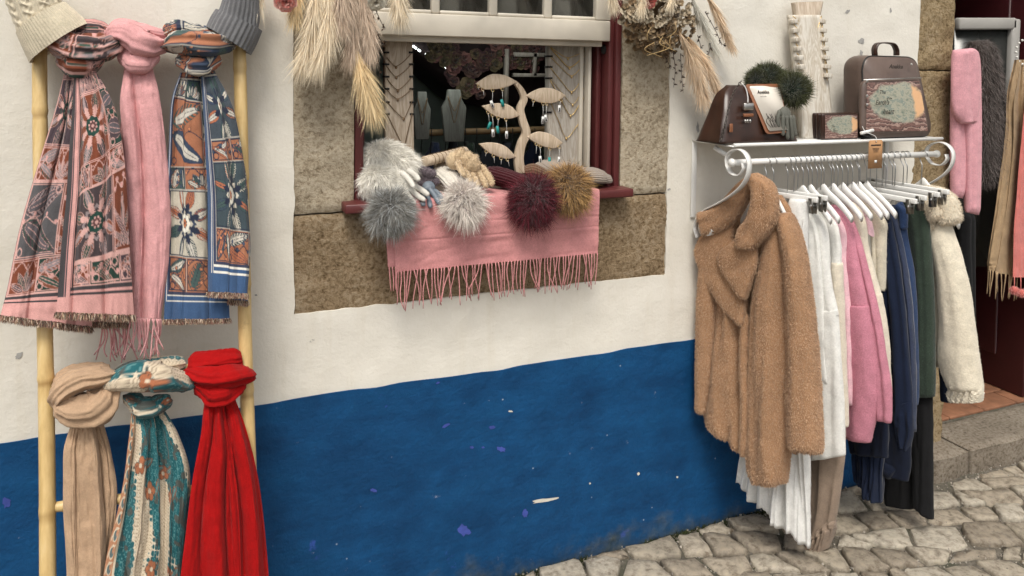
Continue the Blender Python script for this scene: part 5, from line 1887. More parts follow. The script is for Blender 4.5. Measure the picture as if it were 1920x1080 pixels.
garment('oat_cardigan', 'fluffy oat white cardigan with an open front edge beside the navy clothes', [('body', g1), ('front_edge', g2)], 'cloth_oat', p_.at(1620, 376), 'cardigan', dict(crfuzz, per=45000, len=.006))
p_ = Plane(2.035, 0.08)
g1 = pillow([(1636, 388), (1652, 500), (1664, 640), (1668, 800)], [(1652, 380), (1669, 408), (1690, 520), (1706, 680), (1712, 790)], p_, 0.022, 0.022, 0.0, folds=0.006, nf=3, seed=29, topt=.3, bott=.8)
g2 = roll([(1638, 386), (1654, 392), (1670, 414)], [8, 11, 8], p_, 0.02, 0.018, seed=30)
g3 = pillow([(1672, 760), (1678, 800), (1690, 828)], [(1712, 752), (1716, 800), (1706, 846)], p_, 0.022, 0.02, 0.004, folds=0.006, seed=31, topt=.8)
garment('navy_shirt', 'dark navy shirt with a small collar next to the oat cardigan', [('body', g1), ('collar', g2), ('shirt_tail', g3)], 'cloth_navy', p_.at(1650, 384), 'shirt')
p_ = Plane(2.075, 0.08)
g1 = pillow([(1664, 384), (1684, 500), (1696, 640), (1700, 790)], [(1676, 384), (1685, 424), (1704, 520), (1716, 660), (1718, 810)], p_, 0.018, 0.018, 0.0, folds=0.004, seed=32, topt=.3)
garment('slate_jacket', 'slate blue jacket with a raised collar between navy shirt and denim', [('body', g1)], 'cloth_slate', p_.at(1672, 384), 'jacket')
p_ = Plane(2.105, 0.08)
g1 = pillow([(1682, 380), (1698, 480), (1706, 600), (1708, 760)], [(1692, 378), (1698, 432), (1713, 520), (1720, 640), (1720, 760)], p_, 0.018, 0.018, 0.0, folds=0.003, seed=33, topt=.3)
g2 = roll([(1684, 384), (1696, 400), (1700, 430)], [6, 8, 5], p_, 0.016, 0.012, seed=34)
garment('denim_jacket', 'mid blue denim jacket left of the dark green sweater', [('body', g1), ('collar', g2)], 'cloth_denim', p_.at(1688, 380), 'jacket')
p_ = Plane(2.15, 0.08)
GR = A(lin(52, 64, 54))
g1 = pillow([(1688, 362), (1704, 450), (1714, 560), (1717, 744)], [(1706, 356), (1738, 396), (1748, 500), (1752, 620), (1752, 744)], p_, 0.026, 0.024, 0.0, folds=0.002, seed=35, topt=.3, bott=.8)
garment('green_sweater', 'dark bottle green knitted sweater left of the cream coat', [('sleeve', g1)], 'cloth_green', p_.at(1700, 358), 'sweater', dict(per=42000, len=.0035, w=.0005, root=GR * .8, tip=GR * 1.3, var=.3, spread=.7, flow=(0, 0, -.3)))
# things hung low
p_ = Plane(1.955, 0.15)
g1 = pillow([(1585, 720), (1588, 800), (1596, 850)], [(1662, 720), (1668, 800), (1666, 858)], p_, 0.02, 0.02, 0, folds=0.006, seed=36)
garment('black_skirt', 'short black skirt showing below the pink cardigan', [('skirt', g1)], 'cloth_ink', p_.at(1620, 720), 'skirt')
p_ = Plane(1.995, 0.12)
g1 = pillow([(1600, 760), (1601, 850), (1606, 900)], [(1640, 760), (1644, 850), (1638, 925)], p_, 0.02, 0.02, 0, folds=0.008, nf=4, nth=80, seed=37)
g2 = pillow([(1624, 760), (1622, 850), (1622, 926)], [(1662, 760), (1660, 850), (1655, 942)], p_, 0.022, 0.02, 0.008, folds=0.008, nf=4, nth=80, seed=38, topt=.8, bott=.9)
garment('navy_trousers', 'pleated navy trousers ending just above the paving', [('leg', g1), ('leg', g2)], 'cloth_navy', p_.at(1625, 760), 'trousers')
p_ = Plane(2.03, 0.10)
g1 = pillow([(1640, 780), (1642, 840), (1650, 884)], [(1706, 780), (1708, 860), (1704, 902)], p_, 0.022, 0.02, 0, folds=0.004, seed=39)
g2 = roll([(1644, 858), (1664, 874), (1684, 888)], [14, 13, 12], p_, 0.02, 0.02, seed=40)
garment('navy_cardigan', 'navy cardigan with a turned up hem above the black trousers', [('body', g1), ('turned_hem', g2)], 'cloth_ink', p_.at(1675, 780), 'cardigan')
p_ = Plane(2.175, 0.08)
g1 = pillow([(1660, 720), (1661, 850), (1660, 944)], [(1712, 745), (1714, 850), (1714, 954)], p_, 0.025, 0.02, 0, folds=0.004, seed=41, bott=.9)
g2 = pillow([(1712, 700), (1717, 850), (1719, 944)], [(1750, 700), (1752, 860), (1753, 972)], p_, 0.025, 0.02, 0.01, folds=0.003, seed=42, bott=.9)
garment('black_trousers', 'black wide trousers hanging lowest beside the doorway', [('leg', g1), ('leg', g2)], 'cloth_black', p_.at(1710, 740), 'trousers')
# cream coat with fur hood at the far end
p_ = Plane(2.225, 0.05)
SH = A(lin(216, 206, 186))
g1 = pillow([(1738, 392), (1744, 500), (1750, 600), (1752, 686)], [(1782, 400), (1790, 500), (1788, 600), (1778, 690)], p_, 0.03, 0.03, 0, seed=43, folds=.003)
g2 = pillow([(1752, 430), (1768, 520), (1772, 610), (1772, 680), (1790, 728)], [(1780, 402), (1812, 495), (1830, 590), (1842, 680), (1849, 730)], p_, 0.045, 0.035, 0.018, seed=44, topt=.35, bott=.75, folds=.003, nf=2)
g3 = pillow([(1789, 722), (1786, 736), (1791, 750)], [(1848, 722), (1850, 736), (1847, 752)], p_, 0.036, 0.03, 0.018, folds=0.004, nf=9, nth=110, seed=45, topt=.85, bott=.8)
FUR = A(lin(226, 212, 190))
coat = garment('cream_coat', 'cream sherpa coat with fur collar and gathered cuff at the far end', [('body', g1), ('sleeve', g2), ('cuff', g3)], 'sherpa', p_.at(1760, 380), 'coat', dict(per=40000, len=.004, w=.0007, root=SH * .82, tip=SH * 1.05, var=.2, spread=.8, flow=(0, 0, -.2)))
for i, (pth, w, th_, h) in enumerate([([(1722, 372), (1750, 364), (1782, 380), (1794, 420)], [12, 17, 22, 20], .035, .03), ([(1730, 385), (1742, 402), (1752, 420), (1760, 434)], [14, 22, 24, 14], .03, .05), ([(1742, 372), (1768, 385), (1782, 408)], [14, 20, 16], .035, .05)]):
    G_ = roll(pth, w, p_, th_, h, seed=46 + i)
    o = MB().loft(G_).build('fur_collar', 'sherpa', coat)
    fb = MB()
    fur_on(fb, G_, 5000, .0075, .0009, FUR * .88, FUR * 1.05, (0, 0, -.5), .4, .2)
    fb.build('pile', 'fur', o, kind='stuff')
p_ = Plane(2.32, 0.05)
g1 = pillow([(1760, 640), (1763, 700), (1766, 752)], [(1792, 640), (1793, 700), (1790, 756)], p_, 0.02, 0.02, 0, seed=49)
garment('navy_garment', 'hem of a navy garment behind the cream sleeve', [('hem', g1)], 'cloth_navy', p_.at(1775, 640), 'garment')

# ------------------------------------------------------------------ hangers
def hanger(X, k, label, clip=False, hw=0.20, drop=0.085, zc=1.150, hook_only=False):
    r = thing('hanger', label, 'hanger', (X, -RO, RZ), 'hangers on the clothes rod')
    a = np.linspace(-0.6, math.pi * 1.15, 18)
    hk = [(X, -RO + 0.0 + 0.013 * math.cos(q), RZ + 0.013 * math.sin(q)) for q in a[::-1]]
    hk = A(hk)
    tail_ = A([[X, -RO + 0.0125, RZ - 0.012], [X, -RO + 0.006, RZ - 0.026], [X, -RO, RZ - 0.04], [X, -RO, zc + 0.008]])
    pth = np.vstack([hk, spline(np.vstack([hk[-1:], tail_]), 16)[1:]])
    pth[:, 0] += rng.normal(0, 0.006) * np.linspace(0, 1, len(pth))
    MB().tube(pth, 0.0016, 6).build('hook', 'steel', r)
    if hook_only:
        return r
    e = norm(A([k, -1.0, 0]))
    s = np.linspace(-1, 1, 31)
    if clip:
        c = A([X, -RO, zc])
        MB().bar(c - e * hw, c + e * hw, 0.012, 0.016).build('bar', 'white_wood', r, smooth=False, bevel=0.002)
        for q in (-0.8, 0.86):
            cc = c + e * hw * q + A([0, 0, -0.022])
            cl = MB().bar(cc + A([-0.010, 0, 0.026]), cc + A([-0.006, 0, -0.020]), 0.016, 0.003, up=(-1, 0, 0)).build('clip', 'dark_steel', r, smooth=False)
            MB().bar(cc + A([0.010, 0, 0.026]), cc + A([0.006, 0, -0.020]), 0.016, 0.003, up=(1, 0, 0)).build('clip_jaw', 'dark_steel', cl, smooth=False)
            MB().tube([cc + A([-0.011, 0, 0.004]), cc + A([0.011, 0, 0.004])], 0.004, 8).build('clip_spring', 'steel', cl)
    else:
        z = zc - drop * np.abs(s) ** 1.4 * (1 + 0.3 * np.abs(s)) + 0.012 * np.exp(-(s / 0.12) ** 2)
        c = A([X, -RO, 0]) + e * (s * hw)[:, None] + np.stack([0 * s, 0 * s, z], 1)
        w = 0.0060 + 0.002 * np.abs(s)
        h = 0.012 + 0.006 * np.exp(-(s / 0.35) ** 2)
        n_ = norm(np.cross(e, A([0, 0, 1.0])))
        aa = np.linspace(0, TAU, 12, endpoint=False)
        R_ = c[:, None] + (np.cos(aa)[None, :, None] * n_) * w[:, None, None] + (np.sin(aa)[None, :, None] * A([0, 0, 1.0])) * h[:, None, None]
        MB().loft(R_).build('shoulder', 'white_wood', r)
    return r


hanger(1.575, 0.42, 'hanger inside the brown teddy coat', hw=0.08, zc=1.150)
hanger(1.655, 0.30, 'white clip hanger holding the pleated skirt', clip=True, hw=0.10, zc=1.126)
hanger(1.695, 0.25, 'white clip hanger just right of the pleated skirt', clip=True, hw=0.10, zc=1.130)
for X, lb_, hw_ in ((1.718, 'hanger of the half hidden white blouse', .17), (1.750, 'hanger of the white sweater with dropped seam', .19), (1.802, 'hanger of the off white sweater', .20), (1.842, 'hanger of the pale blush sweater', .20),
                    (1.882, 'hanger of the deep pink cardigan', .20), (1.925, 'hanger of the cream cardigan', .20), (1.952, 'hanger of the pale pink top', .19), (1.985, 'hanger of the oat cardigan', .20)):
    hanger(X, 0.10, 'white wooden ' + lb_, hw=0.105, drop=0.050, zc=1.128)
for X, lb_, z_ in ((2.02, 'white clip hanger above the navy shirt', 1.112), (2.062, 'white clip hanger above the slate jacket', 1.120), (2.118, 'white clip hanger above the denim jacket', 1.128), (2.16, 'white clip hanger above the green sweater', 1.134)):
    hanger(X, 0.05, lb_, clip=True, hw=0.15, zc=z_)
hanger(2.24, 0.05, 'white wooden hanger of the cream coat with fur collar', hw=0.13, zc=1.128)
for X, lb_ in ((1.60, 'right of the brown coat'), (1.675, 'between the first two clip hangers'), (1.735, 'above the white sweater'), (1.775, 'right of the white sweater'), (1.788, 'left of the off white sweater'), (1.822, 'right of the off white sweater'), (1.862, 'left of the pink cardigan'),
             (1.905, 'right of the pink cardigan'), (1.942, 'right of the cream cardigan'), (2.0, 'right of the oat cardigan'), (2.045, 'above the navy shirt, right of its clip hanger'), (2.09, 'above the slate jacket, under the kraft tag'), (2.14, 'above the denim jacket, right of the tag')):
    hanger(X, 0.1, 'bare steel wire hook on the rod ' + lb_, hook_only=True, zc=1.13)

# kraft paper tag tied to the rail
simple('kraft', lin(176, 132, 90), 0.8, 0.12, 40)
simple('ink', (0.03, 0.022, 0.016), 0.7, 0.1, 20)
simple('paper', (0.72, 0.72, 0.70), 0.7, 0.04, 20)
tgr = thing('price_tag', 'brown kraft paper price tag hanging from the shelf rail', 'tag', P(1641, 285, .225))
c0, c1 = P(1629, 263, .228), P(1653, 315, .228)
cx_, w_, zt_, zb_ = (c0[0] + c1[0]) / 2, (c1[0] - c0[0]), c0[2], c1[2]
poly = [(cx_ - w_ / 2 + .005, -.228, zt_), (cx_ + w_ / 2 - .005, -.228, zt_), (cx_ + w_ / 2, -.228, zt_ - .006), (cx_ + w_ / 2, -.228, zb_), (cx_ - w_ / 2, -.228, zb_), (cx_ - w_ / 2, -.228, zt_ - .006)]
MB().prism(poly, (0, -1, 0), 0.0012).build('card', 'kraft', tgr, smooth=False)
MB().box((cx_, -.2298, zt_ - .016), (w_ * .7, .0006, .004)).build('print', 'ink', tgr, smooth=False)
for q in range(4):
    MB().box((cx_, -.2298, zt_ - .026 - q * .004), (w_ * (.5 - .06 * q), .0006, .0011)).build('print', 'ink', tgr, smooth=False)
MB().box((cx_ + .001, -.2298, zb_ + .022), (.010, .0006, .009)).build('sticker', 'paper', tgr, smooth=False)
aa = np.linspace(0, TAU, 13)[:-1]
MB().prism(np.stack([cx_ + .0025 * np.cos(aa), np.full(12, -.2292), zt_ - .006 + .0025 * np.sin(aa)], 1), (0, -1, 0), .0008).build('eyelet', 'ink', tgr)
MB().tube(spline([(cx_, -.230, zt_ - .006), (cx_ + .004, -.222, zt_ + .012), P(1622, 246, .20), P(1614, 228, .16)], 14), .0009, 5).build('string', 'paper', tgr)

# ------------------------------------------------------------------ window display
def wood_mat(name, light, dark, scale=24):
    m, nt, b = new_mat(name)
    co = coords(nt, 'Object', (1, 1, 0.14))
    n0 = noise(nt, co, scale, 4, 0.6, 1.6)
    n = noise(nt, co, scale * 5, 4)
    w = nd(nt, 'ShaderNodeMath', operation='PINGPONG', inp={1: 0.5})
    mu = nd(nt, 'ShaderNodeMath', operation='MULTIPLY', inp={1: 6.0})
    nt.links.new(n0.outputs[0], mu.inputs[0])
    nt.links.new(mu.outputs[0], w.inputs[0])
    mx = mixc(nt, 0.35, w.outputs[0], n.outputs[0])
    r = ramp(nt, [(0.15, dark), (0.5, light)])
    nt.links.new(mx, r.inputs[0])
    nt.links.new(r.outputs[0], b.inputs['Base Color'])
    b.inputs['Roughness'].default_value = 0.7
    bumps(nt, b, [(n.outputs[0], 0.2, 0.001)])


wood_mat('mango_wood', (0.50, 0.42, 0.33), (0.33, 0.255, 0.185))
wood_mat('grey_wood', (0.42, 0.385, 0.335), (0.29, 0.25, 0.205))
wood_mat('bust_wood', (0.15, 0.155, 0.135), (0.10, 0.10, 0.085))
wood_mat('white_wash', (0.66, 0.62, 0.55), (0.46, 0.39, 0.30))
wood_mat('pale_leaf_wood', (0.58, 0.47, 0.35), (0.42, 0.32, 0.22))
simple('gold', (0.62, 0.44, 0.20), 0.3, 0.15, 30, metal=1.0)
simple('bronze_chain', (0.20, 0.13, 0.07), 0.4, 0.2, 30, metal=0.6)
simple('teal_card', lin(34, 142, 138), 0.6, 0.06, 20)
simple('leather_white', (0.62, 0.59, 0.53), 0.55, 0.1, 40, 0.15, 150)
simple('leather_blue', lin(104, 114, 124), 0.5, 0.1, 40, 0.15, 150)
wool('plush_cream', lin(206, 182, 148), 0.4, 0.8, 240, 0.2, soft=60)
wool('plush_mauve', lin(112, 100, 106), 0.4, 0.8, 240, 0.25, soft=60)
wool('knit_wine', lin(62, 8, 18), 0.15, 0.6, 260, 0.25)
wool('knit_white', lin(214, 208, 196), 0.3, 0.8, 260, 0.15)
wool('knit_greige', lin(150, 138, 126), 0.25, 0.5, 300, 0.15)
wool('knit_brown', lin(104, 78, 58), 0.2, 0.6, 260, 0.3)
wool('knit_slate', lin(78, 84, 92), 0.2, 0.6, 260, 0.2)


def rod_(mb, pts, r, seg=10, n=16, flat=1.0, up=(0, -1, 0), wr=0.0):
    """round ended finger-like tube through 3D points"""
    p = spline(pts, n)
    t = np.linspace(0, 1, n)
    rr = np.interp(t, np.linspace(0, 1, len(np.atleast_1d(r))), np.atleast_1d(r)) if np.ndim(r) else np.full(n, r)
    L = np.linalg.norm(np.diff(p, axis=0), axis=1).sum()
    q = rr.mean() / max(L, 1e-6)
    e = np.sqrt(np.clip(1 - (1 - np.minimum(t / q, 1)) ** 2, 0.03, 1)) * np.sqrt(np.clip(1 - (1 - np.minimum((1 - t) / q, 1)) ** 2, 0.03, 1))
    if wr:
        rr = rr * (1 + wr * np.sin(t * 26 + p[0, 0] * 90) + wr * .6 * np.sin(t * 11))
    mb.tube(p, rr * e, seg, flat=flat, up=up)


LED = Z_SILL - 0.015


def chain(mb, a, c, b, r=0.0009, n=22):
    mb.tube(spline([a, (a + c) / 2 + A([0, -0.001, -0.004]), c, (b + c) / 2 + A([0, -0.001, -0.004]), b], n), r, 5)


def necklace_board(name, label, corners, off, thick, mat, slots, vees, slot_mat='black_gap', metal='bronze_chain', lean=0.0, curve=0.0):
    """corners: 4 px (tl, tr, br, bl); slots: list of py at both edges; vees: (pyL, bx, by, pyR, r)"""
    tl, tr, br, bl = [P(x, y, off + (lean if i >= 2 else 0)) for i, (x, y) in enumerate(corners)]
    root = thing(name, label, 'necklace display', (bl + br) / 2)
    n = 40
    t = np.linspace(0, 1, n)
    Le = tl + (bl - tl) * t[:, None]
    Re = tr + (br - tr) * t[:, None]
    m = 15
    s = np.linspace(0, 1, m)
    Fg = Le[:, None] * (1 - s)[None, :, None] + Re[:, None] * s[None, :, None]
    Fg[..., 1] -= curve * np.sin(math.pi * s)[None]
    Bg = Fg + A([0, thick, 0])
    R_ = np.concatenate([Fg, Bg[:, ::-1]], 1)
    MB().loft(R_).build('board', mat, root, smooth=False)
    for py in slots:
        for (x0, x1), sg in (((corners[3][0], corners[0][0]), -1), ((corners[2][0], corners[1][0]), 1)):
            k = (py - corners[0][1]) / (corners[3][1] - corners[0][1])
            e = (tl + (bl - tl) * k) if sg < 0 else (tr + (br - tr) * k)
            MB().box(e + A([-sg * 0.004, thick / 2 - 0.001, 0]), (0.014, thick + 0.004, 0.0055)).build('slot', slot_mat, root, smooth=False)
    for (pyl, bx, by, pyr, r_) in vees:
        kl = (pyl - corners[0][1]) / (corners[3][1] - corners[0][1])
        kr = (pyr - corners[1][1]) / (corners[2][1] - corners[1][1])
        a, b = tl + (bl - tl) * kl + A([.004, -.002, 0]), tr + (br - tr) * kr + A([-.004, -.002, 0])
        kc = (kl + kr) / 2
        c = P(bx, by, off + lean * kc + 0.004 + curve)
        mb = MB()
        chain(mb, a, c, b, r_)
        nk = mb.build('necklace', metal, root)
        MB().ellipsoid(c + A([0, 0, -0.004]), (0.0035, 0.002, 0.0042), 8, 6).build('pendant', metal, nk)
    return root


necklace_board('necklace_board', 'tall pale wooden board with thin necklaces at the left of the window',
               [(722, 60), (773, 60), (777, 330), (724, 330)], -0.085, 0.028, 'mango_wood', [98, 120, 143, 166, 191, 213], [
        (107, 743, 124, 100, .0012), (124, 743, 143, 120, .0012), (147, 746, 168, 144, .0012), (168, 746, 185, 165, .0012), (190, 757, 221, 188, .0012), (214, 757, 272, 211, .0013)])
necklace_board('necklace_board', 'tall grey wooden board with gold necklaces at the right of the window',
               [(1030, 60), (1113, 60), (1093, 330), (1027, 330)], -0.11, 0.028, 'grey_wood', [105, 125, 146, 167, 188, 210], [
        (88, 1065, 108, 88, .0012), (90, 1068, 126, 92, .0020), (106, 1072, 142, 104, .0012), (126, 1072, 172, 124, .0013), (146, 1074, 195, 146, .0009), (150, 1070, 216, 168, .0016), (188, 1062, 258, 210, .0012)], metal='gold')

# earring tree
tree = thing('earring_tree', 'pale wooden earring stand shaped like a branch with five leaves', 'earring stand', P(978, 322, -.10))
TO = -0.10
tr_px = [(978, 326), (974, 300), (979, 272), (988, 250), (982, 228), (977, 205), (984, 186), (979, 170), (969, 156)]
tr_w = [9.5, 8.5, 7.5, 7.5, 7, 6.5, 6, 5, 3.5]
p = spline(tr_px, 50)
w = np.interp(np.linspace(0, 1, 50), np.linspace(0, 1, len(tr_w)), tr_w)
tg = norm(np.gradient(p, axis=0))
nr = np.stack([-tg[:, 1], tg[:, 0]], 1)
a_ = Pv(p[:, 0] + nr[:, 0] * w, p[:, 1] + nr[:, 1] * w, TO + .008)
b_ = Pv(p[:, 0] - nr[:, 0] * w, p[:, 1] - nr[:, 1] * w, TO + .008)
MB().loft(np.stack([a_, b_, b_ + A([0, .016, 0]), a_ + A([0, .016, 0])], 1)).build('stem', 'pale_leaf_wood', tree, smooth=False, bevel=0.002)
bs = P(978, 326, -.1)
MB().ellipsoid((bs[0], bs[1], LED + .008), (.05, .04, .008), 24, 8).build('foot', 'pale_leaf_wood', tree)
leaves = [((893, 157), (972, 154), (925, 139), (918, 168), 0), ((986, 180), (1062, 179), (1018, 165), (1030, 194), 1), ((904, 199), (976, 217), (945, 194), (938, 221), 0), ((988, 257), (1056, 268), (1014, 247), (1032, 278), 1), ((898, 270), (969, 295), (935, 269), (932, 293), 0)]
hang = [[(897, 0), (905, 14), (925, 26, 's'), (942, 26, 't')], [(1000, 14), (1017, 34, 'w'), (1024, 28, 'w'), (1053, 12, 'w')], [(916, 24, 't'), (924, 36, 'c'), (934, 20, 't'), (950, 30, 'w')], [(1005, 24), (1012, 26, 'w'), (1030, 22, 't'), (1049, 26, 'w')], [(912, 10), (925, 18), (940, 14), (952, 16)]]
for (L_, R_, up_, lo_, sd), hs in zip(leaves, hang):
    top = spline([L_, ((L_[0] + up_[0]) / 2, (L_[1] + up_[1]) / 2 - 2), up_, ((up_[0] + R_[0]) / 2, (up_[1] + R_[1]) / 2 - 5), R_], 26)
    bot = spline([R_, ((R_[0] + lo_[0]) / 2, (R_[1] + lo_[1]) / 2 + 4), lo_, ((lo_[0] + L_[0]) / 2, (lo_[1] + L_[1]) / 2 + 4), L_], 26)
    out = np.vstack([top, bot[1:-1]])
    lf = MB().prism(Pv(out[:, 0], out[:, 1], TO + .010), (0, 1, 0), .011).build('leaf', 'pale_leaf_wood', tree, smooth=False, bevel=0.002)
    for h in hs:
        i = np.argmin(np.abs(bot[:, 0] - h[0]))
        a = P(bot[i, 0], bot[i, 1] - 1, TO + .013)
        which = ['top left', 'upper right', 'middle left', 'lower right', 'lowest left'][leaves.index((L_, R_, up_, lo_, sd))]
        kind_ = {'t': 'earring with teal card', 'w': 'earring with white tag', 's': 'earring with white tag', 'c': 'earring with clear tag'}.get(h[2] if len(h) > 2 else '', 'bare gold earring')
        er = thing('earring', '%s, %s from left on the %s leaf of the stand' % (kind_, ['first', 'second', 'third', 'fourth'][hs.index(h)], which), 'earring', a, 'earrings on the branch stand')
        ln = max(h[1], 6) * .0011
        q = np.linspace(0, TAU, 13)
        MB().tube(np.stack([a[0] + .004 * np.cos(q), a[1] + .002 * np.sin(q), a[2] - .004 + .005 * np.sin(q)], 1), .0007, 5).build('hoop', 'gold', er)
        b = a + A([rng.normal(0, .003), -.002, -.006 - ln])
        MB().tube([a + A([0, 0, -.006]), (a + b) / 2 + A([.001, 0, 0]), b], .0008, 5).build('thread', 'paper', er)
        if len(h) > 2:
            mt = {'t': 'teal_card', 'w': 'paper', 's': 'paper', 'c': 'paper'}[h[2]]
            an = rng.normal(0, .18)
            cs, sn = math.cos(an), math.sin(an)
            MB().box(b + A([0, 0, -.011]), (.0085, .0012, .023), [[cs, 0, sn], [0, 1, 0], [-sn, 0, cs]]).build('tag_card', mt, er, smooth=False)
            if mt == 'paper':
                MB().box(b + A([0, -.001, -.013]), (.0035, .0006, .012), [[cs, 0, sn], [0, 1, 0], [-sn, 0, cs]]).build('print', 'ink', er, smooth=False)

# bracelet roll on the ledge
root = thing('bracelet_roll', 'pale wooden bracelet roll lying behind the cream fur gloves', 'bracelet stand', P(830, 300, -.05))
a_, b_ = P(796, 303, -.02), P(872, 284, -.13)
MB().tube([a_, b_], .0165, 26, flat=.92).build('bar', 'pale_leaf_wood', root, bevel=0.002)
for k in np.linspace(.15, .9, 9):
    c = a_ + (b_ - a_) * k
    d = norm(b_ - a_)
    s1 = norm(np.cross(d, A([0, 0, 1.0])))
    q = np.linspace(0, TAU, 25)
    MB().tube(c + .0172 * (np.cos(q)[:, None] * s1 + np.sin(q)[:, None] * np.cross(s1, d)), .0007, 5, cap=False).build('bracelet', 'bronze_chain', root)
MB().box((a_ + b_) / 2 + A([0, .02, -.028]), (.05, .04, .03)).build('foot', 'pale_leaf_wood', root, smooth=False)


def pompom(name, label, px, py, off, r_px, root_c, tip_c, extra=None, hatfn=None, n=9000, flen=0.43, droop=0.35, streak=None):
    c = P(px, py, off)
    R = np.linalg.norm(P(px + r_px, py, off) - c)
    root = thing(name, label, 'hat', c)
    mb = MB()
    mb.ellipsoid(c, (R * .55, R * .5, R * .55), 20, 12)
    core = mb.build('pompom', 'fur', root)
    core.data.color_attributes.new('Col', 'FLOAT_COLOR', 'POINT').data.foreach_set('color', np.tile(np.append(A(root_c) * .6, 1), len(core.data.vertices)).astype(np.float32))
    n = int(n * 1.15)
    d = norm(rng.normal(size=(n, 3)))
    clump = norm(d + .75 * np.stack([vnoise(d * 5 + 3 + px), vnoise(d * 5 + 13 + px), vnoise(d * 5 + 23 + px)], 1) + rng.normal(0, .16, (n, 3)))
    p_ = c + d * R * A([.5, .45, .5])
    k = (1 + .25 * vnoise(d * 5)[:, None]) * rng.uniform(.7, 1.3, (n, 1))
    cr, ct = A(root_c) * k, A(tip_c) * k
    if streak is not None:
        m = (rng.random(n) < streak[1])
        ct[m] = A(streak[0]) * rng.uniform(.8, 1.1, (m.sum(), 1))
        cr[m] = (A(streak[0]) * .6 + A(root_c) * .4)
    fb = MB()
    strands(fb, p_, clump, R * flen * rng.uniform(.7, 1.25, n) * (1 + .42 * vnoise(d * 2.2 + px)), R * .012, cr, ct, bend=A([[0, 0, -droop]]) + rng.normal(0, .30, (n, 3)), nseg=3)
    fb.build('fur', 'fur', core, kind='stuff')
    if hatfn:
        hatfn(root)
    return root


def knit_cap(root, pts_px, offs, w, thick, mat, ribs=26, name='knit_cap'):
    """knitted cap lying on the ledge: a ribbed, squashed tube"""
    p = spline(pts_px, 36)
    o = np.interp(np.linspace(0, 1, 36), np.linspace(0, 1, len(offs)), offs)
    C = Pv(p[:, 0], p[:, 1], o)
    ww = np.interp(np.linspace(0, 1, 36), np.linspace(0, 1, len(w)), w)
    tt = np.interp(np.linspace(0, 1, 36), np.linspace(0, 1, len(thick)), thick)
    T = norm(np.gradient(C, axis=0))
    S = norm(np.cross(T, A([0, -0.25, 1.0])))
    N = np.cross(S, T)
    a = np.linspace(0, TAU, 160, endpoint=False)
    k = 1 + .05 * np.cos(a * ribs)[None] + .05 * np.sin(a * 3 + 1)[None]
    G_ = C[:, None] + k[..., None] * (np.cos(a)[None, :, None] * S[:, None] * ww[:, None, None] + np.sin(a)[None, :, None] * N[:, None] * tt[:, None, None])
    MB().loft(G_).build(name, mat, root)


pompom('pompom_hat', 'grey knitted hat with a big grey fur pompom hanging over the sill at the left', 732, 394, .10, 50, lin(106, 104, 98), lin(156, 153, 146), n=10000, streak=(lin(196, 200, 200), .22),
       hatfn=lambda r: knit_cap(r, [(735, 365), (712, 352), (690, 348)], (.05, .0, -.05), (.03, .04, .045), (.016, .022, .022), 'knit_slate'))
pompom('pompom_hat', 'white knitted hat with a pale beige fur pompom lying on the shawl', 868, 378, .10, 45, lin(196, 180, 178), lin(236, 228, 218), n=9000, streak=(lin(248, 242, 230), .35),
       hatfn=lambda r: knit_cap(r, [(866, 362), (846, 338), (828, 322)], (.06, .0, -.06), (.03, .032, .034), (.016, .018, .018), 'knit_white', 14))
pompom('pompom_hat', 'wine red knitted hat with a wine red fur pompom', 1000, 372, .10, 48, lin(84, 12, 26), lin(104, 20, 38), n=11000, streak=(lin(34, 8, 14), .25),
       hatfn=lambda r: knit_cap(r, [(992, 352), (965, 340), (935, 330), (918, 324)], (.06, .0, -.06, -.1), (.03, .042, .05, .05), (.018, .022, .022, .02), 'knit_wine', 20))
pompom('pompom_hat', 'greige knitted hat with a golden brown fur pompom', 1066, 352, .085, 47, lin(150, 112, 62), lin(188, 150, 96), n=10000, streak=(lin(44, 34, 26), .18),
       hatfn=lambda r: knit_cap(r, [(1062, 335), (1085, 330), (1118, 330), (1140, 334)], (.05, .0, -.03, -.03), (.03, .042, .05, .03), (.016, .02, .02, .014), 'knit_greige', 24))
root = thing('beanie', 'small brown knitted cap peeping out between the two fur pompoms', 'hat', P(1002, 322, -.03))
knit_cap(root, [(984, 320), (1000, 318), (1020, 326)], (-.04, -.03, -.02), (.02, .028, .025), (.012, .015, .013), 'knit_brown', 12)
root = thing('beanie', 'flat greige knitted cap lying behind the golden pompom', 'hat', P(1035, 318, -.06))
knit_cap(root, [(1004, 318), (1030, 312), (1070, 316), (1096, 322)], (-.07, -.08, -.08, -.07), (.02, .04, .045, .025), (.01, .014, .015, .01), 'knit_greige', 26)

# white long haired fur hat
root = thing('fur_hat', 'fluffy white fur hat at the left end of the window ledge', 'hat', P(730, 320, -.02))
WF = A(lin(250, 246, 236))
hat_m = MB()
hp = [(P(722, 298, -.05), (.062, .045, .045)), (P(745, 310, -.03), (.050, .045, .040)), (P(712, 336, .0), (.045, .04, .034)), (P(738, 345, .02), (.034, .03, .026))]
for c, r in hp:
    hat_m.ellipsoid(c, r, 24, 14, lambda d: .08 * vnoise(d * 3))
ho = hat_m.build('hat_body', 'knit_white', root)
fb = MB()
for (c, r), n in zip(hp, (6500, 5200, 4600, 3600)):
    d = norm(rng.normal(size=(n, 3)))
    k = (1 + .18 * vnoise(d * 4)[:, None]) * rng.uniform(.85, 1.1, (n, 1))
    strands(fb, c + d * A(r) * .95, norm(d + A([.25, -.1, -.25])), rng.uniform(.016, .032, n), .0008, WF * .88 * k, WF * k, bend=A([[.1, 0, -.45]]) + rng.normal(0, .15, (n, 3)), nseg=3)
fb.build('fur', 'fur', ho, kind='stuff')


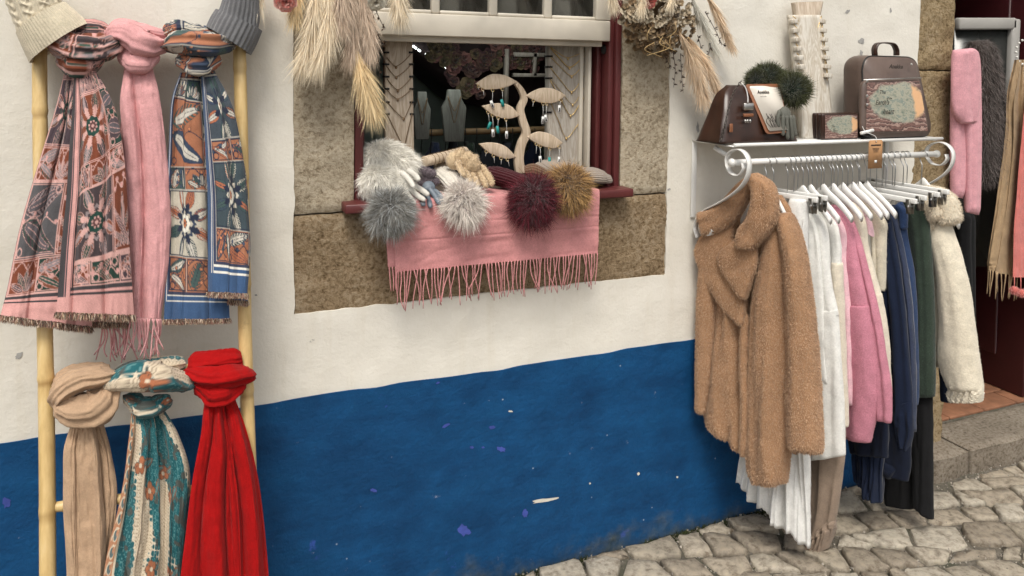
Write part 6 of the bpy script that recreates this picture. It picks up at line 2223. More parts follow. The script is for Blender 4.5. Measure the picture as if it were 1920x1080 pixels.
PLUSH = {'plush_cream': A(lin(212, 188, 154)), 'plush_mauve': A(lin(122, 108, 114))}


def glove(name, label, palm_px, palm_r, fingers, mat, off, off_tip, r=.0085, cuff=None, group=None, nsub=None):
    """palm_px: centre line of the palm; fingers: px paths"""
    root = thing(name, label, 'gloves', P(*palm_px[0], off), group)
    mb = MB()
    pp = spline([P(x, y, off + (off_tip - off) * .3 * i) for i, (x, y) in enumerate(palm_px)], 20)
    pl_ = 'plush' in mat
    rod_(mb, pp, palm_r, 18, 36, .55, wr=.10 if pl_ else .03)
    for f in fingers:
        m = len(f)
        rod_(mb, [P(x, y, off + (off_tip - off) * (i / (m - 1) * .8 + .2) + .006) for i, (x, y) in enumerate(f)], [r * 1.05, r, r * .85], 12, 26, .85, wr=.07 if pl_ else .03)
    o = mb.build('glove', mat, root)
    if pl_:
        V, F = mb.arrays()
        F = [f for f in F if f.shape[1] == 4]
        p_, n_ = sample_surf(V, F, 5000)
        cc = PLUSH[mat] * (1 + .2 * vnoise(p_ * 90))[:, None] * rng.uniform(.85, 1.15, (5000, 1))
        fb = MB()
        strands(fb, p_, norm(n_ * np.sign(-n_[:, 1:2] + 1e-6) + rng.normal(0, .4, (5000, 3))), rng.uniform(.003, .006, 5000), .0007, cc * .75, cc, nseg=2)
        fb.build('pile', 'fur', o, kind='stuff')
    if cuff:
        cm = MB()
        rod_(cm, [P(x, y, off + .004) for x, y in cuff[0]], cuff[1], 18, 20, .7)
        cm.build('cuff', cuff[2], root)
    return root


glove('leather_gloves', 'white leather gloves with fingers hanging towards the pink shawl', [(738, 326), (760, 338)], .021, [[(752, 322), (768, 338), (776, 352)], [(764, 318), (778, 328), (786, 338)], [(770, 345), (790, 356), (804, 366)], [(764, 350), (782, 366), (797, 376)], [(752, 352), (768, 370), (778, 384)]], 'leather_white', .02, .085, .0078)
glove('plush_gloves', 'mauve grey plush gloves between white and cream gloves', [(778, 322), (812, 336)], .022, [[(785, 318), (800, 322), (818, 328)], [(790, 330), (806, 336), (824, 342)], [(784, 340), (800, 346), (816, 350)]], 'plush_mauve', -.02, .02, .011)
glove('leather_gloves', 'blue grey leather gloves resting on the pink shawl', [(800, 340), (808, 362)], .018, [[(804, 352), (816, 368), (825, 384)], [(798, 362), (804, 376), (808, 390)], [(790, 362), (792, 376), (794, 386)], [(812, 356), (824, 366), (832, 378)]], 'leather_blue', .03, .082, .0075)
glove('plush_gloves', 'cream plush gloves with thick folds on the bracelet roll', [(846, 292), (872, 300), (898, 316)], .027, [[(880, 318), (889, 334), (896, 350)], [(890, 314), (903, 332), (912, 352)], [(900, 310), (914, 328), (924, 348)], [(866, 314), (876, 328), (882, 342)], [(858, 300), (862, 316), (872, 330)]], 'plush_cream', -.02, .05, .0095,
      cuff=([(838, 292), (850, 300), (862, 316)], .024, 'plush_cream'))
mb = MB()

# ------------------------------------------------------------------ inside the shop, behind the display
for k_, (x, y0, y1, w_, lb_) in enumerate(((792, 172, 262, 30, 'left'), (852, 168, 266, 42, 'right'))):
    root = thing('necklace_bust', 'pale wooden necklace bust deep in the window, the %s one' % lb_, 'necklace display', P(x, y1, -.42))
    pts = [(x - w_ * .28, y0), (x + w_ * .28, y0), (x + w_ * .34, y0 + 18), (x + w_ * .55, y0 + 34), (x + w_ * .42, y1), (x - w_ * .42, y1), (x - w_ * .55, y0 + 34), (x - w_ * .34, y0 + 18)]
    MB().prism([P(a, b, -.42) for a, b in pts], (0, 1, 0), .018).build('bust', 'bust_wood', root, smooth=False, bevel=.003)
    for q in range(2):
        mb = MB()
        chain(mb, P(x - w_ * .3, y0 + 12, -.416), P(x, y0 + 40 + 22 * q, -.414), P(x + w_ * .3, y0 + 12, -.416), .0012)
        mb.build('necklace', 'bronze_chain', root)
rail = thing('bamboo_rail', 'bamboo rail with black wire hooks inside the shop', 'rail', P(930, 246, -.5))
bo_ = bamboo('bar', P(765, 250, -.5), P(1110, 240, -.5), .0115, [.2, .45, .72], rail)
simple('dark_bamboo', (0.20, 0.125, 0.055), 0.6, 0.3, 20)  # darker brown than the ladder's bamboo
bo_.data.materials[0] = M['dark_bamboo']
for k_ in range(15):
    x = 790 + k_ * 21 + rng.uniform(-4, 4)
    a = P(x, 246, -.5)
    MB().tube([a + A([0, -.013, .012]), a + A([0, -.015, -.01]), a + A([0, -.004, -.05]), a + A([0, 0, -.085])], .0017, 6).build('hook', 'black_gap', rail)
simple('shop_dark_cloth', (0.012, 0.014, 0.02), 0.9, 0.3, 10)
for k_, (x, mt_) in enumerate(((815, 'cloth_slate'), (850, 'shop_dark_cloth'), (880, 'cloth_green'), (915, 'shop_dark_cloth'), (950, 'shop_dark_cloth'), (1000, 'cloth_ink'), (1045, 'shop_dark_cloth'))):
    c = P(x, 330, -.52)
    n_ = 24
    t = np.linspace(0, 1, n_)
    rg = []
    aa = np.linspace(0, TAU, 20, endpoint=False)
    for q in t:
        w_ = .012 + .05 * smooth(0, .25, q)
        rg.append(np.stack([c[0] + w_ * np.cos(aa) * (1 + .15 * np.sin(5 * aa + k_)), c[1] + .03 * np.sin(aa), np.full(20, P(x, 268, -.5)[2] - q * .42)], 1))
    o = MB().loft(A(rg)).build('hanging_garment', mt_, None)
    tag(o, 'dark garment hanging from the bamboo rail inside the shop, number %s from the left' % ['one', 'two', 'three', 'four', 'five', 'six', 'seven'][k_], 'garment', 'clothes on the inner rail')
# sloping stair soffit with a dark flower garland and small lights
a0, a1 = P(770, 82, -.7), P(905, 200, -.7)
b0, b1 = P(1120, 60, -.7), P(1120, 200, -.7)
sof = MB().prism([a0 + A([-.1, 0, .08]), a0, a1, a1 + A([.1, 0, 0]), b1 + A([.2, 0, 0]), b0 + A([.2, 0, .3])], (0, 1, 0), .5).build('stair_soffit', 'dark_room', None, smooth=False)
tag(sof, 'dark sloping underside of a staircase inside the shop', 'staircase')
for k_ in range(4):
    a, b = [P(*q, -.69) for q in (((774, 86), (781, 91)), ((798, 100), (810, 108)), ((834, 125), (842, 130)), ((784, 93), (788, 96)))[k_]]
    o = MB().tube([a, b], .0035, 6).build('light_strip', 'led', None)
    if k_ == 1:                                   # added fill light for the dim shop, set well away from the strip
        lm = bpy.data.lights.new('shop_fill_light', 'AREA')
        lm.shape, lm.size, lm.size_y, lm.energy, lm.color = 'RECTANGLE', 0.5, 0.05, 0.6, (0.95, 1.0, 0.96)
        lo = bpy.data.objects.new('shop_fill_light', lm)
        lo.location = tuple((a + b) / 2 + A([0.10, -0.36, 0.06]))
        lo.rotation_euler = (math.radians(20), math.radians(-25), 0)
        COL.objects.link(lo)
        lo.parent = o
    tag(o, 'bright little light strip on the stair edge, ' + ['nearest the board', 'second longest', 'lowest of them', 'tiny one'][k_], 'light', 'light strips on the stair edge')


def blossom(mb, c, R, n, cols, face=(0, -1, .2), open_=.9, petal=None):
    """ruffled flower: layered cupped petals round an axis"""
    f = norm(A(face))
    s1 = norm(np.cross(f, A([.2, .1, 1.0])))
    s2 = np.cross(f, s1)
    for k in range(n):
        lay = k / n
        th = k * 2.399 + rng.normal(0, .15)
        rad = R * (.15 + .85 * lay ** .8)
        tilt = open_ * lay
        d = math.cos(th) * s1 + math.sin(th) * s2
        w = R * (.28 + .42 * lay) * rng.uniform(.85, 1.15)
        side = np.cross(f, d)
        col = A(cols[rng.integers(len(cols))]) * rng.uniform(.8, 1.1)
        u = np.linspace(-1, 1, 5)
        v = np.linspace(0, 1, 5)
        U, W_ = np.meshgrid(u, v, indexing='ij')
        wid = w * np.sin(math.pi * np.clip(.18 + .66 * W_, 0, 1)) ** .8
        ln = rad * W_
        hgt = R * .75 * (W_ ** 1.2) * (1 - tilt) + R * .12 * np.sin(W_ * math.pi) + .10 * R * (U ** 2) + R * .05 * rng.normal(size=U.shape)
        pt = c + (U * wid * .9)[..., None] * side + ln[..., None] * d + hgt[..., None] * f
        mb.grid(pt, col=np.broadcast_to(col, pt.shape) * (1 - .15 * (1 - W_))[..., None])


attr_mat('petal', 0.75, 0.15, weave=.12, wscale=120, bump=.2)
gl = thing('flower_garland', 'dark dried flower garland hanging deep inside the shop', 'garland', P(880, 110, -.66))
for k_ in range(70):
    x = rng.uniform(800, 1040)
    y = 84 + rng.uniform(0, 1) * (95 if x < 905 else 45) * min(1, (x - 785) / 80)
    mb = MB()
    cc = [[lin(96, 62, 60), lin(120, 84, 78)], [lin(108, 94, 70), lin(84, 76, 56)], [lin(70, 48, 50), lin(92, 70, 62)]][k_ % 3]
    blossom(mb, P(x, y, -.64), rng.uniform(.022, .036), 14, cc)
    mb.build('dried_flower', 'petal', gl)
# shelf with pale boxes at the back
sh = thing('back_shelf', 'grey shelf unit with picture frames at the back of the shop', 'shelf', P(1010, 180, -.62))
for (x0, y0, x1, y1) in ((945, 92, 952, 200), (962, 100, 1045, 106), (962, 138, 1045, 144), (998, 100, 1004, 142), (1040, 100, 1046, 142)):
    a, b = P(x0, y1, -.63), P(x1, y0, -.63)
    MB().box((a + b) / 2, (b[0] - a[0], .03, b[2] - a[2])).build('board', 'grey_wood', sh, smooth=False)

# ------------------------------------------------------------------ dried flower bunches over the window corners
def plume(root, pts_px, off, width, n, root_c, tip_c, ln=.055, name='pampas_plume', taper=(.35, 1.0, .75)):
    """feathery pampas head: fine hairs leaving a drooping stem and sweeping along it"""
    path = spline([P(x, y, o) for (x, y), o in zip(pts_px, np.linspace(off[0], off[1], len(pts_px)))], 60)
    T = norm(np.gradient(path, axis=0))
    t = rng.random(n) ** .9
    i = (t * 59).astype(int)
    env = np.interp(t, [0, .35, 1], taper)
    rad = norm(np.cross(T[i], rng.normal(size=(n, 3))))
    d = norm(T[i] * 1.0 + rad * (1.55 * width * env * rng.uniform(.1, 1.0, n))[:, None])
    k = rng.uniform(.72, 1.18, (n, 1)) * (1 + .15 * vnoise(path[i] * 40))[:, None]
    m = MB()
    strands(m, path[i] + rad * .002, d, ln * env * rng.uniform(.5, 1.45, n), .00085, A(root_c) * k, A(tip_c) * k, bend=T[i] * .25 + A([0, 0, -.18]) + rng.normal(0, .10, (n, 3)), nseg=3)
    o = m.build(name, 'plume_hair', root)
    MB().tube(path, np.linspace(.0022, .0008, 60), 6).build('stem', 'dry_stem', o)
    return o


def sprig(root, pts_px, off, nclus, col, size=.011):
    """thin dark twig with tufts of tiny leaves"""
    path = spline([P(x, y, off) for x, y in pts_px], 40)
    m = MB()
    m.tube(path, np.linspace(.0012, .0006, 40), 5, col=A(col))
    for k in range(nclus):
        c = path[int((k + .4) / nclus * 39)]
        side = (-1) ** k
        for q in range(6):
            d = norm(A([side * rng.uniform(.2, 1), rng.normal(0, .6), rng.uniform(-.9, .6)]))
            w = norm(np.cross(d, rng.normal(size=3))) * size * .16
            tip = c + d * size * rng.uniform(.6, 1.3)
            mid = (c + tip) / 2
            cc = A(col) * rng.uniform(.6, 1.6)
            m.add([c, mid + w, tip, mid - w], [[0, 1, 2, 3]], cc)
    return m.build('sprig', 'petal', root)


attr_mat('plume_hair', 0.85, 0.2, spec=0.15)
simple('dry_stem', lin(190, 160, 110), 0.8, 0.2, 30)
CRM, GLD, MAV, PCH, WHT = (lin(220, 194, 156), lin(250, 238, 214)), (lin(210, 172, 116), lin(248, 228, 186)), (lin(170, 142, 120), lin(232, 212, 190)), (lin(226, 192, 152), lin(250, 230, 204)), (lin(220, 212, 196), lin(250, 248, 238))
SPC = A(lin(66, 50, 38))

fl_l = thing('flower_bunch', 'bunch of cream pampas plumes with pink peony over the left window corner', 'dried flowers', P(640, -40, .05))
for pts, off, w, n, cc, ln in (
        ([(588, -60), (592, 0), (583, 60), (570, 108)], (.05, .06), .62, 2600, CRM, .060),
        ([(615, -60), (618, 10), (612, 70), (598, 112)], (.06, .08), .55, 3000, CRM, .058),
        ([(650, -60), (660, 0), (664, 50), (660, 96)], (.05, .06), .55, 2600, MAV, .055),
        ([(672, -60), (680, 0), (690, 50), (694, 92)], (.05, .07), .50, 2400, MAV, .050),
        ([(662, 84), (674, 120), (686, 160), (697, 196)], (.06, .09), .62, 2600, GLD, .060),
        ([(634, -60), (640, -5), (642, 40)], (.07, .08), .6, 1500, MAV, .05),
        ([(742, -60), (746, -15), (750, 26)], (.06, .07), .75, 1800, CRM, .045),
        ([(492, -60), (482, -10), (470, 22)], (.05, .06), .6, 1200, CRM, .045),
        ([(560, -60), (556, -10), (552, 30)], (.05, .06), .6, 900, GLD, .04)):
    plume(fl_l, pts, off, w, n, cc[0], cc[1], ln)
for (x, y, o, r_, nn, cols, nm) in ((536, 0, .08, .030, 30, [lin(240, 168, 158), lin(246, 188, 176), lin(230, 146, 136)], 'peony'), (705, 2, .07, .026, 26, [lin(226, 220, 204), lin(214, 206, 188)], 'rose'), (500, -30, .06, .03, 20, [lin(206, 120, 108)], 'peony')):
    m = MB()
    blossom(m, P(x, y, o), r_, nn, cols, (-.1, -1, -.5), .75)
    m.build(nm, 'petal', fl_l)
for pts, n in (([(690, -10), (702, 40), (708, 90), (712, 150)], 9), ([(700, 10), (716, 44), (722, 56)], 4), ([(684, 20), (694, 60), (700, 100)], 5), ([(706, 60), (716, 78), (724, 84)], 4)):
    sprig(fl_l, pts, .06, n, SPC)

fl_r = thing('flower_bunch', 'bunch of brown hydrangea, peach pampas and pink rose over the right window corner', 'dried flowers', P(1250, -40, .05))
HYD = [[lin(176, 158, 132), lin(196, 182, 158)], [lin(150, 128, 98), lin(170, 150, 122)], [lin(120, 96, 68), lin(140, 116, 86)]]
for k_ in range(230):
    a, q = rng.uniform(0, TAU), math.sqrt(rng.random())
    x, y = 1236 + 72 * q * math.cos(a), 24 + 80 * q * math.sin(a)
    if y < -30:
        continue
    dep = .035 + .075 * math.sqrt(max(0, 1 - q * q))
    m = MB()
    f_ = norm(A([.5 * q * math.cos(a), -1, -.6 * q * math.sin(a)]) + rng.normal(0, .25, 3))
    blossom(m, P(x, y, dep), rng.uniform(.013, .022), 5, HYD[0 if (y < 45 and rng.random() < .75) else (1 if rng.random() < .5 else 2)], f_, .95)
    m.build('hydrangea_floret', 'petal', fl_r)
m = MB()
m.ellipsoid(P(1232, 15, .055), (.075, .04, .09), 20, 14, lambda d: .15 * vnoise(d * 4), col=lin(96, 76, 54))
m.build('flower_core', 'petal', fl_r)
for (x, y, r_, cols) in ((1216, 2, .024, [lin(214, 120, 112), lin(228, 150, 138)]), (1325, -14, .022, [lin(206, 130, 112), lin(222, 156, 134)])):
    m = MB()
    blossom(m, P(x, y, .12), r_, 24, cols, (-.1, -1, -.5), .7)
    m.build('rose', 'petal', fl_r)
for pts, off, w, n, cc, ln in (
        ([(1272, 60), (1290, 90), (1304, 130), (1318, 180)], (.10, .07), .60, 3000, PCH, .056),
        ([(1290, 70), (1312, 100), (1332, 140), (1346, 172)], (.10, .07), .45, 1400, PCH, .050),
        ([(1318, -20), (1336, 10), (1354, 48), (1370, 84)], (.07, .06), .36, 1700, PCH, .042),
        ([(1296, -10), (1308, 20), (1326, 56), (1340, 92)], (.09, .07), .34, 1500, WHT, .045),
        ([(1204, -30), (1204, 0), (1202, 18)], (.13, .13), .55, 500, CRM, .03),
        ([(1262, -40), (1260, -10), (1258, 6)], (.13, .13), .5, 500, CRM, .03),
        ([(1140, -50), (1146, -15), (1150, 8)], (.06, .06), .5, 700, CRM, .035)):
    plume(fl_r, pts, off, w, n, cc[0], cc[1], ln)
for pts, n in (([(1262, 98), (1266, 130), (1263, 164)], 7), ([(1276, 100), (1278, 140), (1281, 174)], 8), ([(1322, 22), (1342, 58), (1352, 80), (1362, 88)], 8), ([(1334, 74), (1330, 96), (1324, 118)], 6), ([(1246, 104), (1254, 120), (1258, 130)], 4), ([(1308, 66), (1314, 90), (1318, 140)], 5)):
    sprig(fl_r, pts, .075, n, SPC * .8)
for k_ in range(7):
    x, y = rng.uniform(1220, 1275), rng.uniform(35, 85)
    pts = [P(x, y, .125), P(x + rng.normal(0, 8), y + 14, .13), P(x + rng.normal(0, 10), y + 28, .12)]
    MB().tube(spline(pts, 12), .0009, 5).build('curled_stem', 'dry_stem', fl_r)

# ------------------------------------------------------------------ lettering
def lettering(body, parent, mat, origin, right, up, size, shear=0.25, name='lettering', depth=0.0006, bold=0.0):
    cu = bpy.data.curves.new('text', 'FONT')
    cu.body = body
    cu.size = size
    cu.shear = shear
    cu.offset = bold
    cu.resolution_u = 3
    tmp = bpy.data.objects.new('text', cu)
    COL.objects.link(tmp)
    dg = bpy.context.evaluated_depsgraph_get()
    me = bpy.data.meshes.new_from_object(tmp.evaluated_get(dg))
    co = np.zeros(len(me.vertices) * 3)
    me.vertices.foreach_get('co', co)
    co = co.reshape(-1, 3)
    bpy.data.objects.remove(tmp)
    bpy.data.curves.remove(cu)
    r, u = norm(A(right)), norm(A(up))
    u = norm(u - r * np.dot(u, r))
    n = np.cross(r, u)
    V = A(origin) + co[:, :1] * r + co[:, 1:2] * u + n * depth - A(wloc(parent))
    me.vertices.foreach_set('co', V.ravel())
    me.materials.clear()
    me.materials.append(M[mat])
    me.name = name
    o = bpy.data.objects.new(name, me)
    COL.objects.link(o)
    o.parent = parent
    return o


simple('leather_brown', lin(54, 33, 24), 0.33, 0.45, 14, 0.2, 160, 0.001)
simple('leather_tan', lin(134, 86, 58), 0.42, 0.2, 14, 0.15, 160, 0.001)
simple('leather_taupe', lin(96, 80, 72), 0.38, 0.25, 12, 0.2, 160, 0.001)
simple('strap_black', (0.015, 0.013, 0.012), 0.5, 0.2, 20)
simple('chain_dark', (0.10, 0.085, 0.075), 0.35, 0.3, 30, metal=0.8)
simple('silver', (0.62, 0.60, 0.57), 0.3, 0.1, 30, metal=1.0)
simple('flap_white', lin(222, 214, 202), 0.35, 0.06, 20)


def print_mat(name):
    """painted landscape print: strata in browns below, a misty blue-green glade above, warm light at one side"""
    m, nt, b = new_mat(name)
    t = nd(nt, 'ShaderNodeTexCoord')
    mp = nd(nt, 'ShaderNodeMapping')
    nt.links.new(t.outputs['UV'], mp.inputs[0])
    sp = nd(nt, 'ShaderNodeSeparateXYZ')
    nt.links.new(mp.outputs[0], sp.inputs[0])
    n1 = noise(nt, mp, 3.2, 5, .6)
    n2 = noise(nt, mp, 9, 5, .65)
    # strata
    ad = nd(nt, 'ShaderNodeMath', operation='MULTIPLY_ADD', inp={1: 0.55})
    nt.links.new(n1.outputs[0], ad.inputs[0])
    nt.links.new(sp.outputs['Y'], ad.inputs[2])
    ml = nd(nt, 'ShaderNodeMath', operation='MULTIPLY', inp={1: 9.0})
    nt.links.new(ad.outputs[0], ml.inputs[0])
    fr = nd(nt, 'ShaderNodeMath', operation='FRACT')
    nt.links.new(ml.outputs[0], fr.inputs[0])
    st = ramp(nt, [(0, lin(66, 48, 46)), (.35, lin(132, 100, 92)), (.55, lin(96, 68, 62)), (.8, lin(178, 150, 138)), (1, lin(70, 50, 46))])
    nt.links.new(fr.outputs[0], st.inputs[0])
    gl = ramp(nt, [(.32, lin(96, 112, 102)), (.5, lin(168, 164, 146)), (.6, lin(116, 130, 122)), (.72, lin(190, 180, 160))])
    nt.links.new(n2.outputs[0], gl.inputs[0])
    # inner glade mask
    vs = nd(nt, 'ShaderNodeVectorMath', operation='SUBTRACT')
    vs.inputs[1].default_value = (.55, .58, 0)
    nt.links.new(mp.outputs[0], vs.inputs[0])
    sc = nd(nt, 'ShaderNodeVectorMath', operation='MULTIPLY')
    sc.inputs[1].default_value = (1.0, 1.25, 0)
    nt.links.new(vs.outputs[0], sc.inputs[0])
    ln_ = nd(nt, 'ShaderNodeVectorMath', operation='LENGTH')
    nt.links.new(sc.outputs[0], ln_.inputs[0])
    a2 = nd(nt, 'ShaderNodeMath', operation='MULTIPLY_ADD', inp={1: .35})
    nt.links.new(n1.outputs[0], a2.inputs[0])
    nt.links.new(ln_.outputs['Value'], a2.inputs[2])
    mk = ramp(nt, [(.64, (1, 1, 1)), (.70, (0, 0, 0))])
    nt.links.new(a2.outputs[0], mk.inputs[0])
    c = mixc(nt, mk.outputs[0], st.outputs[0], gl.outputs[0])
    # warm light at the right
    a3 = nd(nt, 'ShaderNodeMath', operation='MULTIPLY_ADD', inp={1: .12})
    nt.links.new(n2.outputs[0], a3.inputs[0])
    nt.links.new(sp.outputs['X'], a3.inputs[2])
    wm = ramp(nt, [(.86, (0, 0, 0)), (.90, (.9, .9, .9))])
    nt.links.new(a3.outputs[0], wm.inputs[0])
    wmm = mixc(nt, 1.0, wm.outputs[0], mk.outputs[0], 'MULTIPLY')
    c = mixc(nt, wmm, c, lin(226, 176, 130))
    nt.links.new(c, b.inputs['Base Color'])
    b.inputs['Roughness'].default_value = 0.4


print_mat('landscape_print')


def rounded_panel(corners, r, n=6):
    """rounded quadrilateral outline, corners 3D (bl, br, tr, tl)"""
    c = [A(x, float) for x in corners]
    out = []
    for i in range(4):
        p, a, b = c[i], c[i - 1], c[(i + 1) % 4]
        da, db = norm(a - p), norm(b - p)
        for q in np.linspace(0, 1, n):
            out.append(p + da * r * (1 - q) ** 2 + db * r * q ** 2)
    return A(out)


def soft_box(front, depth_vec, r, puff, n=6, rings=5):
    """stuffed box: rounded outline swept back, edges drawn in"""
    o = rounded_panel(front, r, n)
    c = o.mean(0)
    dv = A(depth_vec, float)
    R_ = []
    for q in np.linspace(0, 1, rings + 4):
        k = 1 - .07 * (abs(2 * q - 1) ** 3)
        R_.append(c + (o - c) * k + dv * q)
    return A(R_)


def uv_patch(corners, nu=14, nv=14, bulge=0.0, nrm=(0, -1, 0)):
    bl, br, tr, tl = [A(x, float) for x in corners]
    U, W_ = np.meshgrid(np.linspace(0, 1, nu), np.linspace(0, 1, nv), indexing='ij')
    U, W_ = U[..., None], W_[..., None]
    g = bl * (1 - U) * (1 - W_) + br * U * (1 - W_) + tr * U * W_ + tl * (1 - U) * W_
    return g + A(nrm) * bulge * np.sin(math.pi * U) ** .5 * np.sin(math.pi * W_) ** .5


SHZ = SZ + 0.003
# --- brown shoulder bag with white printed flap
def onshelf(px, off):
    """point on the shelf top under photo column px"""
    d = ray(px, 265)
    t = (-off - CAM_Y) / d[1]
    return A([d[0] * t, -off, SHZ])


bag = thing('shoulder_bag', 'brown leather shoulder bag with a white printed flap at the left end of the shelf', 'bag', onshelf(1420, .12))
fo, bo = 0.185, 0.075
bl, br = onshelf(1352, fo), onshelf(1500, fo)
zt_b = P(1395, 160, .14)[2]
prof = [(1352, 0.0), (1358, .35), (1372, .75), (1386, 1.0)]
n = 22
rg = []
for q in np.linspace(0, 1, n):
    xl = np.interp(q, [0, .3, .75, 1], [onshelf(1350, fo)[0], onshelf(1358, fo)[0], onshelf(1372, fo)[0], onshelf(1384, fo)[0]])
    xr = np.interp(q, [0, 1], [onshelf(1494, fo)[0], onshelf(1462, fo)[0]])
    yf = -fo + .055 * q ** 1.2
    yb = -bo - .03 * q
    z = SHZ + (zt_b - SHZ) * q
    sq = [(xl, yf), ((xl + xr) / 2, yf - .012 * math.sin(math.pi * q)), (xr, yf), (xr + .004, (yf + yb) / 2), (xr, yb), ((xl + xr) / 2, yb), (xl, yb), (xl - .004, (yf + yb) / 2)]
    s2 = spline(A(sq + sq[:1]), 41)[:-1]
    rd = 1 - .16 * smooth(.86, 1.0, q)
    s2 = s2.mean(0) + (s2 - s2.mean(0)) * A([rd, rd * (1 - .3 * smooth(.8, 1, q))])
    v3 = np.column_stack([s2, np.full(len(s2), z)])
    v3 += (.004 * min(1, 3 * q)) * np.stack([vnoise(v3 * 24), vnoise(v3 * 24 + 9), 0 * v3[:, 0]], 1)
    rg.append(v3)
body = MB().loft(A(rg)).build('bag_body', 'leather_brown', bag)
# flap: tan edged white sheet over the front
fc = [P(1432, 250, fo + .012), P(1466, 250, fo + .012), P(1464, 158, .135), P(1398, 158, .135)]
fc = [P(1436, 252, fo + .014), P(1478, 248, fo + .014), P(1462, 157, .135), P(1396, 158, .138)]
flap = MB().prism(rounded_panel(fc, .012), (0, -1, 0), .004).build('flap', 'leather_tan', bag, smooth=False, bevel=.0015)
ci = sum(fc) / 4
fi = [ci + (p - ci) * A([.86, 1, .90]) + A([.002, -.0052, .002]) for p in fc]
pan = MB().prism(rounded_panel(fi, .008), (0, -1, 0), .001).build('printed_panel', 'flap_white', flap, smooth=False)
rt_ = norm(fi[2] - fi[3])
upv = norm(fi[3] - fi[0])
fnrm = norm(np.cross(rt_, upv))
lettering('Anekke', pan, 'ink', fi[3] + rt_ * .018 - upv * .026 + A([0, -.003, 0]), rt_, upv, .015, .2, bold=.0004)
lettering('NATURE', pan, 'ink', fi[3] + rt_ * .024 - upv * .038 + A([0, -.003, 0]), rt_, upv, .006, .0)
mb = MB()
for k_ in range(9):                                     # printed grass and twigs at the foot of the flap
    a = fi[0] + rt_ * (.012 + k_ * .0045) + upv * .012 + A([0, -.003, 0])
    mb.tube(spline([a, a + upv * .02 + rt_ * rng.normal(0, .004), a + upv * rng.uniform(.03, .05) + rt_ * rng.normal(0, .01)], 8), .0008, 4)
mb.build('print', 'ink', pan, kind='stuff')
MB().box(P(1403, 200, fo - .005), (.036, .01, .022)).build('clasp', 'silver', bag, smooth=False, bevel=.003)
MB().box(P(1403, 216, fo + .001), (.036, .008, .010)).build('name_plate', 'leather_tan', bag, smooth=False, bevel=.002)
MB().box(P(1371, 240, fo + .004), (.012, .004, .026)).build('side_patch', 'leather_tan', bag, smooth=False, bevel=.003)
for dx in (-4, 0, 5):
    MB().ellipsoid(P(1402 + dx, 227, fo + .003), (.004, .002, .005), 10, 6).build('charm', 'silver', bag)
cp = spline([P(1390, 152, .15), P(1376, 172, .17), P(1366, 205, .19), P(1358, 240, .2), P(1350, 264, .2)], 24)
for k_ in range(23):
    a, b = cp[k_], cp[k_ + 1]
    d = norm(b - a)
    s = norm(np.cross(d, A([0, -1.0, 0]) if k_ % 2 else A([1.0, 0, 0])))
    q = np.linspace(0, TAU, 11)
    c = (a + b) / 2
    MB().tube(c + np.cos(q)[:, None] * d * .0062 + np.sin(q)[:, None] * s * .0038, .0011, 5, cap=False).build('chain_link', 'chain_dark', bag)
MB().tube(spline([P(1390, 156, .16), P(1398, 165, .17), P(1402, 182, .18), P(1402, 194, .185)], 14), .0025, 6).build('snap_hook', 'silver', bag)

# --- green fur trimmed gloves draped beside the bag
gg_ = thing('fur_gloves', 'dark green fur cuffed grey gloves draped over the brown bag', 'gloves', P(1470, 200, .12))
GF = A(lin(74, 78, 40))
for (x, y, o, r_) in ((1440, 146, .09, 27), (1487, 168, .15, 31), (1419, 150, .09, 20), (1458, 150, .10, 18)):
    c = P(x, y, o)
    R = np.linalg.norm(P(x + r_, y, o) - c)
    cm = MB().ellipsoid(c, (R * .7, R * .55, R * .62), 18, 12)
    co_ = cm.build('fur_cuff', 'cloth_green', gg_)
    n = 3200
    d = norm(rng.normal(size=(n, 3)))
    k = rng.uniform(.6, 1.4, (n, 1))
    fb = MB()
    strands(fb, c + d * R * A([.66, .5, .58]), norm(d + A([0, 0, .1])), R * .42 * rng.uniform(.7, 1.2, n), .0009, GF * .55 * k, GF * k, bend=rng.normal(0, .2, (n, 3)), nseg=2)
    fb.build('pile', 'fur', co_, kind='stuff')
simple('glove_grey', lin(92, 92, 84), 0.7, 0.15, 30, .2, 150)
mb = MB()
rod_(mb, [P(1470, 200, .18), P(1476, 225, .195)], .020, 14, 16, .5)
for k_, (x0, x1, y1) in enumerate(((1468, 1468, 255), (1475, 1477, 262), (1482, 1486, 263), (1487, 1492, 256))):
    rod_(mb, [P(x0, 215, .197), P((x0 + x1) / 2, 238, .200), P(x1, y1, .200)], .0068, 10, 14, .8)
rod_(mb, [P(1462, 205, .195), P(1458, 225, .197), P(1460, 240, .197)], .0065, 10, 14, .8)
mb.build('glove', 'glove_grey', gg_)

# --- white necklace board on the shelf
tl, tr_, br_, bl_ = (1484, 28), (1541, 28), (1566, 262), (1508, 262)
nb_ = necklace_board('necklace_board', 'whitewashed wooden board with gold necklaces standing on the shelf',
                     [tl, tr_, br_, bl_], .055, .022, 'white_wash', [], [
        (30, 1528, 62, 30, .0016), (36, 1530, 80, 36, .0016), (46, 1538, 100, 46, .0016), (62, 1540, 108, 60, .0016), (82, 1542, 138, 80, .0016), (100, 1545, 146, 98, .0016), (118, 1550, 172, 116, .0016), (140, 1550, 205, 130, .0016)], metal='gold', lean=.055, curve=.006)
for k_ in range(7):
    y = 40 + k_ * 17
    for x, s in ((1488 + k_ * 3.0, -1), (1541 + k_ * 2.0, 1)):
        c = P(x, y, .06 + .006 * k_)
        MB().box(c + A([0, 0.004, 0]), (.022, .024, .014), [[.985, 0, .17 * s], [0, 1, 0], [-.17 * s, 0, .985]]).build('tooth', 'white_wash', nb_, smooth=False, bevel=.001)
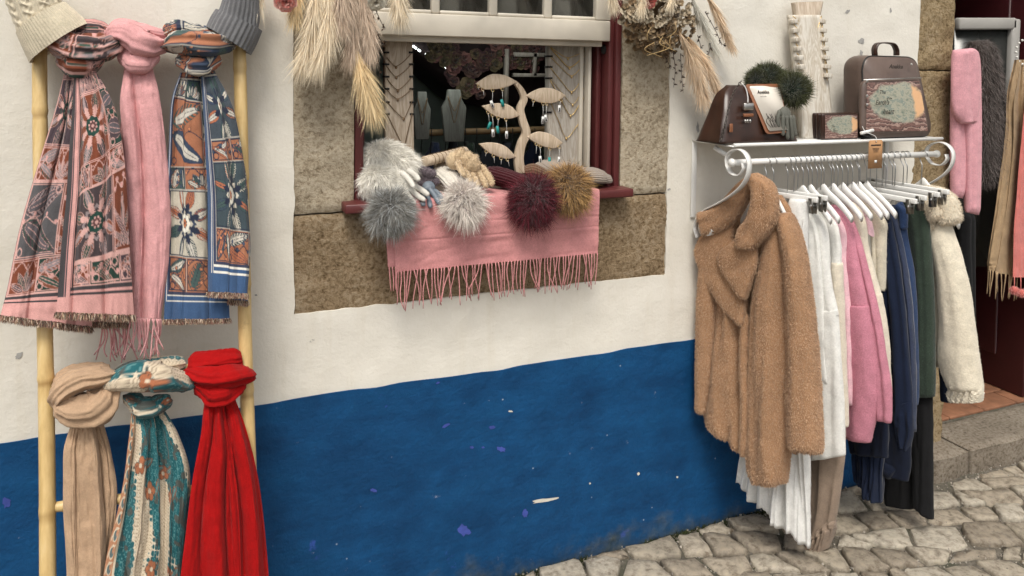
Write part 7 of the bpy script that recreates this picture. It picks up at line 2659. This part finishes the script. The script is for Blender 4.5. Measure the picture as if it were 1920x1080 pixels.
nk_ = rounded_panel([P(1499, 62, .058), P(1532, 62, .058), P(1544, 2, .052), P(1491, 4, .052)], .006)
MB().prism(nk_, (0, 1, 0), .02).build('neck', 'mango_wood', nb_, smooth=False)

# --- purses
pr = thing('purse_stack', 'three small brown printed purses standing one behind the other', 'purses', onshelf(1570, .12))
for k_ in range(3):
    o = .165 - .022 * k_
    dx = -7 * k_
    fr_ = [onshelf(1542 + dx, o), onshelf(1611 + dx, o), P(1611 + dx, 213, o), P(1542 + dx, 213, o)]
    h = P(1570, 213, .165)[2] - SHZ
    for p in fr_[2:]:
        p[2] = SHZ + h
    pb = MB().loft(soft_box(fr_, (0, .016, 0), .006, 0)).build('purse', 'leather_brown', pr)
    if k_ == 0:
        c = sum(fr_) / 4
        q = [c + (p - c) * .88 + A([0, -.0015, 0]) for p in fr_]
        pp = MB().grid(uv_patch(q, bulge=.002)).build('printed_front', 'landscape_print', pb)
        lettering('The', pp, 'ink', q[0] + A([.022, -.003, .036]), (1, 0, 0), (0, 0, 1), .009, .3)
        lettering('heart', pp, 'ink', q[0] + A([.028, -.003, .022]), (1, 0, 0), (0, 0, 1), .010, .3)
        MB().ellipsoid(q[2] + A([-.008, -.002, -.008]), (.0025, .001, .0025), 10, 6).build('stud', 'silver', pb)

# --- backpack
bp = thing('backpack', 'taupe leather backpack with a printed landscape pocket at the right end of the shelf', 'backpack', onshelf(1680, .12))
BO = .165
f_ = [onshelf(1616, BO), onshelf(1742, BO), P(1722, 102, BO - .02), P(1617, 104, BO - .02)]
ztop = P(1670, 104, BO - .02)[2]
f_[2][2] = f_[3][2] = ztop
o = rounded_panel(f_, .052, 12)
c = o.mean(0)
R_ = []
for q in np.linspace(0, 1, 12):
    k = 1 - .05 * (abs(2 * q - 1) ** 3)
    rr = c + (o - c) * k + A([0, .085, 0]) * q
    fl_ = smooth(ztop, SHZ, rr[:, 2]) * (1 - q)
    rr[:, 1] -= .02 * fl_
    rr += .003 * np.stack([vnoise(rr * 22), vnoise(rr * 22 + 7), vnoise(rr * 22 + 15) * .5], 1)
    rr[:, 2] = np.maximum(rr[:, 2], SHZ + .001)
    R_.append(rr)
bb_ = MB().loft(A(R_)).build('bag_body', 'leather_taupe', bp)
# piping round the front edge
MB().tube(np.vstack([R_[1], R_[1][:1]]) + A([0, -.002, 0]), .0028, 6, cap=False).build('piping', 'strap_black', bb_)
# lower pocket with the print
q = [P(1617, 252, BO + .022), P(1746, 250, BO + .022), P(1728, 146, BO + .004), P(1619, 150, BO + .004)]
pk = MB().loft(soft_box(q, (0, .025, 0), .034, 0, n=10)).build('front_pocket', 'leather_taupe', bp)
cq = sum(q) / 4
qq = [cq + (p - cq) * .90 + A([0, -.001, 0]) for p in q]
pf = MB().grid(uv_patch(qq, 20, 20, .004)).build('printed_front', 'landscape_print', pk)
rt_ = norm(qq[1] - qq[0])
for txt, px, py, sz in (('The', 1648, 176, .018), ('of the', 1662, 186, .010), ("Earth's", 1641, 196, .022), ('heart', 1655, 213, .023)):
    lettering(txt, pf, 'ink', P(px, py, BO + .024), rt_, (0, 0, 1), sz, .25, bold=.0003)
lettering('Anekke', bb_, 'chain_dark', P(1666, 128, BO + .002), rt_, (0, 0, 1), .020, .3, name='emblem', depth=.002, bold=.0006)
MB().ellipsoid(P(1709, 121, BO + .0), (.004, .003, .005), 10, 6).build('stud', 'silver', bb_)
MB().tube([P(1619, 150, BO + .009), P(1728, 146, BO + .009)], .0022, 6).build('zip', 'silver', pk)
for (x, y) in ((1626, 152), (1626, 180), (1626, 197)):
    MB().box(P(x, y, BO + .02), (.008, .004, .010)).build('zip_pull', 'silver', pk, smooth=False, bevel=.002)
hd = spline([P(1640, 104, .13), P(1640, 90, .13), P(1648, 81, .13), P(1672, 82, .13), P(1680, 92, .13), P(1681, 104, .13)], 30)
m = MB()
strip(m, hd, (0, .022, 0), .004)
m.build('handle', 'leather_brown', bp)
sm_ = spline([P(1618, 225, .12), P(1606, 232, .13), P(1612, 250, .16), P(1632, 258, .185), P(1618, 262, .19)], 20)
m = MB()
strip(m, sm_, (0, .02, .006), .004)
m.build('strap', 'strap_black', bp)
pg = thing('display_peg', 'small white plastic tube lying in front of the backpack', 'tube', P(1626, 247, .2))
MB().tube([P(1614, 250, .195), P(1637, 244, .20)], .0055, 12).build('tube', 'white_metal', pg)

# ------------------------------------------------------------------ stock hung in the doorway
def hang_pillow(edgesL, edgesR, off, tf, tb, seed, folds=.003, nf=3, **kw):
    """stuffed panel in a plane parallel to the wall"""
    nt, nth = 70, 48
    Ls, Rs = spline(edgesL, nt), spline(edgesR, nt)
    L3, R3 = Pv(Ls[:, 0], Ls[:, 1], off), Pv(Rs[:, 0], Rs[:, 1], off)
    C, a = (L3 + R3) / 2, (R3 - L3) / 2
    th = np.linspace(0, TAU, nth, endpoint=False)
    t = np.linspace(0, 1, nt)[:, None]
    sn, cs = np.sin(th)[None], np.cos(th)[None]
    env = np.sqrt(np.clip(1 - (1 - np.minimum(t / .08, 1)) ** 2, .1, 1)) * np.sqrt(np.clip(1 - (1 - np.minimum((1 - t) / .05, 1)) ** 2, .25, 1))
    hh = np.where(sn > 0, tf, tb) * np.sign(sn) * np.abs(sn) ** .8 * env
    f = 2 * np.abs(np.sin(nf * cs + seed + .4 * vnoise(np.stack(np.broadcast_arrays(t * 3, cs, cs * 0 + seed), -1)))) ** .8 - 1
    hh = hh + folds * f * np.abs(sn) ** .5
    return C[:, None] + cs[..., None] * a[:, None] + A([0, -1, 0]) * hh[..., None]


wool('fuzzy_pink', lin(218, 160, 168), .15, .5, 380, .15)
PK2 = A(lin(226, 172, 180))
b1 = hang_pillow([(1788, 100), (1784, 180), (1783, 260), (1784, 368)], [(1822, 92), (1822, 150), (1816, 250), (1804, 372)], .035, .022, .02, 1)
b2 = hang_pillow([(1812, 120), (1810, 220), (1812, 320), (1812, 398)], [(1833, 104), (1836, 200), (1836, 300), (1833, 403)], .06, .02, .02, 2)
b3 = hang_pillow([(1787, 94), (1785, 150), (1787, 205), (1800, 232)], [(1822, 90), (1834, 106), (1836, 180), (1826, 232)], .062, .024, .02, 3)
garment('pink_sweater', 'fuzzy light pink ribbed sweater hanging on the stone door jamb', [('body', b1), ('sleeve', b2), ('shoulder', b3)], 'fuzzy_pink', P(1810, 95, .04), 'sweater',
        dict(per=30000, len=.0045, w=.0005, root=PK2 * .85, tip=PK2 * 1.1, var=.15, spread=.7, flow=(0, 0, -.3)), 'stock hanging in the doorway')
g_ = hang_pillow([(1818, 78), (1826, 160), (1832, 260), (1836, 346)], [(1852, 74), (1868, 150), (1878, 250), (1882, 342)], -.085, .045, .04, 4)
FG = A(lin(104, 94, 90))
wool('fur_base', lin(70, 62, 58), .2)
garment('fur_jacket', 'grey brown fur jacket hanging just inside the doorway', [('body', g_)], 'fur_base', P(1850, 80, -.085), 'jacket',
        dict(per=36000, len=.026, w=.0009, root=FG * .45, tip=FG * 1.25, var=.3, spread=.35, flow=(0, 0, -1.0)), 'stock hanging in the doorway')
mr = thing('framed_mirror', 'grey framed mirror on the dark wall inside the doorway', 'mirror', P(1850, 480, -.17))
fp = [P(1790, 36, -.17), P(1897, 36, -.17), P(1878, 500, -.17), P(1790, 500, -.17)]
MB().prism(fp[::-1], (0, 1, 0), .01).build('glass_sheet', 'mirror', mr, smooth=False)
for a, b, w_ in ((fp[0], fp[1], .05), (fp[1], fp[2], .05)):
    MB().bar(a + A([0, -.01, -.02 if a is fp[0] else 0]), b + A([0, -.01, -.02 if a is fp[0] else 0]), .03, w_, up=(0, 0, 1) if a is fp[0] else (1, 0, 0)).build('frame', 'grey_frame', mr, smooth=False, bevel=.008)
# two scarves on a beaded hanger on the door
ts = tail([(1902, 112), (1888, 180), (1878, 300), (1856, 470), (1850, 505)], [(1926, 112), (1926, 250), (1920, 400), (1906, 520)], (-.02, -.02), 2.2, .014, 91, nu=80, nv=160)
wool('wool_camel', lin(168, 142, 110), .1)
wool('wool_coral', lin(206, 116, 108), .3)
r1 = scarf('camel_scarf', 'camel fringed scarf on the beaded hanger at the right edge', P(1905, 115, -.02), [('tail', 'wool_camel', [(*ts, False)])], 'stock hanging in the doorway')
ed_ = ts[0][:, -1]
for j in range(16):
    m = MB()
    fringe_string(m, ed_[int((j + .5) / 16 * len(ed_))], .10 * rng.uniform(.8, 1.1), .0028, 700 + j, .008)
    m.build('tassel', 'wool_camel', r1)
cs_ = tail([(1934, 150), (1916, 230), (1905, 380), (1900, 520)], [(1990, 150), (1990, 300), (1990, 400), (1990, 520)], (.02, .02), 2.0, .014, 92, nu=70, nv=140)
r2 = scarf('coral_scarf', 'coral pink scarf with fur balls along its hem at the right edge', P(1940, 150, .02), [('tail', 'wool_coral', [(*cs_, False)])], 'stock hanging in the doorway')
for j, (x, y) in enumerate(((1902, 545), (1914, 550), (1926, 548))):
    c = P(x, y, .025)
    po = MB().ellipsoid(c, (.014, .014, .016), 14, 10).build('fur_ball', 'wool_coral', r2)
    m = MB()
    d = norm(rng.normal(size=(700, 3)))
    k = rng.uniform(.8, 1.2, (700, 1))
    strands(m, c + d * .012, d, rng.uniform(.006, .011, 700), .0006, A(lin(206, 120, 116)) * k, A(lin(230, 160, 152)) * k, nseg=2)
    m.build('pile', 'fur', po, kind='stuff')
    MB().tube([P(x, 518, .02), c], .0018, 5).build('cord', 'wool_coral', r2)
bh = thing('beaded_hanger', 'round hanger of white pearl beads holding scarves at the right edge', 'hanger', P(1925, 100, -.02))
simple('pearl', (.70, .68, .63), .25, .05, 20)
for j in range(16):
    a = TAU * j / 16
    MB().ellipsoid(P(1924 + 19 * math.cos(a), 98 + 24 * math.sin(a), -.02), (.0052,) * 3, 10, 7).build('bead', 'pearl', bh)
# black garment hem low behind the pink sweater
g_ = hang_pillow([(1796, 395), (1797, 480), (1800, 640)], [(1822, 398), (1822, 500), (1822, 640)], -.06, .03, .03, 6)
garment('black_coat', 'black coat hanging in the dark behind the pink sweater', [('body', g_)], 'cloth_black', P(1808, 400, -.1), 'coat', None, 'stock hanging in the doorway')
